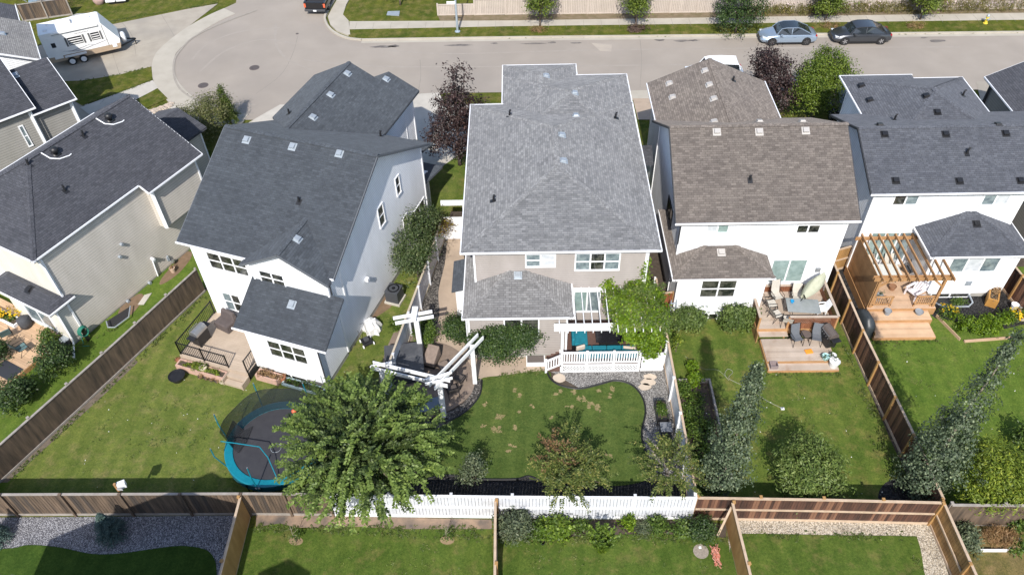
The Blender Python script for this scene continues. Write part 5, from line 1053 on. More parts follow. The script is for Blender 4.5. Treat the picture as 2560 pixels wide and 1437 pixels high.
fence('old brown plank fence behind the travel trailer', [tuple(P(60, 55)[:2]), tuple(P(182, 38)[:2])], 1.6, oldwood, greywood, greywood, greywood, side=-1, bw=.16)
# ------------------------------------------------------------------ pergolas
# white patio beams
pg = thing('pergola', 'white open post-and-beam frame meeting at an angle over the paved patio corner', 'pergola', (-4.1, 23.7, 0))
def post(par, x, y, h, w_=.17, z0=0, nm='post', mt=None): m = MB(); m.box(x - w_ / 2, x + w_ / 2, y - w_ / 2, y + w_ / 2, z0, h); m.build(nm, mt or white, par, world=True, bevel=.006)
post(pg, -2.6, 25.82, 2.95, .22); post(pg, -4.12, 23.7, 2.7, .24); post(pg, -7.05, 24.5, 2.65, .2)
def pb(par, a, b, w_=.05, h=.22, mt=None, nm='beam'): m = MB(); m.beam(a, b, w_, h); m.build(nm, mt or white, par, world=True, bevel=.008)
def ext(a, b, e): a = Vector(a); b = Vector(b); d = (b - a).normalized(); return a - d * e, b + d * e
A3, B3, C3 = Vector((-2.5, 26.0, 2.98)), Vector((-4.12, 23.7, 2.98)), Vector((-7.05, 24.6, 2.86))
for off in (-.17, .17):
    d = (B3 - A3).normalized(); n_ = Vector((-d.y, d.x, 0)) * off; a, b = ext(A3 + n_, B3 + n_, .55); pb(pg, a, b, .06, .24)
    d = (C3 - B3).normalized(); n_ = Vector((-d.y, d.x, 0)) * off; a, b = ext(B3 + n_ - Vector((0, 0, .12)), C3 + n_, .5); pb(pg, a, b, .06, .24)
for k, (a, b) in enumerate((((-4.75, 23.55, 3.16), (-3.5, 24.0, 3.16)), ((-4.75, 23.3, 3.16), (-3.45, 23.65, 3.16)), ((-7.5, 24.5, 3.05), (-6.5, 24.75, 3.05)))): pb(pg, a, b, .06, .16, nm='cross_piece')
pq = thing('arbour_post', 'free-standing white square post topped by two crossed white beams by the hot tub', 'post', (-5.6, 27.85, 0))
post(pq, -5.6, 27.85, 3.0, .26); pb(pq, (-6.75, 27.65, 3.1), (-4.75, 28.1, 3.1), .1, .18); pb(pq, (-6.6, 27.3, 3.1), (-4.65, 27.75, 3.1), .1, .18); pb(pq, (-5.66, 27.3, 3.3), (-5.62, 28.25, 3.3), .3, .12)
# white deck pergola
def vfence(par, x0, x1, y, z0, z1, n, ax='x', mt=None, slope=0, bal='baluster', r=.035):
    """balustrade part: rails + balusters in one mesh"""
    m = MB()
    if ax == 'x':
        m.beam((x0, y, z0), (x1, y, z0 + slope), .07, .07); m.beam((x0, y, z1), (x1, y, z1 + slope), .09, .07)
        for i in range(n): x = x0 + (x1 - x0) * (i + .5) / n; s_ = slope * (i + .5) / n; m.box(x - r, x + r, y - .02, y + .02, z0 + s_, z1 + s_)
    else:
        m.beam((y, x0, z0), (y, x1, z0 + slope), .07, .07); m.beam((y, x0, z1), (y, x1, z1 + slope), .09, .07)
        for i in range(n): x = x0 + (x1 - x0) * (i + .5) / n; s_ = slope * (i + .5) / n; m.box(y - .02, y + .02, x - r, x + r, z0 + s_, z1 + s_)
    return m.build('railing', mt or white, par, world=True)
def boards(par, x0, x1, y0, y1, z, mt, bw=.14, along='x', nm='deck_boards', th=.04):
    m = MB(); W = (y1 - y0) if along == 'x' else (x1 - x0); n = max(1, round(W / bw))
    for i in range(n):
        g = W / n
        if along == 'x': m.box(x0 + random.uniform(-.004, .004), x1, y0 + i * g + .004, y0 + (i + 1) * g - .004, z - th, z)
        else: m.box(x0 + i * g + .004, x0 + (i + 1) * g - .004, y0, y1, z - th, z)
    return m.build(nm, mt, par, world=True)
dk = thing('deck', 'raised white-railed deck with lattice skirt behind the taupe house', 'deck', (2.1, 26.4, 0))
boards(dk, 1.95, 7.0, 26.5, 29.6, .6, browndeck)
m = MB(); m.box(1.9, 6.1, 26.42, 26.48, .5, .62); m.box(1.9, 6.1, 26.42, 26.48, .02, .08); m.box(1.9, 1.96, 26.42, 29.6, .05, .62)
for i in range(27):
    x = 1.9 + i * .155
    m.beam((x, 26.45, .06), (min(x + .44, 6.1), 26.45, .06 + .44 * min(1, (6.1 - x) / .44)), .012, .042); m.beam((x, 26.462, .5), (min(x + .44, 6.1), 26.462, .5 - .44 * min(1, (6.1 - x) / .44)), .012, .042)
m.build('lattice_skirt', white, dk, world=True)
m = MB(); m.box(1.95, 6.05, 26.55, 26.58, .0, .52); m.build('painted_skirt_shade', plain('painted_shade', (.02, .02, .022)), dk, world=True)  # near-black sheet paints the shade behind the lattice
for x in (1.98, 3.3, 4.7, 6.05): post(dk, x, 26.5, 1.62, .13, .0)
for a, b in ((1.98, 3.3), (3.3, 4.7), (4.7, 6.05)): vfence(dk, a + .07, b - .07, 26.5, .74, 1.52, 9)
for y in (26.45, 27.9):
    m = MB(); m.box(1.1, 1.22, y - .06, y + .06, 0, 1.05); m.build('post', white, dk, world=True); vfence(dk, 1.22, 1.9, y, .22, .95, 5, slope=.42)
post(dk, 1.98, 27.9, 1.62, .13)
for i in range(3): m = MB(); m.box(1.2 + i * .25, 1.95, 26.5, 27.85, .0 if i == 0 else .15 * i, .15 * (i + 1)); m.build('step', browndeck, dk, world=True)
gt = thing('gate', 'white board gate between the deck and the side fence, vine hanging over it', 'gate', (6.2, 26.4, 0)); m = MB()
for i in range(7): m.box(6.15 + i * .17, 6.31 + i * .17, 26.4, 26.44, .08, 1.55)
m.build('door', white, gt, world=True); m = MB(); m.box(6.12, 7.36, 26.36, 26.4, 1.2, 1.3); m.box(6.12, 7.36, 26.36, 26.4, .25, .35); m.build('brace', white, gt, world=True); m = MB(); m.box(6.12, 6.16, 26.34, 26.38, 1.1, 1.2); m.box(6.12, 6.16, 26.34, 26.38, .4, .5); m.build('hinge', blk, gt, world=True)
wp = thing('pergola', 'white slatted pergola over the teal seating, right half buried in vine', 'pergola', (2, 27, .6))
post(wp, 2.0, 26.9, 3.0, .15, .6); post(wp, 6.6, 26.9, 3.0, .15, .6)
for y, z in ((26.82, 3.0), (27.0, 3.1)): pb(wp, (1.55, y, z), (7.2, y, z), .05, .24)
pb(wp, (2.6, 29.56, 3.02), (7.1, 29.56, 3.02), .05, .22, nm='ledger')
for i in range(13): x = 1.82 + i * .42; pb(wp, (x, 26.4, 3.24), (x, 29.55 if x > 2.6 else 27.4, 3.24), .045, .14, nm='rafter')
# cedar pergola & deck of house D
cd = thing('deck', 'low cedar deck with wide front steps under the cedar pergola', 'deck', (19.1, 28.4, 0))
boards(cd, 19.2, 23.0, 30.2, 33.7, .6, cedarl, along='x'); boards(cd, 19.3, 22.6, 29.5, 30.2, .42, cedard); boards(cd, 19.1, 22.45, 28.4, 29.5, .22, cedard)
m = MB(); m.box(19.2, 23.0, 30.17, 30.2, .1, .58); m.box(19.3, 22.6, 29.47, 29.5, .05, .4); m.box(19.1, 22.45, 28.37, 28.4, .0, .2); m.box(19.07, 19.1, 28.4, 33.7, .0, .56); m.box(22.45, 22.48, 28.4, 29.5, 0, .2); m.build('riser', cedar, cd, world=True)
cp = thing('pergola', 'honey cedar pergola with seven long rafters and a solid left-hand board wall', 'pergola', (19.2, 30.3, .6))
post(cp, 19.35, 30.35, 2.85, .14, .6, mt=cedar); post(cp, 22.85, 30.35, 2.85, .14, .6, mt=cedar); post(cp, 19.35, 33.5, 2.85, .14, .6, mt=cedar)
pb(cp, (18.95, 30.28, 2.8), (23.25, 30.28, 2.8), .05, .24, cedar); pb(cp, (18.95, 30.46, 2.8), (23.25, 30.46, 2.8), .05, .24, cedar); pb(cp, (18.95, 33.62, 2.8), (22.6, 33.62, 2.8), .05, .24, cedar)
for i in range(9): x = 19.3 + i * .47; pb(cp, (x, 29.95, 3.0), (x, 33.95 if i < 7 else 33.0 - (i - 7) * .9, 3.0), .07, .16, cedar, 'rafter')
pb(cp, (19.4, 30.35, 2.2), (20.0, 30.35, 2.72), .08, .1, cedar, 'brace'); pb(cp, (22.8, 30.35, 2.2), (22.2, 30.35, 2.72), .08, .1, cedar, 'brace')
m = MB()
for i in range(16): z = .15 + i * .168; m.box(19.2, 19.235, 30.3, 33.75, z, z + .163)
m.build('board_wall', cedar, cp, world=True)
for x0, x1 in ((19.45, 20.5), (21.75, 22.75)):
    m = MB(); m.box(x0, x1, 30.32, 30.38, 1.35, 1.42); m.box(x0, x1, 30.32, 30.38, .75, .82); m.box(x0, x0 + .07, 30.32, 30.38, .6, 1.4); m.box(x1 - .07, x1, 30.32, 30.38, .6, 1.4); n = 8
    for i in range(n): x = x0 + .1 + (x1 - x0 - .2) * i / (n - 1); m.box(x - .02, x + .02, 30.33, 30.37, .8, 1.36)
    m.build('railing', cedar, cp, world=True)

tf = [x for x in col.objects if x.get('label', '').startswith('weathered diagonal')][0]; m = MB(); pp_ = [(-26.2, 18.45), (-25.05, 20.6), (-22, 26.6), (-18.9, 32.9)]
for a, b in zip(pp_[:-1], pp_[1:]): a = Vector((*a, .09)); b = Vector((*b, .09)); d = (b - a).normalized(); n_ = Vector((d.y, -d.x, 0)) * .045; m = MB(); m.beam(a + n_, b + n_, .04, .12); m.build('kickboard', greywood, tf, world=True)
# ------------------------------------------------------------------ yard things
def at(px, py, z=0): p = P(px, py, z); return (p.x, p.y, z)
def b1(t, name, mt, *boxes, bevel=.008):
    m = MB()
    for b in boxes: m.box(*b)
    return m.build(name, mt, t, bevel=bevel)
def pot(label, loc, r, h, mt, plant=None, soilm=None, group=None, cat='pot', name='plant_pot', rad=.16, cl=14):
    t = thing(name, label, cat, loc, group=group); m = MB(); m.lathe([(r * .72, 0), (r, h), (r * 1.06, h), (r * 1.06, h - .03), (r * .9, h - .03), (r * .88, h - .05), (0, h - .05)], n=16, cap=False); m.build('bowl', mt, t, smooth=False)
    if plant: C, D, Nn = clumps([((0, 0, h), (r * .9, r * .9, rad))], cl, 14, .07, .09, .05); C[:, 2] = np.maximum(C[:, 2], h - .04); leafmesh('plant', C, D, Nn, .09, .05, plant, t, world=False)
    return t
def planter(label, loc, rot, w, d, h, mt, plant, n=40, cat='planter', name='planter_box', th=.08, legs=None):
    t = thing(name, label, cat, loc, rot); z0 = legs or 0; m = MB(); m.box(-w / 2, w / 2, -d / 2, -d / 2 + th, z0, h); m.box(-w / 2, w / 2, d / 2 - th, d / 2, z0, h); m.box(-w / 2, -w / 2 + th, -d / 2 + th, d / 2 - th, z0, h); m.box(w / 2 - th, w / 2, -d / 2 + th, d / 2 - th, z0, h); m.build('box', mt, t)
    m = MB(); m.box(-w / 2 + th, w / 2 - th, -d / 2 + th, d / 2 - th, z0 + .01, h - .06); m.build('soil', soil, t)
    if legs:
        for x in (-w / 2 + .04, w / 2 - .04):
            for y in (-d / 2 + .04, d / 2 - .04): b1(t, 'leg', mt, (x - .03, x + .03, y - .03, y + .03, 0, z0))
    if plant: C, D, Nn = clumps([((0, 0, h), (w * .42, d * .36, .14))], n, 16, .08, .1, .05); C[:, 2] = np.maximum(C[:, 2], h - .05); leafmesh('plant', C, D, Nn, .1, .05, plant, t, world=False)
    return t
def sling(label, loc, rot, seatm, framem, group=None, w=.56, hi=.95, name='patio_chair'):
    t = thing(name, label, 'chair', loc, rot, group); h = w / 2
    for (nm, pts) in (('seat', [(-.24, .44), (.0, .4), (.24, .42)]), ('backrest', [(.24, .42), (.34, .7), (.46, hi)])):
        m = MB()
        for (y0, z0), (y1, z1) in zip(pts[:-1], pts[1:]): m.add([(-h + .03, y0, z0), (h - .03, y0, z0), (h - .03, y1, z1), (-h + .03, y1, z1), (-h + .03, y0, z0 - .02), (h - .03, y0, z0 - .02), (h - .03, y1, z1 - .02), (-h + .03, y1, z1 - .02)], [(0, 1, 2, 3), (7, 6, 5, 4), (0, 4, 5, 1), (2, 6, 7, 3), (1, 5, 6, 2), (3, 7, 4, 0)])
        m.build(nm, seatm, t)
    for x in (-h, h):
        m = MB(); m.tube([(x, -.3, 0), (x, -.26, .43), (x, -.22, .62), (x, .3, .64)], .016, 5); m.tube([(x, .34, 0), (x, .1, .4)], .016, 5); m.build('leg', framem, t)
        m = MB(); m.tube([(x, -.26, .44), (x, 0, .4), (x, .24, .42), (x, .34, .7), (x, .46, hi)], .016, 5); m.build('frame', framem, t)
    return t
def table(label, loc, rot, w, d, h, top, framem, round_=False, name='table', cat='table', group=None):
    t = thing(name, label, cat, loc, rot, group); m = MB()
    if round_: m.cyl((0, 0, h - .03), w / 2, .03, 20)
    else: m.box(-w / 2, w / 2, -d / 2, d / 2, h - .025, h)
    m.build('tabletop', top, t, bevel=.01)
    for x, y in ((-1, -1), (1, -1), (1, 1), (-1, 1)):
        m = MB(); m.tube([(x * w * .4, y * d * .4, 0), (x * w * .3, y * d * .3, h * .5), (x * w * .38, y * d * .38, h - .03)], .018, 5); m.build('leg', framem, t)
    return t
def bbq(label, loc, rot, hoodm, cabm, cover=False):
    t = thing('barbecue', label, 'barbecue', loc, rot)
    if cover:
        m = MB(); vs = []; n = 14
        prof = [(.0, .85, .36), (.3, .84, .36), (.75, .8, .34), (.92, .66, .3), (1.1, .44, .22), (1.2, .36, .1)]
        for z, a, b in prof:
            for j in range(n): q = 2 * math.pi * j / n; cx_ = abs(math.cos(q)) ** .5 * (1 if math.cos(q) > 0 else -1); cy_ = abs(math.sin(q)) ** .5 * (1 if math.sin(q) > 0 else -1); k = 1 + .025 * math.sin(5 * q + z * 7); vs.append((a * cx_ * k, b * cy_ * k, z))
        fs = [(i * n + j, i * n + (j + 1) % n, (i + 1) * n + (j + 1) % n, (i + 1) * n + j) for i in range(len(prof) - 1) for j in range(n)] + [tuple((len(prof) - 1) * n + j for j in range(n))]
        m.add(vs, fs); m.build('cover', hoodm, t, smooth=True); return t
    b1(t, 'cabinet', cabm, (-.42, .42, -.26, .26, .12, .82))
    for x in (-1, 1): b1(t, 'side_shelf', cabm, (x * .43, x * .72, -.24, .24, .82, .86)); m = MB(); m.T = Matrix.Translation((x * .38, .2, .07)) @ Matrix.Rotation(R_(90), 4, 'Y'); m.cyl((0, 0, -.02), .07, .04, 10); m.build('wheel', rubber, t)
    m = MB(); n = 8; vs = []
    for x in (-.42, .42):
        for i in range(n + 1): a = math.pi * i / n; vs.append((x, -.27 * math.cos(a), .86 + .3 * math.sin(a)))
    m.add(vs, [(i, i + 1, n + 2 + i, n + 1 + i) for i in range(n)] + [tuple(range(n + 1))[::-1], tuple(range(n + 1, 2 * n + 2))]); m.box(-.42, .42, -.27, .27, .82, .862); m.build('lid', hoodm, t, smooth=False, bevel=.01)
    m = MB(); m.tube([(-.32, -.27, 1.0), (-.32, -.33, 1.0), (.32, -.33, 1.0), (.32, -.27, 1.0)], .015, 6); m.build('handle', steel, t)
    m = MB()
    for i in range(4): m.T = Matrix.Translation((-.27 + .18 * i, -.27, .76)) @ Matrix.Rotation(R_(90), 4, 'X'); m.cyl((0, 0, 0), .03, .04, 8)
    m.build('knob', steel, t); return t
# --- trampoline
tp = (-12.05, 21.6); R0 = 2.42; t = thing('trampoline', 'large round trampoline with teal pad and sagging black safety net', 'trampoline', (*tp, 0))
m = MB(); m.lathe([(R0 - .36, .875), (0, .86)], n=48, cap=False); m.build('mat', plain('mat_black', (.03, .03, .036), (.04, .04, .046), 3, .7), t)
m = MB(); m.lathe([(R0 + .02, .8), (R0 + .03, .93), (R0 - .02, .95), (R0 - .36, .93), (R0 - .38, .885)], n=48, cap=False); m.build('pad', teal, t)
m = MB(); m.lathe([(R0 + .025, .8), (R0 + .035, .55)], n=48, cap=False); m.build('skirt', plain('teal_skirt', (.01, .1, .13), rough=.7), t)
netb = netm('net_mesh', (.01, .016, .02), .74); net2 = netm('net_fold', (.02, .022, .026), .8)
for i in range(6):
    a = R_(170 - 60 * i + 18); c_, s_ = math.cos(a), math.sin(a); m = MB(); m.tube([(c_ * (R0 + .02), s_ * (R0 + .02), 0), (c_ * (R0 + .06), s_ * (R0 + .06), .9)], .025, 6); m.tube([(c_ * R0 * .98, s_ * R0 * .98, 0.02), (c_ * R0 * .8, s_ * R0 * .8, .02)], .025, 6); m.build('leg', blkmet, t)
tops = []
for a, lean, hh in ((172, .25, 2.75), (118, .1, 2.7), (60, .05, 2.75), (0, .1, 2.6), (262, .12, 2.7), (205, .5, 2.2)):
    c_, s_ = math.cos(R_(a)), math.sin(R_(a)); m = MB(); pp = [(c_ * (R0 + .05), s_ * (R0 + .05), .5), (c_ * (R0 + .1 + lean * .5), s_ * (R0 + .1 + lean * .5), hh * .7), (c_ * (R0 + .05 + lean * .6), s_ * (R0 + .05 + lean * .6), hh)]; m.tube(pp, .028, 6); m.build('pole', teal, t)
    m = MB(); m.ell(pp[-1], .04, 6, 4); m.build('pole_cap', steel, t)
m = MB(); angs = list(range(0, 190, 9)); vs = []
for a in angs: c_, s_ = math.cos(R_(a)), math.sin(R_(a)); k = R0 - .38; zt = 2.35 - .18 * math.sin(R_(a * 3)) ** 2; vs += [(c_ * k, s_ * k, .9), (c_ * (k + .25), s_ * (k + .25), zt)]
m.add(vs, [(2 * i, 2 * i + 2, 2 * i + 3, 2 * i + 1) for i in range(len(angs) - 1)]); m.build('safety_net', netb, t)
m = MB(); m.tube([vs[2 * i + 1] for i in range(len(angs))], .012, 5); m.build('net_cord', blk, t)
m = MB(); m.add([(-2.0, .2, .9), (-1.75, .75, .9), (-1.35, 1.0, .91), (-1.45, .0, .95), (-1.7, -.6, .95), (-2.02, -.3, .93), (-2.25, -.1, 1.6), (-2.1, .8, 1.7)], [(0, 3, 2, 1), (0, 5, 4, 3), (5, 0, 6), (0, 1, 7, 6)]); m.build('fallen_net', net2, t)
m = MB(); m.tube([(-2.35, -.45, 1.75), (-1.6, -.55, 1.72), (-.45, -.75, 1.7), (.0, -1.2, 1.5), (.6, -2.2, 1.0)], .026, 6); m.build('top_rail', teal, t)
m = MB(); m.tube([(.45 * math.cos(q) * .55 + .05, .45 * math.sin(q) * .55 - .3, .9) for q in np.linspace(0, 6.1, 20)], .012, 5, True); props(m.build('hoop', metalw), 'thin silver hoop lying on the trampoline mat', 'hoop'); o = col.objects[-1]; o.location = (*tp, 0)
m = MB(); m.ell((0, 0, 0), .13, 10, 7); o = m.build('ball', plain('coral', (.6, .13, .06), rough=.5), smooth=True); o.location = (tp[0] + .55, tp[1] + 1.75, 1.05); props(o, 'coral-red ball on the far side of the trampoline mat', 'ball')
m = MB(); m.box(-.11, .11, -.02, .0, -.06, .06); o = m.build('maker_label', white, t); o.location = (-.35, -R0 - .03, .86)
# --- W deck
dt = thing('deck', 'taupe corner deck with black metal railing and two steps behind the white turned house', 'deck', fr=fW)
def wl(px, py, z): q = fW.I @ P(px, py, z); return q
m = MB(); X0, X1, Y0, Y1 = .2, 4.45, -2.95, .38
for i in range(24): y = Y0 + (Y1 - Y0) * i / 24; m.box(X0, X1, y + .003, y + (Y1 - Y0) / 24 - .003, .56, .6)
m.build('deck_boards', taupedeck, dt); b1(dt, 'fascia', taupedeck, (X0, X1, Y0 - .03, Y0, .25, .57), (X0 - .03, X0, Y0, Y1, .25, .57)); b1(dt, 'skirt', plain('painted_shade', (.02, .02, .022)), (X0 + .1, X1, Y0 + .1, Y1, 0, .5))  # skirt block is painted near-black for the shade under the deck
for i in range(2): b1(dt, 'step', taupedeck, (3.3, 4.4, Y0 - .33 * (i + 1), Y0 - .33 * i - .03, 0, .6 - .2 * (i + 1)))
b1(dt, 'stringer', taupedeck, (3.22, 3.29, Y0 - .7, Y0 - .031, 0, .42)); b1(dt, 'stringer', taupedeck, (4.41, 4.48, Y0 - .7, Y0 - .031, 0, .42))
def mrail(par, a, b, z=.6, n=None):
    a = Vector((*a, z)); b = Vector((*b, z)); L = (b - a).length; n = n or max(3, int(L / .12)); m = MB(); U = Vector((0, 0, 1)); m.beam(a + U * .95, b + U * .95, .05, .04); m.beam(a + U * .1, b + U * .1, .03, .03)
    for i in range(n + 1): p = a.lerp(b, i / n); m.beam(p + U * .1, p + U * .95, .018, .018)
    for p in (a, b): m.beam(p - U * .05, p + U * 1.0, .06, .06)
    m.build('railing', blkmet, par)
mrail(dt, (X0 + .05, Y1 - .1), (X0 + .05, Y0 + .05)); mrail(dt, (X0 + .05, Y0 + .05), (1.75, Y0 + .05)); mrail(dt, (1.75, Y0 + .05), (3.25, Y0 + .05)); mrail(dt, (4.42, Y0 + .05), (4.42, Y0 + 1.0), n=6)
W_ = lambda u, v, z=0: tuple(fW.M @ Vector((u, v, z)))
planter('long salmon block planter in front of the taupe deck', W_(1.75, -3.3), -18.9, 3.0, .5, .42, stonep, Lyel, 55); planter('short salmon block planter right of the deck steps', W_(5.4, -2.55), -18.9, 1.35, .5, .42, stonep, Ldry, 26)
bbq('stainless barbecue with black side shelves on the taupe deck', W_(.85, -1.75, .6), -18.9 - 95, steel, blk)
t = thing('garden_chair', 'bulky brown fabric-covered chair against the white wall on the taupe deck', 'chair', W_(1.55, -.35, .6), -30); m = MB(); m.box(-.5, .5, -.45, .4, 0, .55); m.add([(-.5, .1, .55), (.5, .1, .55), (.5, .4, .55), (-.5, .4, .55), (-.42, .2, 1.0), (.42, .2, 1.0), (.42, .38, 1.0), (-.42, .38, 1.0)], [(4, 5, 6, 7), (0, 1, 5, 4), (1, 2, 6, 5), (2, 3, 7, 6), (3, 0, 4, 7)]); m.build('cover', plain('brown_cover', (.1, .08, .075), (.075, .06, .058), 4, .8, .2, 10), t, bevel=.06)
pot('black grill cauldron on the lawn beside the salmon planter', at(446, 948), .42, .35, blk, None, cat='fire bowl', name='fire_bowl'); pot('oval cream pot standing on the long salmon planter', W_(1.9, -3.3, .3), .2, .3, plain('cream_pot', (.55, .48, .36)), Lmid, cl=6)
for i, (px, py) in enumerate(((503, 944), (517, 947), (530, 951), (543, 954))): pot(('leftmost', 'second from the left', 'third from the left', 'fourth from the left')[i] + ' of the small dark pots before the salmon planter', at(px, py), .14, .17, plain('brown_pot', (.09, .07, .055)), Ldry, group='dark pots lined up before the salmon planter', cl=3)
pot('small white ring-rimmed pot at the right end of the dark pots', at(556, 957), .14, .17, plain('cream_pot', (.55, .48, .36)), Lmid, cl=3); pot('orange pot at the corner of the short salmon planter', W_(6.15, -2.4), .17, .35, terrac, Ldry, cl=4); pot('terracotta pot at the left foot of the black railing', W_(.0, -3.05), .14, .25, terrac, Ldry, cl=4)
planter('low leafy bed with pale blue edging under the white turned house', W_(7.4, -2.45), -18.9, 2.4, .5, .16, plain('blue_edge', (.35, .45, .48)), Lmid, 36)
t = thing('air_conditioner', 'dark grey air conditioner on a pale block beside the blue-white wall', 'air conditioner', (*W_(9.3, 4.9)[:2], 0), -18.9); b1(t, 'base', concl, (-.48, .48, -.48, .48, 0, .14)); b1(t, 'casing', plain('ac_grey', (.06, .065, .075), (.045, .048, .056), 30, .6), (-.4, .4, -.4, .4, .141, .95)); m = MB(); m.lathe([(.34, .955), (.34, .99), (.28, 1.0), (.27, .96)], n=20, cap=False); m.lathe([(.1, .96), (.1, .99), (0, .995)], n=10, cap=False); m.build('fan_guard', blkmet, t)
t = thing('tarp', 'crumpled white tarp bundle on the grass by the blue-white wall', 'tarp', at(932, 822), 20); m = MB(); n = 16; vs = [(0, 0, .75)]
for k, (r, z) in enumerate(((.25, .68), (.42, .42), (.5, .15), (.52, .0))):
    for j in range(n): q = 2 * math.pi * j / n; rr_ = r * (1 + .18 * math.sin(j * 2.3 + k)); vs.append((rr_ * math.cos(q), rr_ * 1.15 * math.sin(q), z + .04 * math.sin(j * 1.7)))
m.add(vs, [(0, 1 + j, 1 + (j + 1) % n) for j in range(n)] + [(1 + k * n + j, 1 + (k + 1) * n + j, 1 + (k + 1) * n + (j + 1) % n, 1 + k * n + (j + 1) % n) for k in range(3) for j in range(n)]); m.build('tarp', plain('white_tarp', (.72, .72, .7), (.6, .6, .6), 4, .6), t)
t = thing('lawn_mower', 'black push mower with looped handle near the white tarp', 'lawn mower', at(918, 858), 30); b1(t, 'deck', blk, (-.28, .28, -.3, .3, .1, .25), bevel=.04); b1(t, 'engine', charc, (-.14, .14, -.12, .16, .25, .42), bevel=.03)
for x in (-.3, .3):
    for y in (-.25, .25): m = MB(); m.T = Matrix.Translation((x, y, .1)) @ Matrix.Rotation(R_(90), 4, 'Y'); m.cyl((0, 0, -.03), .1, .06, 12); m.build('wheel', white, t)
m = MB(); m.tube([(-.22, .3, .25), (-.22, .8, .8), (.22, .8, .8), (.22, .3, .25)], .014, 5); m.build('handle', blkmet, t)
# --- C patio: hot tub, chairs
t = thing('hot_tub', 'dark grey hot tub with a weathered cover in the patio corner', 'hot tub', (-6.0, 27.0, 0) if False else (-6.35, 26.75, 0), 8); b1(t, 'cabinet', plain('tub_side', (.03, .033, .038), (.045, .048, .055), 6, .7), (-1.0, 1.0, -1.0, 1.0, 0, .9), bevel=.06); b1(t, 'cover', plain('tub_cover', (.05, .053, .06), (.085, .088, .096), 2.5, .55, .1, 8), (-1.02, 1.02, -1.02, -.003, .905, 1.0), (-1.02, 1.02, .003, 1.02, .905, 1.0), bevel=.03)
m = MB(); m.box(1.0, 1.03, -.2, -.1, .4, .6); m.box(1.0, 1.03, .1, .2, .35, .55); m.build('clip', blk, t)
tan = plain('tan_cover', (.24, .185, .15), (.17, .13, .105), 5, .8, .2, 12)
def covered(label, loc, rot, w=.8, d=.85, h=.75, back=.3):
    t = thing('patio_chair', label, 'chair', loc, rot); b1(t, 'frame', blkmet, (-w / 2 + .05, w / 2 - .05, -d / 2 + .05, d / 2 - .05, 0, .3)); m = MB(); m.add([(-w / 2, -d / 2, .25), (w / 2, -d / 2, .25), (w / 2, d / 2, .25), (-w / 2, d / 2, .25), (-w / 2 + .03, -d / 2, .5), (w / 2 - .03, -d / 2, .5), (w / 2 - .05, d / 2, h), (-w / 2 + .05, d / 2, h)], [(4, 5, 6, 7), (0, 1, 5, 4), (1, 2, 6, 5), (2, 3, 7, 6), (3, 0, 4, 7)]); m.build('cover', tan, t, bevel=.05); return t
covered('tan-covered patio armchair between the white post and the path', at(1080, 905), -18, .75, 1.0, .9); covered('low tan-covered footstool beside the angled white beams', at(1112, 925), 25, .6, .6, .45)
sling('dark mesh patio chair beside the white corner post at the mulch ring', at(1132, 985), 200, plain('mesh_dark', (.06, .05, .045), (.09, .075, .065), 20, .8), blkmet); sling('dark patio chair half hidden behind the white beam junction', at(1148, 958), 150, MATS['mesh_dark'], blkmet)
t = table('low glass-topped table under the feathery tree by the white corner post', at(1075, 1025), 10, 1.3, .8, .5, plain('grey_glass', (.16, .2, .24), rough=.15), blkmet)
t = thing('storage_shed', 'narrow white lean-to shed with dark roof against the taupe house', 'shed', (0, 0, 0)); m = MB(); m.box(-3.72, -2.52, 30.4, 32.5, 0, 2.3); m.build('wall', sWhite, t); m = MB(); m.add([(-3.92, 30.25, 2.35), (-2.52, 30.25, 2.75), (-2.52, 32.7, 2.75), (-3.92, 32.7, 2.35), (-3.92, 30.25, 2.27), (-2.52, 30.25, 2.67), (-2.52, 32.7, 2.67), (-3.92, 32.7, 2.27)], [(0, 1, 2, 3), (7, 6, 5, 4), (0, 4, 5, 1), (2, 6, 7, 3), (3, 7, 4, 0), (1, 5, 6, 2)]); m.build('roof', shW, t)
# --- C deck furniture
def sofa(label, loc, rot, w, d=.8):
    t = thing('sofa', label, 'sofa', loc, rot); b1(t, 'base', blkmet, (-w / 2, w / 2, -d / 2, d / 2, 0, .28)); n = max(1, round(w / .75))
    for i in range(n): x0 = -w / 2 + w * i / n; b1(t, 'seat_cushion', tealc, (x0 + .01, x0 + w / n - .01, -d / 2 + .14, d / 2, .285, .44), bevel=.04); b1(t, 'back_cushion', tealc, (x0 + .01, x0 + w / n - .01, -d / 2 - .02, -d / 2 + .15, .3, .8), bevel=.05)
    return t
sofa('long teal sofa along the white railing on the raised deck', (4.4, 27.02, .6), 0, 3.1); sofa('teal seat section at the left under the white slatted pergola', (3.0, 28.0, .6), -90, 1.0, .85)
t = thing('fire_table', 'black rectangular fire table between the teal seats', 'table', (4.6, 28.0, .6)); b1(t, 'base', blk, (-.55, .55, -.3, .3, 0, .45)); b1(t, 'tabletop', plain('black_gloss', (.014, .014, .018), rough=.15), (-.75, .75, -.42, .42, .45, .52), bevel=.02)
t = thing('cushion', 'beige cushion at the left end of the teal sofa', 'cushion', (3.0, 27.12, 1.05), 20); b1(t, 'cushion', plain('beige_cushion', (.5, .43, .36)), (-.25, .25, -.06, .08, -.02, .3), bevel=.05)
t = thing('cushion', 'pale rolled cushion at the right end of the teal sofa', 'cushion', (5.6, 27.15, 1.08), -8); b1(t, 'cushion', MATS['beige_cushion'], (-.35, .35, -.08, .06, -.02, .12), bevel=.04)
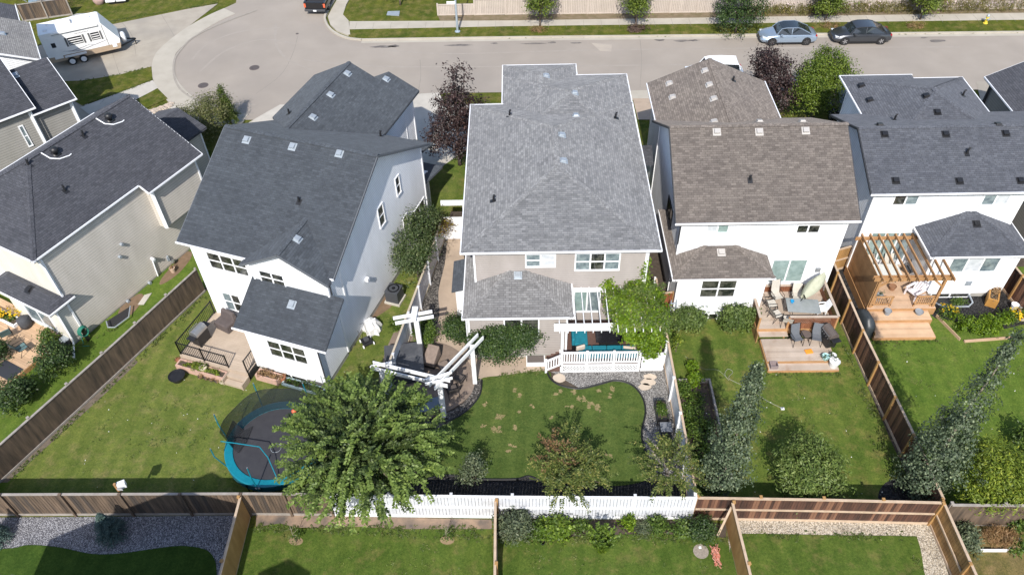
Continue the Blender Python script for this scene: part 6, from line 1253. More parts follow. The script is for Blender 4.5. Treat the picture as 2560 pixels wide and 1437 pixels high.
t = thing('window_well', 'grey metal window well box on the patio path under the taupe bay', 'window well', (.62, 27.1, 0)); b1(t, 'frame', white, (-.5, .5, -.25, -.2, 0, .3), (-.5, -.45, -.2, .3, 0, .3), (.45, .5, -.2, .3, 0, .3), bevel=.004); b1(t, 'grate', plain('grate', (.1, .085, .08), (.14, .12, .11), 30), (-.45, .45, -.2, .3, .2, .24))
pot('small round metal lamp globe on the path by the taupe wall', at(1352, 886), .09, .12, steel, None, cat='lamp', name='garden_lamp')
for q, lb in (((1668, 1040), 'black trough planter of bright greens by the white fence, upper one'), ((1682, 1125), 'black trough planter with taller greens by the white fence, lower one')): c_ = at(*q); planter(lb, (6.85, c_[1], 0), 0, .55, 1.15, .6, blk, Lmid if '1' else None, 46, legs=.3, th=.05)
t = thing('storage_bin', 'grey lidded bin between the two black trough planters', 'bin', (6.95, at(1675, 1082)[1], 0)); b1(t, 'body', charc, (-.26, .26, -.26, .26, 0, .5)); b1(t, 'lid', plain('bin_grey', (.16, .17, .19)), (-.28, .28, -.28, .28, .5, .55))
# vine over the pergola (kept clear of the open slats on the left)
vt = thing('climbing_vine', 'bright green climbing vine smothering the right half of the white pergola', 'vine', (6.9, 28.5, 0)); bl = [((5.2, 27.2, 3.25), (.7, .7, .16)), ((4.7, 28.8, 3.25), (.45, .8, .12)), ((5.8, 28.2, 3.3), (1.45, 1.65, .2)), ((6.6, 27.3, 3.1), (.75, 1.1, .45)), ((6.3, 29.2, 3.3), (1.1, .6, .5)), ((5.2, 28.5, 3.15), (.75, 1.1, .25)), ((6.75, 26.6, 2.4), (.45, .35, .7)), ((6.4, 29.65, 4.2), (.35, .15, 1.0)), ((4.6, 29.6, 3.3), (.3, .15, .5)), ((7.1, 28.2, 2.6), (.35, 1.5, .6)), ((6.7, 26.35, 1.6), (.35, .12, .45)), ((5.3, 26.8, 3.0), (.5, .4, .3)), ((5.9, 26.45, 2.75), (.95, .3, .55)), ((6.5, 26.5, 2.0), (.55, .3, .6))]
C, D, Nn = clumps(bl, 640, 24, .13, .12, .09, shell=.9, up=1.2, low=-.9); leafmesh('leaves', C, D, Nn, .13, .1, Lbright, vt)
C, D, Nn = clumps(bl[:6], 420, 24, .12, .13, .1, shell=.9, up=1.2); leafmesh('leaves', C, D, Nn, .12, .09, leafm('leaf_vine_dull', (.06, .1, .02), (.12, .18, .035), (.2, .2, .08)), vt)
m = MB()
for i in range(7): x = 6.95 - .06 * i; m.tube([(x, 29.2 - i * .4, 0), (x + .1, 29 - i * .4, 1.5), (x - .2, 28.7 - i * .35, 3.1), (x - 1.2, 28 - i * .2, 3.3)], .02, 5)
m.build('stem', bark, vt, world=True)
# --- G deck
gd = thing('deck', 'bleached two-level wooden deck with privacy screens behind the brown-roofed house', 'deck', (12.7, 26.3, 0))
boards(gd, 12.75, 16.9, 28.7, 31.58, .75, gdeck, along='x'); boards(gd, 12.8, 14.35, 28.3, 28.7, .55, gdeck); boards(gd, 12.9, 16.5, 26.75, 28.3, .35, gdeck); boards(gd, 12.9, 16.6, 26.25, 26.72, .18, gdeck)
m = MB(); m.box(12.72, 16.9, 28.66, 28.7, .35, .72); m.box(12.68, 12.72, 28.3, 31.58, 0, .72); m.box(12.86, 12.9, 26.25, 28.3, 0, .3); m.box(12.9, 16.6, 26.22, 26.25, 0, .14); m.box(12.9, 16.6, 26.72, 26.75, .14, .31); m.box(16.5, 16.53, 26.75, 28.3, 0, .31); m.build('riser', cedar, gd, world=True)
gscreen = plain('stained_red_cedar', (.24, .095, .045), (.17, .065, .03), 2, .65, .2, 25, isl=.2)
def screen(par, a, b, z0, z1, lattice=True):
    a = Vector((*a, 0)); b = Vector((*b, 0)); L = (b - a).length; d = (b - a) / L; m = MB(); U = Vector((0, 0, 1)); n = int(L / .13); zm = z1 - .5 if lattice else z1
    for i in range(n): p = a + d * (L * (i + .5) / n); m.beam(p + U * z0, p + U * zm, L / n - .01, .025, up=tuple(Vector((-d.y, d.x, 0))))
    if lattice:
        k = int(L / .11)
        for i in range(-4, k):
            for sg in (1, -1):
                x0 = i * .11; x1 = x0 + .48; za, zb = (zm, z1) if sg > 0 else (z1, zm)
                if x0 < 0: za += (zb - za) * (-x0) / .48; x0 = 0
                if x1 > L: zb = za + (zb - za) * (L - x0) / (x1 - x0); x1 = L
                if x1 - x0 > .03: off = Vector((-d.y, d.x, 0)) * .008 * sg; m.beam(a + d * x0 + U * za + off, a + d * x1 + U * zb + off, .012, .028)
    m.build('privacy_screen', gscreen, par, world=True); m = MB(); m.beam(a + U * (z1 + .03), b + U * (z1 + .03), .14, .045); m.build('cap_rail', gdeck, par, world=True)
screen(gd, (12.75, 31.2), (12.72, 28.7), .2, 1.6, False); screen(gd, (14.3, 28.72), (16.85, 28.68), .4, 1.62); screen(gd, (16.9, 28.7), (16.88, 31.55), .4, 1.62); screen(gd, (13.2, 31.5), (16.6, 31.52), .75, 1.2, False)
m = MB()
for x, y in ((12.73, 28.7), (12.75, 31.2), (14.3, 28.7), (16.88, 28.7)): m.box(x - .05, x + .05, y - .05, y + .05, 0, 1.6)
m.build('screen_post', cedar, gd, world=True)
beigesl = plain('beige_sling', (.5, .47, .41), (.42, .39, .34), 20, .8); graysl = plain('grey_sling', (.1, .11, .125), (.13, .14, .155), 20, .8)
table('rectangular grey glass patio table on the upper bleached deck', (15.3, 29.7, .75), -6, 1.75, 1.05, .72, plain('frosted_glass', (.24, .26, .26), (.2, .22, .22), 4, .2), blkmet)
for (x, y, r, lab) in ((13.75, 30.2, 95, 'beige sling chair left of the glass table, far one'), (13.85, 29.4, 110, 'beige sling chair left of the glass table, middle one'), (14.35, 28.95, 160, 'beige sling chair at the corner of the lattice screen'), (15.3, 30.75, -8, 'high-backed cream chair behind the glass table, against the patio door')): sling(lab, (x, y, .75), r, beigesl, blkmet)
sling('tall beige recliner at the far left of the upper deck', (14.2, 30.75, .75), 15, beigesl, blkmet, hi=1.25)
t = thing('patio_chair', 'white moulded plastic chair right of the glass table', 'chair', (16.35, 29.75, .75), -85); b1(t, 'seat', white, (-.26, .26, -.25, .25, .4, .44), bevel=.02); m = MB(); m.add([(-.25, .22, .44), (.25, .22, .44), (.25, .26, .44), (-.25, .26, .44), (-.22, .42, .9), (.22, .42, .9), (.22, .45, .9), (-.22, .45, .9)], [(0, 1, 5, 4), (2, 3, 7, 6), (1, 2, 6, 5), (3, 0, 4, 7), (4, 5, 6, 7)]); m.build('backrest', white, t)
for x in (-.24, .24):
    for y in (-.22, .22): b1(t, 'leg', white, (x - .03, x + .03, y - .03, y + .03, 0, .4))
    b1(t, 'armrest', white, (x - .03, x + .03, -.24, .3, .62, .65), (x - .03, x + .03, -.24, -.2, .4, .62))
t = thing('patio_umbrella', 'closed pale sage umbrella tipped over behind the glass table', 'umbrella', (16.15, 30.9, .75)); m = MB(); q0 = Vector((.35, .1, 1.75)); q1 = Vector((-.75, -.7, .85)); n = 12; vs = []
for i in range(9):
    f_ = i / 8; c = q0.lerp(q1, f_); r = .06 + .42 * math.sin(math.pi * min(1, f_ * .75 + .12)) ** 1.2
    for j in range(n): a = 2 * math.pi * j / n; k = 1 + .2 * math.cos(a * 4); vs.append(tuple(c + Vector((.55 * math.cos(a), -.4 * math.cos(a), math.sin(a))) * r * k))
m.add(vs, [(i * n + j, i * n + (j + 1) % n, (i + 1) * n + (j + 1) % n, (i + 1) * n + j) for i in range(8) for j in range(n)]); m.build('canopy', plain('sage_canvas', (.36, .37, .27), (.42, .43, .33), 4, .85), t, smooth=True); m = MB(); m.tube([(-1.1, -1.0, .55), (.4, .15, 1.8)], .02, 6); m.build('pole', blkmet, t)
for (x, y, r, lab) in ((14.7, 28.0, 12, 'dark grey sling chair in front of the lattice, left one'), (15.75, 28.0, -14, 'dark grey sling chair in front of the lattice, right one')): sling(lab, (x, y, .35), r, graysl, blkmet, hi=1.05)
table('small round mesh side table between the two dark grey chairs', (15.22, 28.2, .35), 0, .55, .55, .5, plain('mesh_brown', (.13, .1, .085), (.09, .07, .06), 20), blkmet, True)
bbq('open barbecue with brown hood at the right end of the lower bleached deck', (16.35, 27.95, .35), -75, plain('brown_hood', (.11, .09, .08), rough=.4), blk)
pot('blue bucket on the glass patio table', (14.75, 29.95, 1.47), .1, .13, plain('azure', (.01, .25, .5), rough=.4), None, cat='bucket', name='bucket')
pot('white lidded tub with soil at the deck front corner', (16.35, 26.5, .18), .27, .42, white, Ldark, cat='pot', cl=3); pot('mint-green pot beside the white tub', (15.98, 26.85, .35), .2, .25, plain('mint', (.4, .62, .6)), Ldark, cl=3); pot('small white bucket behind the white tub', (16.4, 26.95, .35), .17, .2, white, Ldark, cl=3)
t = thing('serving_tray', 'orange tray lying upside down on the lower deck boards', 'tray', (15.25, 27.35, .35), 10); b1(t, 'tray', plain('orange_plastic', (.75, .28, .03), rough=.5), (-.2, .2, -.14, .14, 0, .07), bevel=.02)
t = thing('crate', 'grey-mauve open crate at the front left corner of the bleached deck', 'crate', (13.2, 26.5, .18)); b1(t, 'box', plain('mauve', (.25, .2, .2)), (-.2, .2, -.18, -.15, 0, .25), (-.2, .2, .15, .18, 0, .25), (-.2, -.17, -.15, .15, 0, .25), (.17, .2, -.15, .15, 0, .25), (-.17, .17, -.15, .15, 0, .03), bevel=.004)
pot('yellow potted flowers on the corner of the upper deck screen', (13.0, 31.15, 1.25), .14, .2, metalw, Lyf, cl=8); pot('white cup standing on the left cap rail', (12.74, 30.2, 1.65), .06, .14, white, None, cat='cup', name='cup')
t = thing('ladder', 'aluminium folding steps leaning in the red-brown gap beside the white bay', 'ladder', (8.3, 29.9, 0), 10)
for x in (-.2, .2): m = MB(); m.beam((x, -.2, 0), (x * .7, .15, 1.7), .04, .06); m.beam((x, .5, 0), (x * .7, .17, 1.68), .03, .04); m.build('rail', metalw, t)
for i in range(5): b1(t, 'rung', metalw, (-.18, .18, -.17 + .06 * i, -.08 + .06 * i, .25 + .3 * i, .28 + .3 * i))
fence('short red-brown gate panel in the gap left of the white bay, ladder in front', [(7.55, 30.6), (8.35, 30.75)], 1.6, plain('fresh_red_boards', (.3, .1, .045), (.2, .065, .03), 2, .7, isl=.2), newwood, railw, railw, side=-1)
t = thing('bin', 'black wheeled bin in the gap beside the folding steps', 'bin', (7.95, 29.8, 0)); b1(t, 'body', blk, (-.22, .22, -.25, .25, .05, .95), bevel=.03); b1(t, 'lid', blk, (-.25, .25, -.28, .28, .955, 1.02), bevel=.03)
gb = thing('raised_bed', 'timber-edged vegetable bed along the fence in the right middle yard', 'garden bed', (7.7, 19.8, 0)); m = MB(); m.box(9.62, 9.72, 20.1, 25.6, 0, .28); m.box(7.7, 9.72, 25.6, 25.7, 0, .28); m.box(8.9, 9.72, 19.95, 20.05, 0, .28); m.build('edging', greywood, gb, world=True)
bl = [((8.6, 20.9, .3), (.8, .9, .35)), ((8.5, 22.4, .3), (.7, .9, .35)), ((8.5, 24.0, .2), (.6, .9, .22)), ((8.2, 25.1, .25), (.3, .5, .3))]; C, D, Nn = clumps(bl, 150, 26, .15, .13, .08); C[:, 2] = np.maximum(C[:, 2], .03); leafmesh('plants', C, D, Nn, .13, .08, Lmid, gb)
bush(1735, 957, .32, .32, .35, Lbright, 'vivid lime lettuce-like plant on the timber bed edge', 30, 22, .14, .1, .1, 'plant', 'plant'); bush(1728, 925, .25, .25, .3, Lbright, 'smaller lime plant further up the timber bed', 18, 20, .12, .1, .1, 'plant', 'plant'); bush(1690, 880, .2, .2, .8, Lyel, 'thin yellow-green stalky plant by the timber bed frame', 14, 14, .12, .08, .1, 'plant', 'plant')
m = MB(); m.tube(smooth_pts([at(1822, 950, .03), at(1812, 935, .04), at(1820, 922, .05), at(1832, 930, .05), at(1822, 945, .06), at(1850, 960, .03), at(1880, 975, .03), at(1915, 1000, .03), at(1955, 1020, .05)], 6, False), .013, 5); m.tube(smooth_pts([at(1712, 890, .03), at(1735, 905, .03), at(1760, 922, .03), at(1795, 925, .03), at(1822, 950, .03)], 6, False), .009, 4); props(m.build('garden_hose', plain('pale_hose', (.26, .27, .2))), 'pale hose curling across the right middle lawn', 'hose')
t = thing('sprinkler', 'tiny white sprinkler head at the end of the pale hose', 'sprinkler', at(1956, 1022)); b1(t, 'base', white, (-.09, .09, -.07, .07, 0, .06)); m = MB(); m.cyl((0, 0, .06), .03, .08, 8); m.build('head', steel, t)
# --- D deck things
bbq('large barbecue under a black cover beside the cedar steps', (18.75, 29.3, .0), 100, plain('black_cover', (.025, .03, .034), (.035, .042, .046), 3, .45, .2, 6), blk, cover=True)
def adiron(label, loc, rot, mt):
    t = thing('adirondack_chair', label, 'chair', loc, rot); m = MB(); m.add([(-.28, -.35, .38), (.28, -.35, .38), (.24, .2, .28), (-.24, .2, .28), (-.28, -.35, .35), (.28, -.35, .35), (.24, .2, .25), (-.24, .2, .25)], [(0, 1, 2, 3), (7, 6, 5, 4), (0, 4, 5, 1), (2, 6, 7, 3), (1, 5, 6, 2), (3, 7, 4, 0)]); m.build('seat', mt, t); m = MB()
    for i in range(5): x = -.24 + i * .12; m.beam((x, .2, .28), (x * 1.2, .52, .95 - abs(i - 2) * .05), .1, .02, up=(0, -1, .4))
    m.build('backrest', mt, t)
    for x in (-.34, .34): b1(t, 'armrest', mt, (x - .07, x + .07, -.4, .35, .55, .58)); b1(t, 'leg', mt, (x - .04, x + .04, -.38, -.3, 0, .549)); m = MB(); m.beam((x, -.3, .33), (x, .55, .02), .04, .1); m.build('leg', mt, t)
    return t
adiron('white garden chair with dark cut-outs on the cedar deck', (22.1, 31.2, .6), -60, plain('chalk_plastic', (.68, .64, .66), rough=.4))
table('white patio dining table beneath the cedar rafters', (20.9, 32.6, .6), 0, 1.4, .9, .72, plain('pale_table', (.55, .57, .55), rough=.4), blkmet)
for (x, y, r, lab) in ((20.3, 33.2, 10, 'grey-framed chair at the far left of the table under the rafters'), (21.3, 33.25, -5, 'grey-framed chair at the far right of the table under the rafters'), (22.3, 32.9, -60, 'dark leaning sling chair by the bay wall beneath the rafters'), (19.85, 32.3, 85, 'dark chair against the cedar board wall')): sling(lab, (x, y, .6), r, beigesl if 'grey' in lab else charc, blkmet)
pot('round brown basket pot in the middle of the cedar deck', (21.05, 31.7, .6), .2, .28, plain('basket', (.25, .13, .07)), None); pot('second brown basket pot near the bay wall', (22.55, 31.75, .6), .2, .28, plain('basket', (.25, .13, .07)), None)
pot('grey pot on the left side of the upper cedar step', (20.25, 29.95, .42), .19, .3, plain('grey_pot', (.25, .27, .29)), None); pot('low grey bowl on the right side of the upper cedar step', (22.0, 29.95, .42), .22, .2, plain('grey_pot', (.25, .27, .29)), None); pot('pale bowl behind the left cedar balustrade', (20.0, 30.9, .6), .2, .4, plain('grey_pot', (.25, .27, .29)), Lgrey, cl=5)
t = thing('window_well', 'galvanised window well with a leafy plant under the right-hand bay', 'window well', (24.45, 31.05, 0)); m = MB(); m.tube([(-1.1, .5, .2), (-1.05, -.1, .2), (-.7, -.4, .2), (.7, -.4, .2), (1.05, -.1, .2), (1.1, .5, .2)], .05, 6); m.build('rim', metalw, t); m = MB(); m.sheet([(-1.05, .5), (-1, -.1), (-.7, -.36), (.7, -.36), (1, -.1), (1.05, .5)], .03); m.build('floor', plain('painted_shade', (.02, .02, .022)), t); C, D, Nn = clumps([((.2, -.2, .3), (.4, .25, .3))], 16, 18, .1, .12, .07); leafmesh('plant', C, D, Nn, .12, .07, Lmid, t, world=False)  # floor sheet is painted near-black for the shade down the well
planter('hexagonal-ended orange wooden trough of dry plants at the white bay corner', (27.05, 31.9, 0), 62, 2.6, .55, .6, plain('orange_wood', (.45, .24, .06), (.36, .18, .045), 2, .6), Ldry, 60)
pot('white upturned bucket on black mulch at the right edge', at(2532, 772), .2, .38, white, None, cat='bucket', name='bucket'); pot('grey-white bucket cut by the right edge', at(2552, 775), .19, .36, plain('dull_white', (.5, .5, .47)), None, cat='bucket', name='bucket'); pot('cream flower pot with bright plant at the right edge', at(2552, 796), .3, .35, plain('cream_pot', (.55, .48, .36)), Lbright, rad=.35, cl=20)
fb = thing('flower_bed', 'dense lime-green flower bed edged with timber below the black mulch', 'flower bed', at(2450, 820)); q = fb.location; bl = [((q.x + x, q.y + y, .35), (.6, .45, .4)) for x, y in ((-1.2, .2), (-.4, 0), (.5, .1), (1.2, .3), (.1, -.4), (-.9, -.3))]; C, D, Nn = clumps(bl, 150, 22, .11, .17, .07); C[:, 2] = np.maximum(C[:, 2], .03); leafmesh('foliage', C, D, Nn, .15, .06, Lbright, fb)
C, D, Nn = clumps([((q.x - 1.6, q.y + .9, .6), (.5, .4, .3)), ((q.x + 1.9, q.y + .5, .6), (.4, .35, .3))], 26, 7, .08, .1, .1); leafmesh('blossom', C, D, Nn, .11, .1, Lyf, fb); C, D, Nn = clumps([((q.x - 1.6, q.y + .8, .4), (.5, .4, .4)), ((q.x + 1.9, q.y + .5, .4), (.4, .35, .4))], 60, 20, .12, .1, .05); leafmesh('foliage', C, D, Nn, .11, .05, Lmid, fb)
m = MB(); m.beam((q.x - 2.1, q.y + .9, .08), (q.x - 1.5, q.y - .9, .08), .05, .22); m.beam((q.x - 1.3, q.y - 1.0, .06), (q.x + 1.7, q.y - .75, .06), .12, .12); m.build('timber_edge', cedarl, fb, world=True)
bush(2552, 1130, .6, .9, .9, Lmid, 'leafy garden plants cut by the right edge next to the yellow-green tree', 80, 22, .14, .08, .15, 'shrub', 'shrub'); bush(2548, 1180, .4, .5, .3, Lbright, 'bright low groundcover at the right edge below the leafy plants', 40)
# A deck
fD2 = Fr(tuple(P(180, 880, .3)[:2]), -28); ad = thing('deck', 'low orange-brown cedar deck in the bottom left corner of the beige house', 'deck', fr=fA); m = MB()
for i in range(36): y = -4.9 + i * .14; m.box(-9, -1.35, y + .004, y + .136, .26, .3)
m.build('deck_boards', cedard, ad); b1(ad, 'fascia', cedar, (-9, -1.35, -4.94, -4.9, 0, .28), (-1.35, -1.31, -4.9, .1, 0, .28))
A_ = lambda u, v, z=0: tuple(fA.M @ Vector((u, v, z)))
c1 = at(62, 880, .3); sling('green sling chair on the orange cedar deck, nearer one', c1, 140, plain('green_sling', (.12, .2, .2), (.09, .15, .15), 20, .6), blkmet); c1 = at(22, 845, .3); sling('green sling chair on the orange cedar deck, farther one at the edge', c1, -140, MATS['green_sling'], blkmet)
t = thing('storage_box', 'round dark grey covered bin by the patio door of the beige house', 'bin', at(68, 815, .3), 10); m = MB(); m.lathe([(.3, 0), (.34, .3), (.33, .62), (.2, .72), (0, .74)], n=12); m.build('cover', charc, t, smooth=True)
t = thing('storage_box', 'white lidded box against the downpipe of the beige house', 'box', at(168, 860, .0), -28); b1(t, 'body', charc, (-.25, .25, -.2, .2, 0, .4)); b1(t, 'lid', metalw, (-.27, .27, -.22, .22, .4, .46), bevel=.02)
t = thing('hose_reel', 'green garden hose coiled on a reel against the beige siding', 'hose reel', at(222, 850), -28)
m = MB()
for k in range(5): m.tube([(-.1 + .05 * k, .28 * math.cos(q) * (1 - .05 * k), .75 + .3 * math.sin(q)) for q in np.linspace(0, 6.1, 18)], .03, 5, True)
m.tube([(0, -.25, .6), (.2, -.4, .3), (.1, -.5, .05), (.4, -.3, .03)], .025, 5); m.build('hose', plain('green_hose', (.015, .16, .11)), t); b1(t, 'stand', blk, (-.06, .06, -.1, .1, 0, .9))
planter('white-edged trough of yellow flowers at the left edge of the cedar deck', at(18, 800, .1), -28, 2.4, .6, .4, white, Lmid, 60); p = at(14, 785, .6); tyf = thing('flowers', 'yellow flowers in the trough at the left edge', 'flowers', p); C, D, Nn = clumps([((p[0], p[1], .75), (1.0, .4, .2))], 34, 8, .08, .1, .1); leafmesh('blossom', C, D, Nn, .1, .1, Lyf, tyf)
t = thing('doormat', 'black mat on the orange cedar deck at the left edge', 'mat', at(18, 925, .31), -28); b1(t, 'mat', plain('mat_rubber', (.03, .032, .04)), (-.75, .75, -.45, .45, 0, .015))
t = thing('window_well', 'galvanised curved window well beside the beige siding', 'window well', (0, 0, 0)); pts = [at(266, 803, .25), at(270, 818, .25), at(287, 818, .25), at(322, 792, .25), at(326, 765, .25)]; m = MB(); m.tube(pts, .04, 5); m.build('rim', metalw, t); m = MB(); m.add([at(266, 803, .02), at(270, 818, .02), at(287, 818, .02), at(322, 792, .02), at(326, 765, .02)], [(0, 1, 2, 3, 4)]); m.build('floor', plain('painted_shade', (.02, .02, .022)), t)  # black floor sheet stands in for shade deep in the well
m = MB(); m.prism(poly([(345, 762), (362, 738), (380, 733), (360, 762)]), .0, .04); props(m.build('paving_slab', concl), 'grey paving slab in the grass beside the beige siding', 'slab')
pot('pale clay urn near the meters at the end of the beige siding', at(434, 680), .17, .35, plain('clay', (.45, .33, .25)), Ldry, cl=3)
t = thing('gas_meter', 'white gas meter and pipes on the beige siding', 'meter', at(425, 662), -28); b1(t, 'body', metalw, (-.15, .15, -.1, .1, .4, .75), bevel=.04); m = MB(); m.tube([(-.25, 0, 0), (-.25, 0, .8), (0, 0, .85), (.2, 0, .8), (.2, 0, .3)], .025, 6); m.build('pipe', metalw, t); m = MB(); m.lathe([(.1, .2), (.14, .3), (.1, .42)], (.25, .1, 0), 10); m.build('regulator', steel, t)
# --- near yards
t = thing('birdhouse', 'small white box with a picture on an orange post at the brown back fence', 'birdhouse', (-18.35, 18.6, 0)); b1(t, 'post', cedar, (-.05, .05, -.05, .05, 0, 2.3)); m = MB(); m.T = Matrix.Rotation(R_(25), 4, 'Z') @ Matrix.Translation((0, 0, 0)); m.box(.06, .4, -.12, .12, 1.9, 2.2); m.build('box', white, t); m = MB(); m.box(.09, .33, -.14, -.121, 1.95, 2.12); m.build('picture', plain('grey_print', (.25, .25, .27), (.5, .5, .5), 8), t)
t = thing('toy', 'magenta toy peeking over the top of the brown back fence', 'toy', (-15.2, 18.85, 0)); m = MB(); m.ell((0, 0, .25), (.22, .2, .25), 10, 7); m.ell((0, 0, .58), .14, 8, 6); m.build('body', plain('magenta', (.25, .02, .14), rough=.4), t, smooth=True)
t = thing('extension_cord', 'tangled heap of orange-red cord on the lawn by the honey fence', 'cord', at(1790, 1392)); m = MB(); pts = []
for i in range(60): q = i * 1.9; pts.append((.22 * math.cos(q) * random.uniform(.4, 1), .6 * math.sin(q * .7) * random.uniform(.3, 1), .05 + .12 * random.random()))
m.tube(pts, .018, 4); m.build('cord', plain('cord_red', (.5, .14, .08), (.6, .35, .28), 9, .5), t)
t = thing('tree_ring', 'round pale gravel tree ring with a white tag near the tangled cord', 'tree ring', at(1752, 1378)); m = MB(); m.cyl((0, 0, 0), .34, .035, 18); m.build('gravel', plain('ring_gravel', (.33, .29, .24), (.2, .17, .14), 20, .9, .5, 40), t); b1(t, 'tag', white, (-.07, .05, .12, .24, .036, .05))
t = thing('plant_pot', 'empty black nursery pot below the bright broad-leaved shrub', 'pot', at(1356, 1358)); m = MB(); m.lathe([(.09, 0), (.12, .2), (.13, .2), (.11, .18), (.09, .03)], n=12, cap=False); m.build('bowl', blk, t)
rb = thing('raised_bed', 'white-edged raised bed of dry stalks behind clear plastic, bottom right', 'garden bed', (19.2, 16.8, 0)); m = MB(); pz = [at(2432, 1352), at(2438, 1378), at(2515, 1378), at(2545, 1350)]
for a, b in zip(pz[:-1], pz[1:]): m.beam((a[0], a[1], .1), (b[0], b[1], .1), .05, .2)
m.build('edging', white, rb, world=True); q = at(2490, 1352); C, D, Nn = clumps([((q[0], q[1], .3), (.85, .4, .3))], 90, 24, .12, .16, .02); C[:, 2] = np.maximum(C[:, 2], .02); leafmesh('dry_stalks', C, D + [0, 0, .8], Nn, .18, .02, Ldry, rb)
bush(2405, 1352, .45, .5, .45, Lgrey, 'leafy grey-green clump between the honey corner fence and the dry bed', 70); bush(2545, 1322, .4, .3, .4, Lmid, 'green weeds behind the dry bed at the bottom right', 30); bush(2540, 1372, .35, .2, .2, Lmid, 'low green weeds against the white bed edge', 20)
# ------------------------------------------------------------------ vehicles
def carbody(prof, hw, nseg=None):
    """prof: list of (x, z_low, z_top, halfwidth_low, halfwidth_top)"""
    m = MB(); vs = []; n = 10
    for x, zl, zt, wl_, wt in prof:
        mid = zl + (zt - zl) * .55; ring = [(-wl_ * .9, zl), (-wl_, zl + .1), (-wl_, mid), (-wt, zt - .06), (-wt * .8, zt), (wt * .8, zt), (wt, zt - .06), (wl_, mid), (wl_, zl + .1), (wl_ * .9, zl)]
        vs += [(x, a, b) for a, b in ring]
    k = len(prof); fs = [(i * n + j, i * n + (j + 1) % n, (i + 1) * n + (j + 1) % n, (i + 1) * n + j) for i in range(k - 1) for j in range(n)]
    fs = [f[::-1] for f in fs]; fs.append(tuple(range(n))); fs.append(tuple((k - 1) * n + j for j in range(n))[::-1]); m.add(vs, fs); return m
def paint(name, c, rough=.3, metal=.35): return plain(name, c, rough=rough, metal=metal, coat=.6)
def wheel(t, x, y, r, rimm, w=.2):
    s_ = 1 if y > 0 else -1; m = MB(); m.T = Matrix.Translation((x, y, r)) @ Matrix.Rotation(R_(-90 * s_), 4, 'X'); m.lathe([(r * .62, -w / 2), (r * .93, -w / 2), (r, -w / 2 + .03), (r, w / 2 - .03), (r * .93, w / 2), (r * .66, w / 2)], n=20); o = m.build('wheel', rubber, t, smooth=False)
    m = MB(); m.T = Matrix.Translation((x, y, r)) @ Matrix.Rotation(R_(-90 * s_), 4, 'X'); m.lathe([(r * .66, w / 2 - .05), (r * .66, w / 2 - .01), (r * .62, w / 2 - .005), (r * .58, w / 2 - .022), (0, w / 2 - .022)], n=20, cap=False)
    for i in range(5): a = 2 * math.pi * i / 5; m.beam((0, 0, w / 2 - .008), (r * .6 * math.cos(a), r * .6 * math.sin(a), w / 2 - .008), .07, .02)
    m.build('rim', rimm, o)
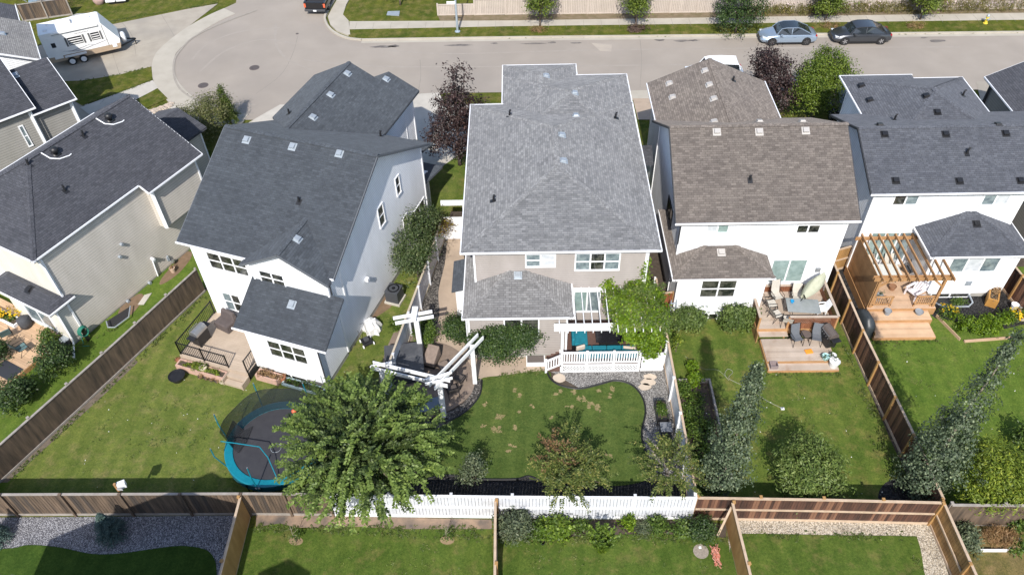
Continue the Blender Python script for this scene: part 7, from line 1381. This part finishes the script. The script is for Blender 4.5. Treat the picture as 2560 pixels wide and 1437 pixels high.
def sedan(label, loc, rot, pm, rimm, L=4.75, W=1.86, dark_roof=None, hatch=False, group=None, cat='car', suv=False, name='parked_car'):
    t = thing(name, label, cat, loc, rot, group); h = W / 2; H_ = 1.68 if suv else 1.42; bl_ = 1.02 if suv else .92; l = L / 2; zl = .3 if suv else .2
    pr = [(-l, zl + .2, bl_ - .22, h * .72, h * .62), (-l + .12, zl + .05, bl_ - .12, h * .88, h * .78), (-l + .5, zl, bl_ - .02, h * .98, h * .9), (-l + 1.2, zl, bl_, h, h * .93), (0, zl, bl_, h, h * .94), (l - 1.5, zl, bl_, h, h * .92), (l - 1.15, zl, bl_ - .04, h, h * .9), (l - .6, zl, bl_ - .13, h * .96, h * .84), (l - .18, zl + .04, bl_ - .25, h * .86, h * .72), (l, zl + .15, bl_ - .36, h * .7, h * .58)]
    m = carbody(pr, h); o = m.build('body', pm, t, smooth=True, bevel=.02)
    # cabin : stations (x, z, halfwidth)
    xr = -l + (.35 if suv else .55); xf = l - 1.25
    a0 = [(xr, bl_ - .03, h * .84), (xr + (.25 if suv else .95), H_ - .06, h * .66), (-.55, H_, h * .67), (.35, H_ - .01, h * .67), (.75, H_ - .08, h * .66), (xf, bl_ - .04, h * .84)]
    m = MB(); vs = []
    for x, z, w_ in a0: vs += [(x, -w_, z), (x, w_, z)]
    roofm = dark_roof or pm
    m.add(vs[2:10], [(0, 1, 3, 2), (2, 3, 5, 4), (4, 5, 7, 6)]); m.v = m.v; 
    rf = MB(); c = a0
    rf.add([(c[1][0], -c[1][2], c[1][1]), (c[1][0], c[1][2], c[1][1]), (c[2][0], -c[2][2], c[2][1] + .03), (c[2][0], c[2][2], c[2][1] + .03), (c[3][0], -c[3][2], c[3][1] + .03), (c[3][0], c[3][2], c[3][1] + .03), (c[4][0], -c[4][2], c[4][1]), (c[4][0], c[4][2], c[4][1])] , [(0, 2, 3, 1), (2, 4, 5, 3), (4, 6, 7, 5)])
    rf.build('roof', roofm, t, smooth=True)
    hwb = h * .9; base = [(xr, bl_ - .02, hwb * .95), (-l + 1.4, bl_, hwb), (0, bl_, hwb), (xf - .1, bl_ - .01, hwb * .95)]
    for s_ in (-1, 1):
        g = MB(); g.add([(xr + .1, s_ * h * .86, bl_ - .02), (c[1][0], s_ * (c[1][2] + .015), c[1][1] - .03), (c[2][0], s_ * (c[2][2] + .015), c[2][1] - .02), (c[3][0], s_ * (c[3][2] + .015), c[3][1] - .03), (c[4][0], s_ * (c[4][2] + .01), c[4][1] - .04), (xf - .1, s_ * h * .86, bl_ - .03), (0, s_ * h * .9, bl_)], [(0, 1, 2, 6), (2, 3, 6), (3, 4, 5, 6)] if s_ < 0 else [(6, 2, 1, 0), (6, 3, 2), (6, 5, 4, 3)]); g.build('side_window', carglass, t)
        p = MB(); p.tube([(xr - .02, s_ * h * .87, bl_ - .02), (c[1][0], s_ * (c[1][2] + .02), c[1][1] + .0), (c[2][0], s_ * (c[2][2] + .02), c[2][1] + .015), (c[3][0], s_ * (c[3][2] + .02), c[3][1] + .015), (c[4][0], s_ * (c[4][2] + .015), c[4][1]), (xf + .04, s_ * h * .86, bl_ - .05)], .035, 5); p.beam((-.1, s_ * h * .885, bl_), (-.15, s_ * (c[2][2] + .02), c[2][1] - .02), .05, .02); p.build('roof_rail', pm, t)
        b1(t, 'mirror', pm, (xf - .45, xf - .25, s_ * h * .98, s_ * (h + .16), bl_ - .02, bl_ + .12), bevel=.03)
        m = MB(); m.box(-.5, -.28, s_ * (h * .975), s_ * (h * 1.0 + .02), .75, .78); m.box(.55, .77, s_ * (h * .975), s_ * (h * 1.0 + .02), .75, .78); m.build('door_handle', pm, t)
        b1(t, 'headlight', plain('lamp_glass', (.6, .63, .66), rough=.1), (l - .42, l - .14, s_ * h * .5, s_ * h * .8, bl_ - .36, bl_ - .24), bevel=.02); b1(t, 'tail_light', plain('tail_red', (.35, .01, .01), rough=.2), (-l + .06, -l + .22, s_ * h * .48, s_ * h * .82, bl_ - .24, bl_ - .13), bevel=.02)
    g = MB(); g.add([(c[4][0], -c[4][2], c[4][1]), (c[4][0], c[4][2], c[4][1]), (xf, h * .8, bl_ - .03), (xf, -h * .8, bl_ - .03)], [(0, 3, 2, 1)]); g.build('windscreen', carglass, t)
    g = MB(); g.add([(c[1][0], -c[1][2], c[1][1]), (c[1][0], c[1][2], c[1][1]), (xr, h * .8, bl_ - .01), (xr, -h * .8, bl_ - .01)], [(0, 1, 2, 3)]); g.build('rear_window', carglass, t)
    b1(t, 'grille', blk, (l - .1, l + .012, -h * .42, h * .42, zl + .15, bl_ - .38), bevel=.02)
    b1(t, 'sill', blk, (-l + 1.2, l - 1.3, -h * .97, h * .97, zl - .06, zl + .03))
    r = .37 if suv else .33
    for x in (-l + .92, l - .93):
        for s_ in (-1, 1):
            m = MB(); m.T = Matrix.Translation((x, s_ * (h - .04), r)) @ Matrix.Rotation(R_(-90 * s_), 4, 'X'); m.cyl((0, 0, 0), r * 1.15, .047, 20); m.build('wheel_arch', blk, t)
            wheel(t, x, s_ * (h - .06), r, rimm)
    return t
carglass = plain('car_glass', (.02, .025, .03), rough=.04, spec=.9)
y0 = at(1967, 108)[1]
sedan('silver-blue coupe-like sedan parked at the far kerb, nearer the dark round tree', (22.55, 61.95, 0), 179.3 + .0, paint('paint_silver', (.31, .39, .49), .3, .5), plain('rim_dark', (.16, .16, .17), rough=.3, metal=.7), 4.7, dark_roof=carglass)
sedan('dark grey sedan parked at the far kerb behind the silver-blue car', (28.65, 61.85, 0), 179.3, paint('paint_graphite', (.07, .075, .085), .28, .6), chrome, 4.85)
sedan('white van-like car mostly hidden behind the peak of the brown roof', (at(1787, 146, 1.65)[0], at(1787, 146, 1.65)[1] - .35, 0), 180, paint('paint_white', (.75, .77, .8), .3, 0), chrome, 4.6, suv=True)
sedan('black car parked in front of the blue-slate house, seen past its left eave', (at(2104, 240, 1.2)[0], at(2104, 240, 1.2)[1], 0), 88, paint('paint_black', (.012, .012, .014), .2, .2), chrome, 4.6, suv=True)
# pickup
t = thing('pickup_truck', 'black pickup truck seen from behind at the kerb bend, top centre-left', 'pickup', (*at(791, 39)[:2], 0), 86); pk = paint('paint_black', (.012, .012, .014), .2, .2)
m = carbody([(0, .45, 1.05, .9, .88), (.1, .4, 1.1, .98, .95), (1.9, .4, 1.12, 1, .96), (4.2, .4, 1.12, 1, .96), (5.4, .42, 1.02, .98, .9), (5.7, .5, .85, .85, .75)], 1); m.build('body', pk, t, smooth=True, bevel=.03)
b1(t, 'cab', pk, (2.05, 4.1, -.82, .82, 1.13, 1.85), bevel=.15); b1(t, 'rear_window', carglass, (2.0, 2.06, -.6, .6, 1.35, 1.72)); b1(t, 'cargo_bed', plain('bed_liner', (.02, .02, .022), rough=.9), (.18, 1.95, -.78, .78, 1.121, 1.13)); b1(t, 'bed_rail', pk, (.0, 1.98, -.97, -.8, 1.1, 1.22), (.0, 1.98, .8, .97, 1.1, 1.22), (.0, .12, -.79, .79, 1.08, 1.22))
b1(t, 'tailgate', pk, (-.03, .02, -.76, .76, .62, 1.16)); b1(t, 'bumper', charc, (-.18, .0, -.95, .95, .42, .6), bevel=.03); b1(t, 'licence_plate', white, (-.2, -.183, -.15, .15, .44, .58))
for s_ in (-1, 1):
    b1(t, 'tail_light', plain('tail_lamp', (.7, .12, .05), rough=.3), (-.05, .06, s_ * .8, s_ * .97, .75, 1.08)); b1(t, 'side_mirror', pk, (3.7, 3.9, s_ * 1.0, s_ * 1.22, 1.2, 1.42), bevel=.03)
    for x in (1.1, 4.6): wheel(t, x, s_ * .86, .4, chrome, .26)
# --- travel trailer
t = thing('travel_trailer', 'white travel trailer with tan lower band parked on the wide driveway, top left', 'trailer', (-38.9, 59.3, 0), 26.5)
tw = plain('trailer_white', (.86, .86, .84), (.8, .8, .78), 2, .35); tt_ = plain('trailer_tan', (.42, .32, .23), (.38, .29, .2), 3, .5); L_, Wt = 5.6, 2.3
def tprism(name, pts, y0, y1, mt, bevel=0): m = MB(); n = len(pts); m.add([(x, y0, z) for x, z in pts] + [(x, y1, z) for x, z in pts], [tuple(range(n)), tuple(range(n, 2 * n))[::-1]] + [((i + 1) % n, i, n + i, n + (i + 1) % n) for i in range(n)]); return m.build(name, mt, t, bevel=bevel)
tprism('body', [(0, .95), (5.65, .95), (5.75, 1.3), (4.75, 2.95), (4.6, 3.0), (0, 3.0)], 0, Wt, tw, .03); tprism('lower_band', [(0, .5), (5.55, .5), (5.7, .948), (0, .948)], .01, Wt - .01, tt_)
b1(t, 'awning', tw, (.9, 4.5, -.1, -.0, 2.82, 2.95)); b1(t, 'awning_trim', plain('trim_grey', (.2, .2, .2)), (.9, 4.5, -.105, -.06, 2.79, 2.82))
b1(t, 'door', tw, (.45, 1.1, -.03, -.001, .75, 2.6)); b1(t, 'door_window', carglass, (.6, .92, -.04, -.031, 1.75, 2.15))
for x0, x1 in ((1.9, 3.0), (3.7, 4.35)):
    o = b1(t, 'window', blk, (x0, x1, -.02, -.001, 1.65, 2.3)); b1(t, 'shutter', plain('shutter_grey', (.12, .12, .12)), (x0 - .2, x0 - .06, -.03, -.001, 1.6, 2.35), (x1 + .06, x1 + .2, -.03, -.001, 1.6, 2.35)); b1(t, 'louvre', tw, *[(x0 + .03, x1 - .03, -.035, -.021, 1.72 + .19 * i, 1.79 + .19 * i) for i in range(3)])
m = MB()
for k, (a, b, z) in enumerate(((1.2, 3.4, 1.3), (1.6, 3.9, 1.2), (3.0, 5.0, 1.4))): m.tube([(a, -.008, z), (a + .7, -.008, z - .12), (b - .5, -.008, z + .02), (b, -.008, z + .12)], [.005, .035, .03, .003], 4)
m.build('swoosh_decal', plain('swoosh', (.3, .3, .32)), t); b1(t, 'lettering_block', plain('swoosh', (.3, .3, .32)), *[(2.6 + .12 * i, 2.68 + .12 * i, -.006, -.001, 2.48, 2.56) for i in range(9)], bevel=0)
b1(t, 'fender', white, (1.2, 2.9, -.08, -.0, .72, .9), bevel=.03); b1(t, 'hatch', white, (5.0, 5.35, -.02, -.001, .7, 1.05)); b1(t, 'corner_trim', plain('trim_grey2', (.3, .3, .3)), (4.72, 4.78, -.02, -.001, .95, 2.8))
b1(t, 'roof_unit', plain('ac_white', (.66, .62, .58)), (1.9, 2.6, .9, 1.6, 3.0, 3.22), bevel=.06); b1(t, 'roof_vent', white, (3.7, 4.1, 1.2, 1.6, 3.0, 3.08), (.4, .7, .5, .8, 3.0, 3.08), (.7, .85, 1.5, 1.65, 3.0, 3.1)); b1(t, 'slide_out', tw, (1.0, 1.8, Wt, Wt + .25, 2.5, 2.9)); m = MB(); m.tube([(2.0, Wt + .05, 2.8), (3.2, Wt + .35, 2.9), (4.3, Wt + .1, 2.8)], .09, 6); m.build('rolled_awning', plain('trim_grey2', (.3, .3, .3)), t)
for x in (1.6, 2.5):
    for y in (-.0, Wt): wheel(t, x, .06 if y == 0 else Wt - .1, .34, white, .22) if y else None
    m = MB(); m.T = Matrix.Translation((x, .0, .34)) @ Matrix.Rotation(R_(90), 4, 'X'); m.lathe([(.2, -.12), (.32, -.12), (.34, -.09), (.34, .06), (.3, .1), (.2, .1)], n=18); o = m.build('wheel', rubber, t); m = MB(); m.T = Matrix.Translation((x, .0, .34)) @ Matrix.Rotation(R_(90), 4, 'X'); m.lathe([(.22, .11), (.2, .13), (.1, .12), (0, .14)], n=18, cap=False); m.build('rim', white, o)
m = MB(); m.beam((5.6, .35, .5), (6.9, 1.15, .5), .08, .1); m.beam((5.6, 1.95, .5), (6.9, 1.15, .5), .08, .1); m.build('hitch', blkmet, t); m = MB(); m.lathe([(.17, .55), (.2, .7), (.2, 1.05), (.12, 1.2), (0, 1.22)], (6.0, 1.0, 0), 12); m.lathe([(.17, .55), (.2, .7), (.2, 1.05), (.12, 1.2), (0, 1.22)], (6.0, 1.42, 0), 12); m.build('propane_tank', white, t, smooth=True); m = MB(); m.cyl((6.8, 1.15, 0), .04, .6, 8); m.build('jack', blkmet, t)
# dark car and clutter top left
t = thing('wheelbarrow', 'blue-grey handcart by the old plank fence, top left edge', 'handcart', at(105, 14), 20); b1(t, 'tray', plain('cart_blue', (.2, .28, .36)), (-.9, .9, -.4, .4, .5, .7), bevel=.03); m = MB(); m.tube([(-1.0, -.4, .7), (-1.3, -.4, 1.0), (-1.3, .4, 1.0), (-1.0, .4, .7)], .03, 5); m.build('handle', metalw, t); wheel(t, -.5, -.45, .25, steel, .1); wheel(t, .5, -.45, .25, steel, .1); wheel(t, -.5, .45, .25, steel, .1); wheel(t, .5, .45, .25, steel, .1)
t = thing('boulder', 'large pinkish landscaping boulder at the top edge lawn', 'boulder', at(250, 10)); m = MB(); m.ell((0, 0, .35), (.55, .45, .5), 9, 6); m.build('stone', plain('pink_rock', (.42, .28, .24), (.3, .22, .2), 3, .85, .5, 8), t, smooth=True)
t = thing('utility_trailer', 'white panelled object leaning by the boulder at the top edge', 'cover', at(295, 6), 10); b1(t, 'panel', white, (-.9, -.05, -.6, .6, .3, .5), (.05, .9, -.6, .6, .3, .55)); b1(t, 'stand', blk, (-.6, .6, -.4, .4, 0, .3))
b = P(30, 20); tree('dark leafy hedge mass in shade behind the top left roofs', 'shrub', (b.x, b.y + 3), 2, [((0, 0, 1.5), (3.0, 2.0, 1.6)), ((3, -.5, 1.3), (2, 1.4, 1.2))], 200, 26, .3, .17, .1, Lpurp, bark2, r=.08, name='shrub')
b = P(175, 30); tree('dry brown tangled shrub behind the old plank fence', 'shrub', (b.x - 1.5, b.y + .8), 1, [((0, 0, .8), (2.2, .9, .8))], 90, 22, .2, .15, .03, Ldry, bark2, r=.05, name='shrub')
# street lamp, hydrant, meter box, sign
lp = thing('street_lamp', 'tall pale street lamp with a small street sign, rising out of view', 'street lamp', at(1144, 80, .1)); m = MB(); m.lathe([(.24, 0), (.24, .06), (.12, .12), (.105, .2), (.075, 4), (.06, 8.4)], n=12); m.build('pole', plain('lamp_steel', (.4, .47, .53), rough=.4, metal=.4), lp); m = MB(); m.tube([(0, 0, 8.3), (0, -.5, 8.8), (0, -1.6, 9.0)], .04, 6); m.build('arm', MATS['lamp_steel'], lp); b1(lp, 'lamp_head', MATS['lamp_steel'], (-.15, .15, -2.2, -1.55, 8.92, 9.06), bevel=.03)
b1(lp, 'street_sign', white, (-.75, -.02, -.09, -.075, 2.55, 2.8), bevel=0); b1(lp, 'sign_text', plain('sign_ink', (.08, .1, .12)), *[(-.68 + .08 * i, -.64 + .08 * i, -.096, -.091, 2.61, 2.67 + .02 * (i % 2)) for i in range(8)], bevel=0)
t = thing('fire_hydrant', 'yellow fire hydrant with pale cap on the verge, top right', 'hydrant', at(2463, 59, .1)); m = MB(); m.lathe([(.2, 0), (.2, .05), (.13, .08), (.13, .55), (.16, .58), (.16, .62)], n=12); m.build('barrel', plain('hydrant_yellow', (.65, .5, .06), rough=.4), t); m = MB(); m.lathe([(.14, .62), (.12, .74), (.05, .82), (0, .84)], n=12, cap=False); m.build('cap', metalw, t); m = MB(); m.tube([(-.26, 0, .42), (.26, 0, .42)], .06, 8); m.tube([(0, -.22, .42), (0, 0, .42)], .075, 8); m.build('nozzle', metalw, t)
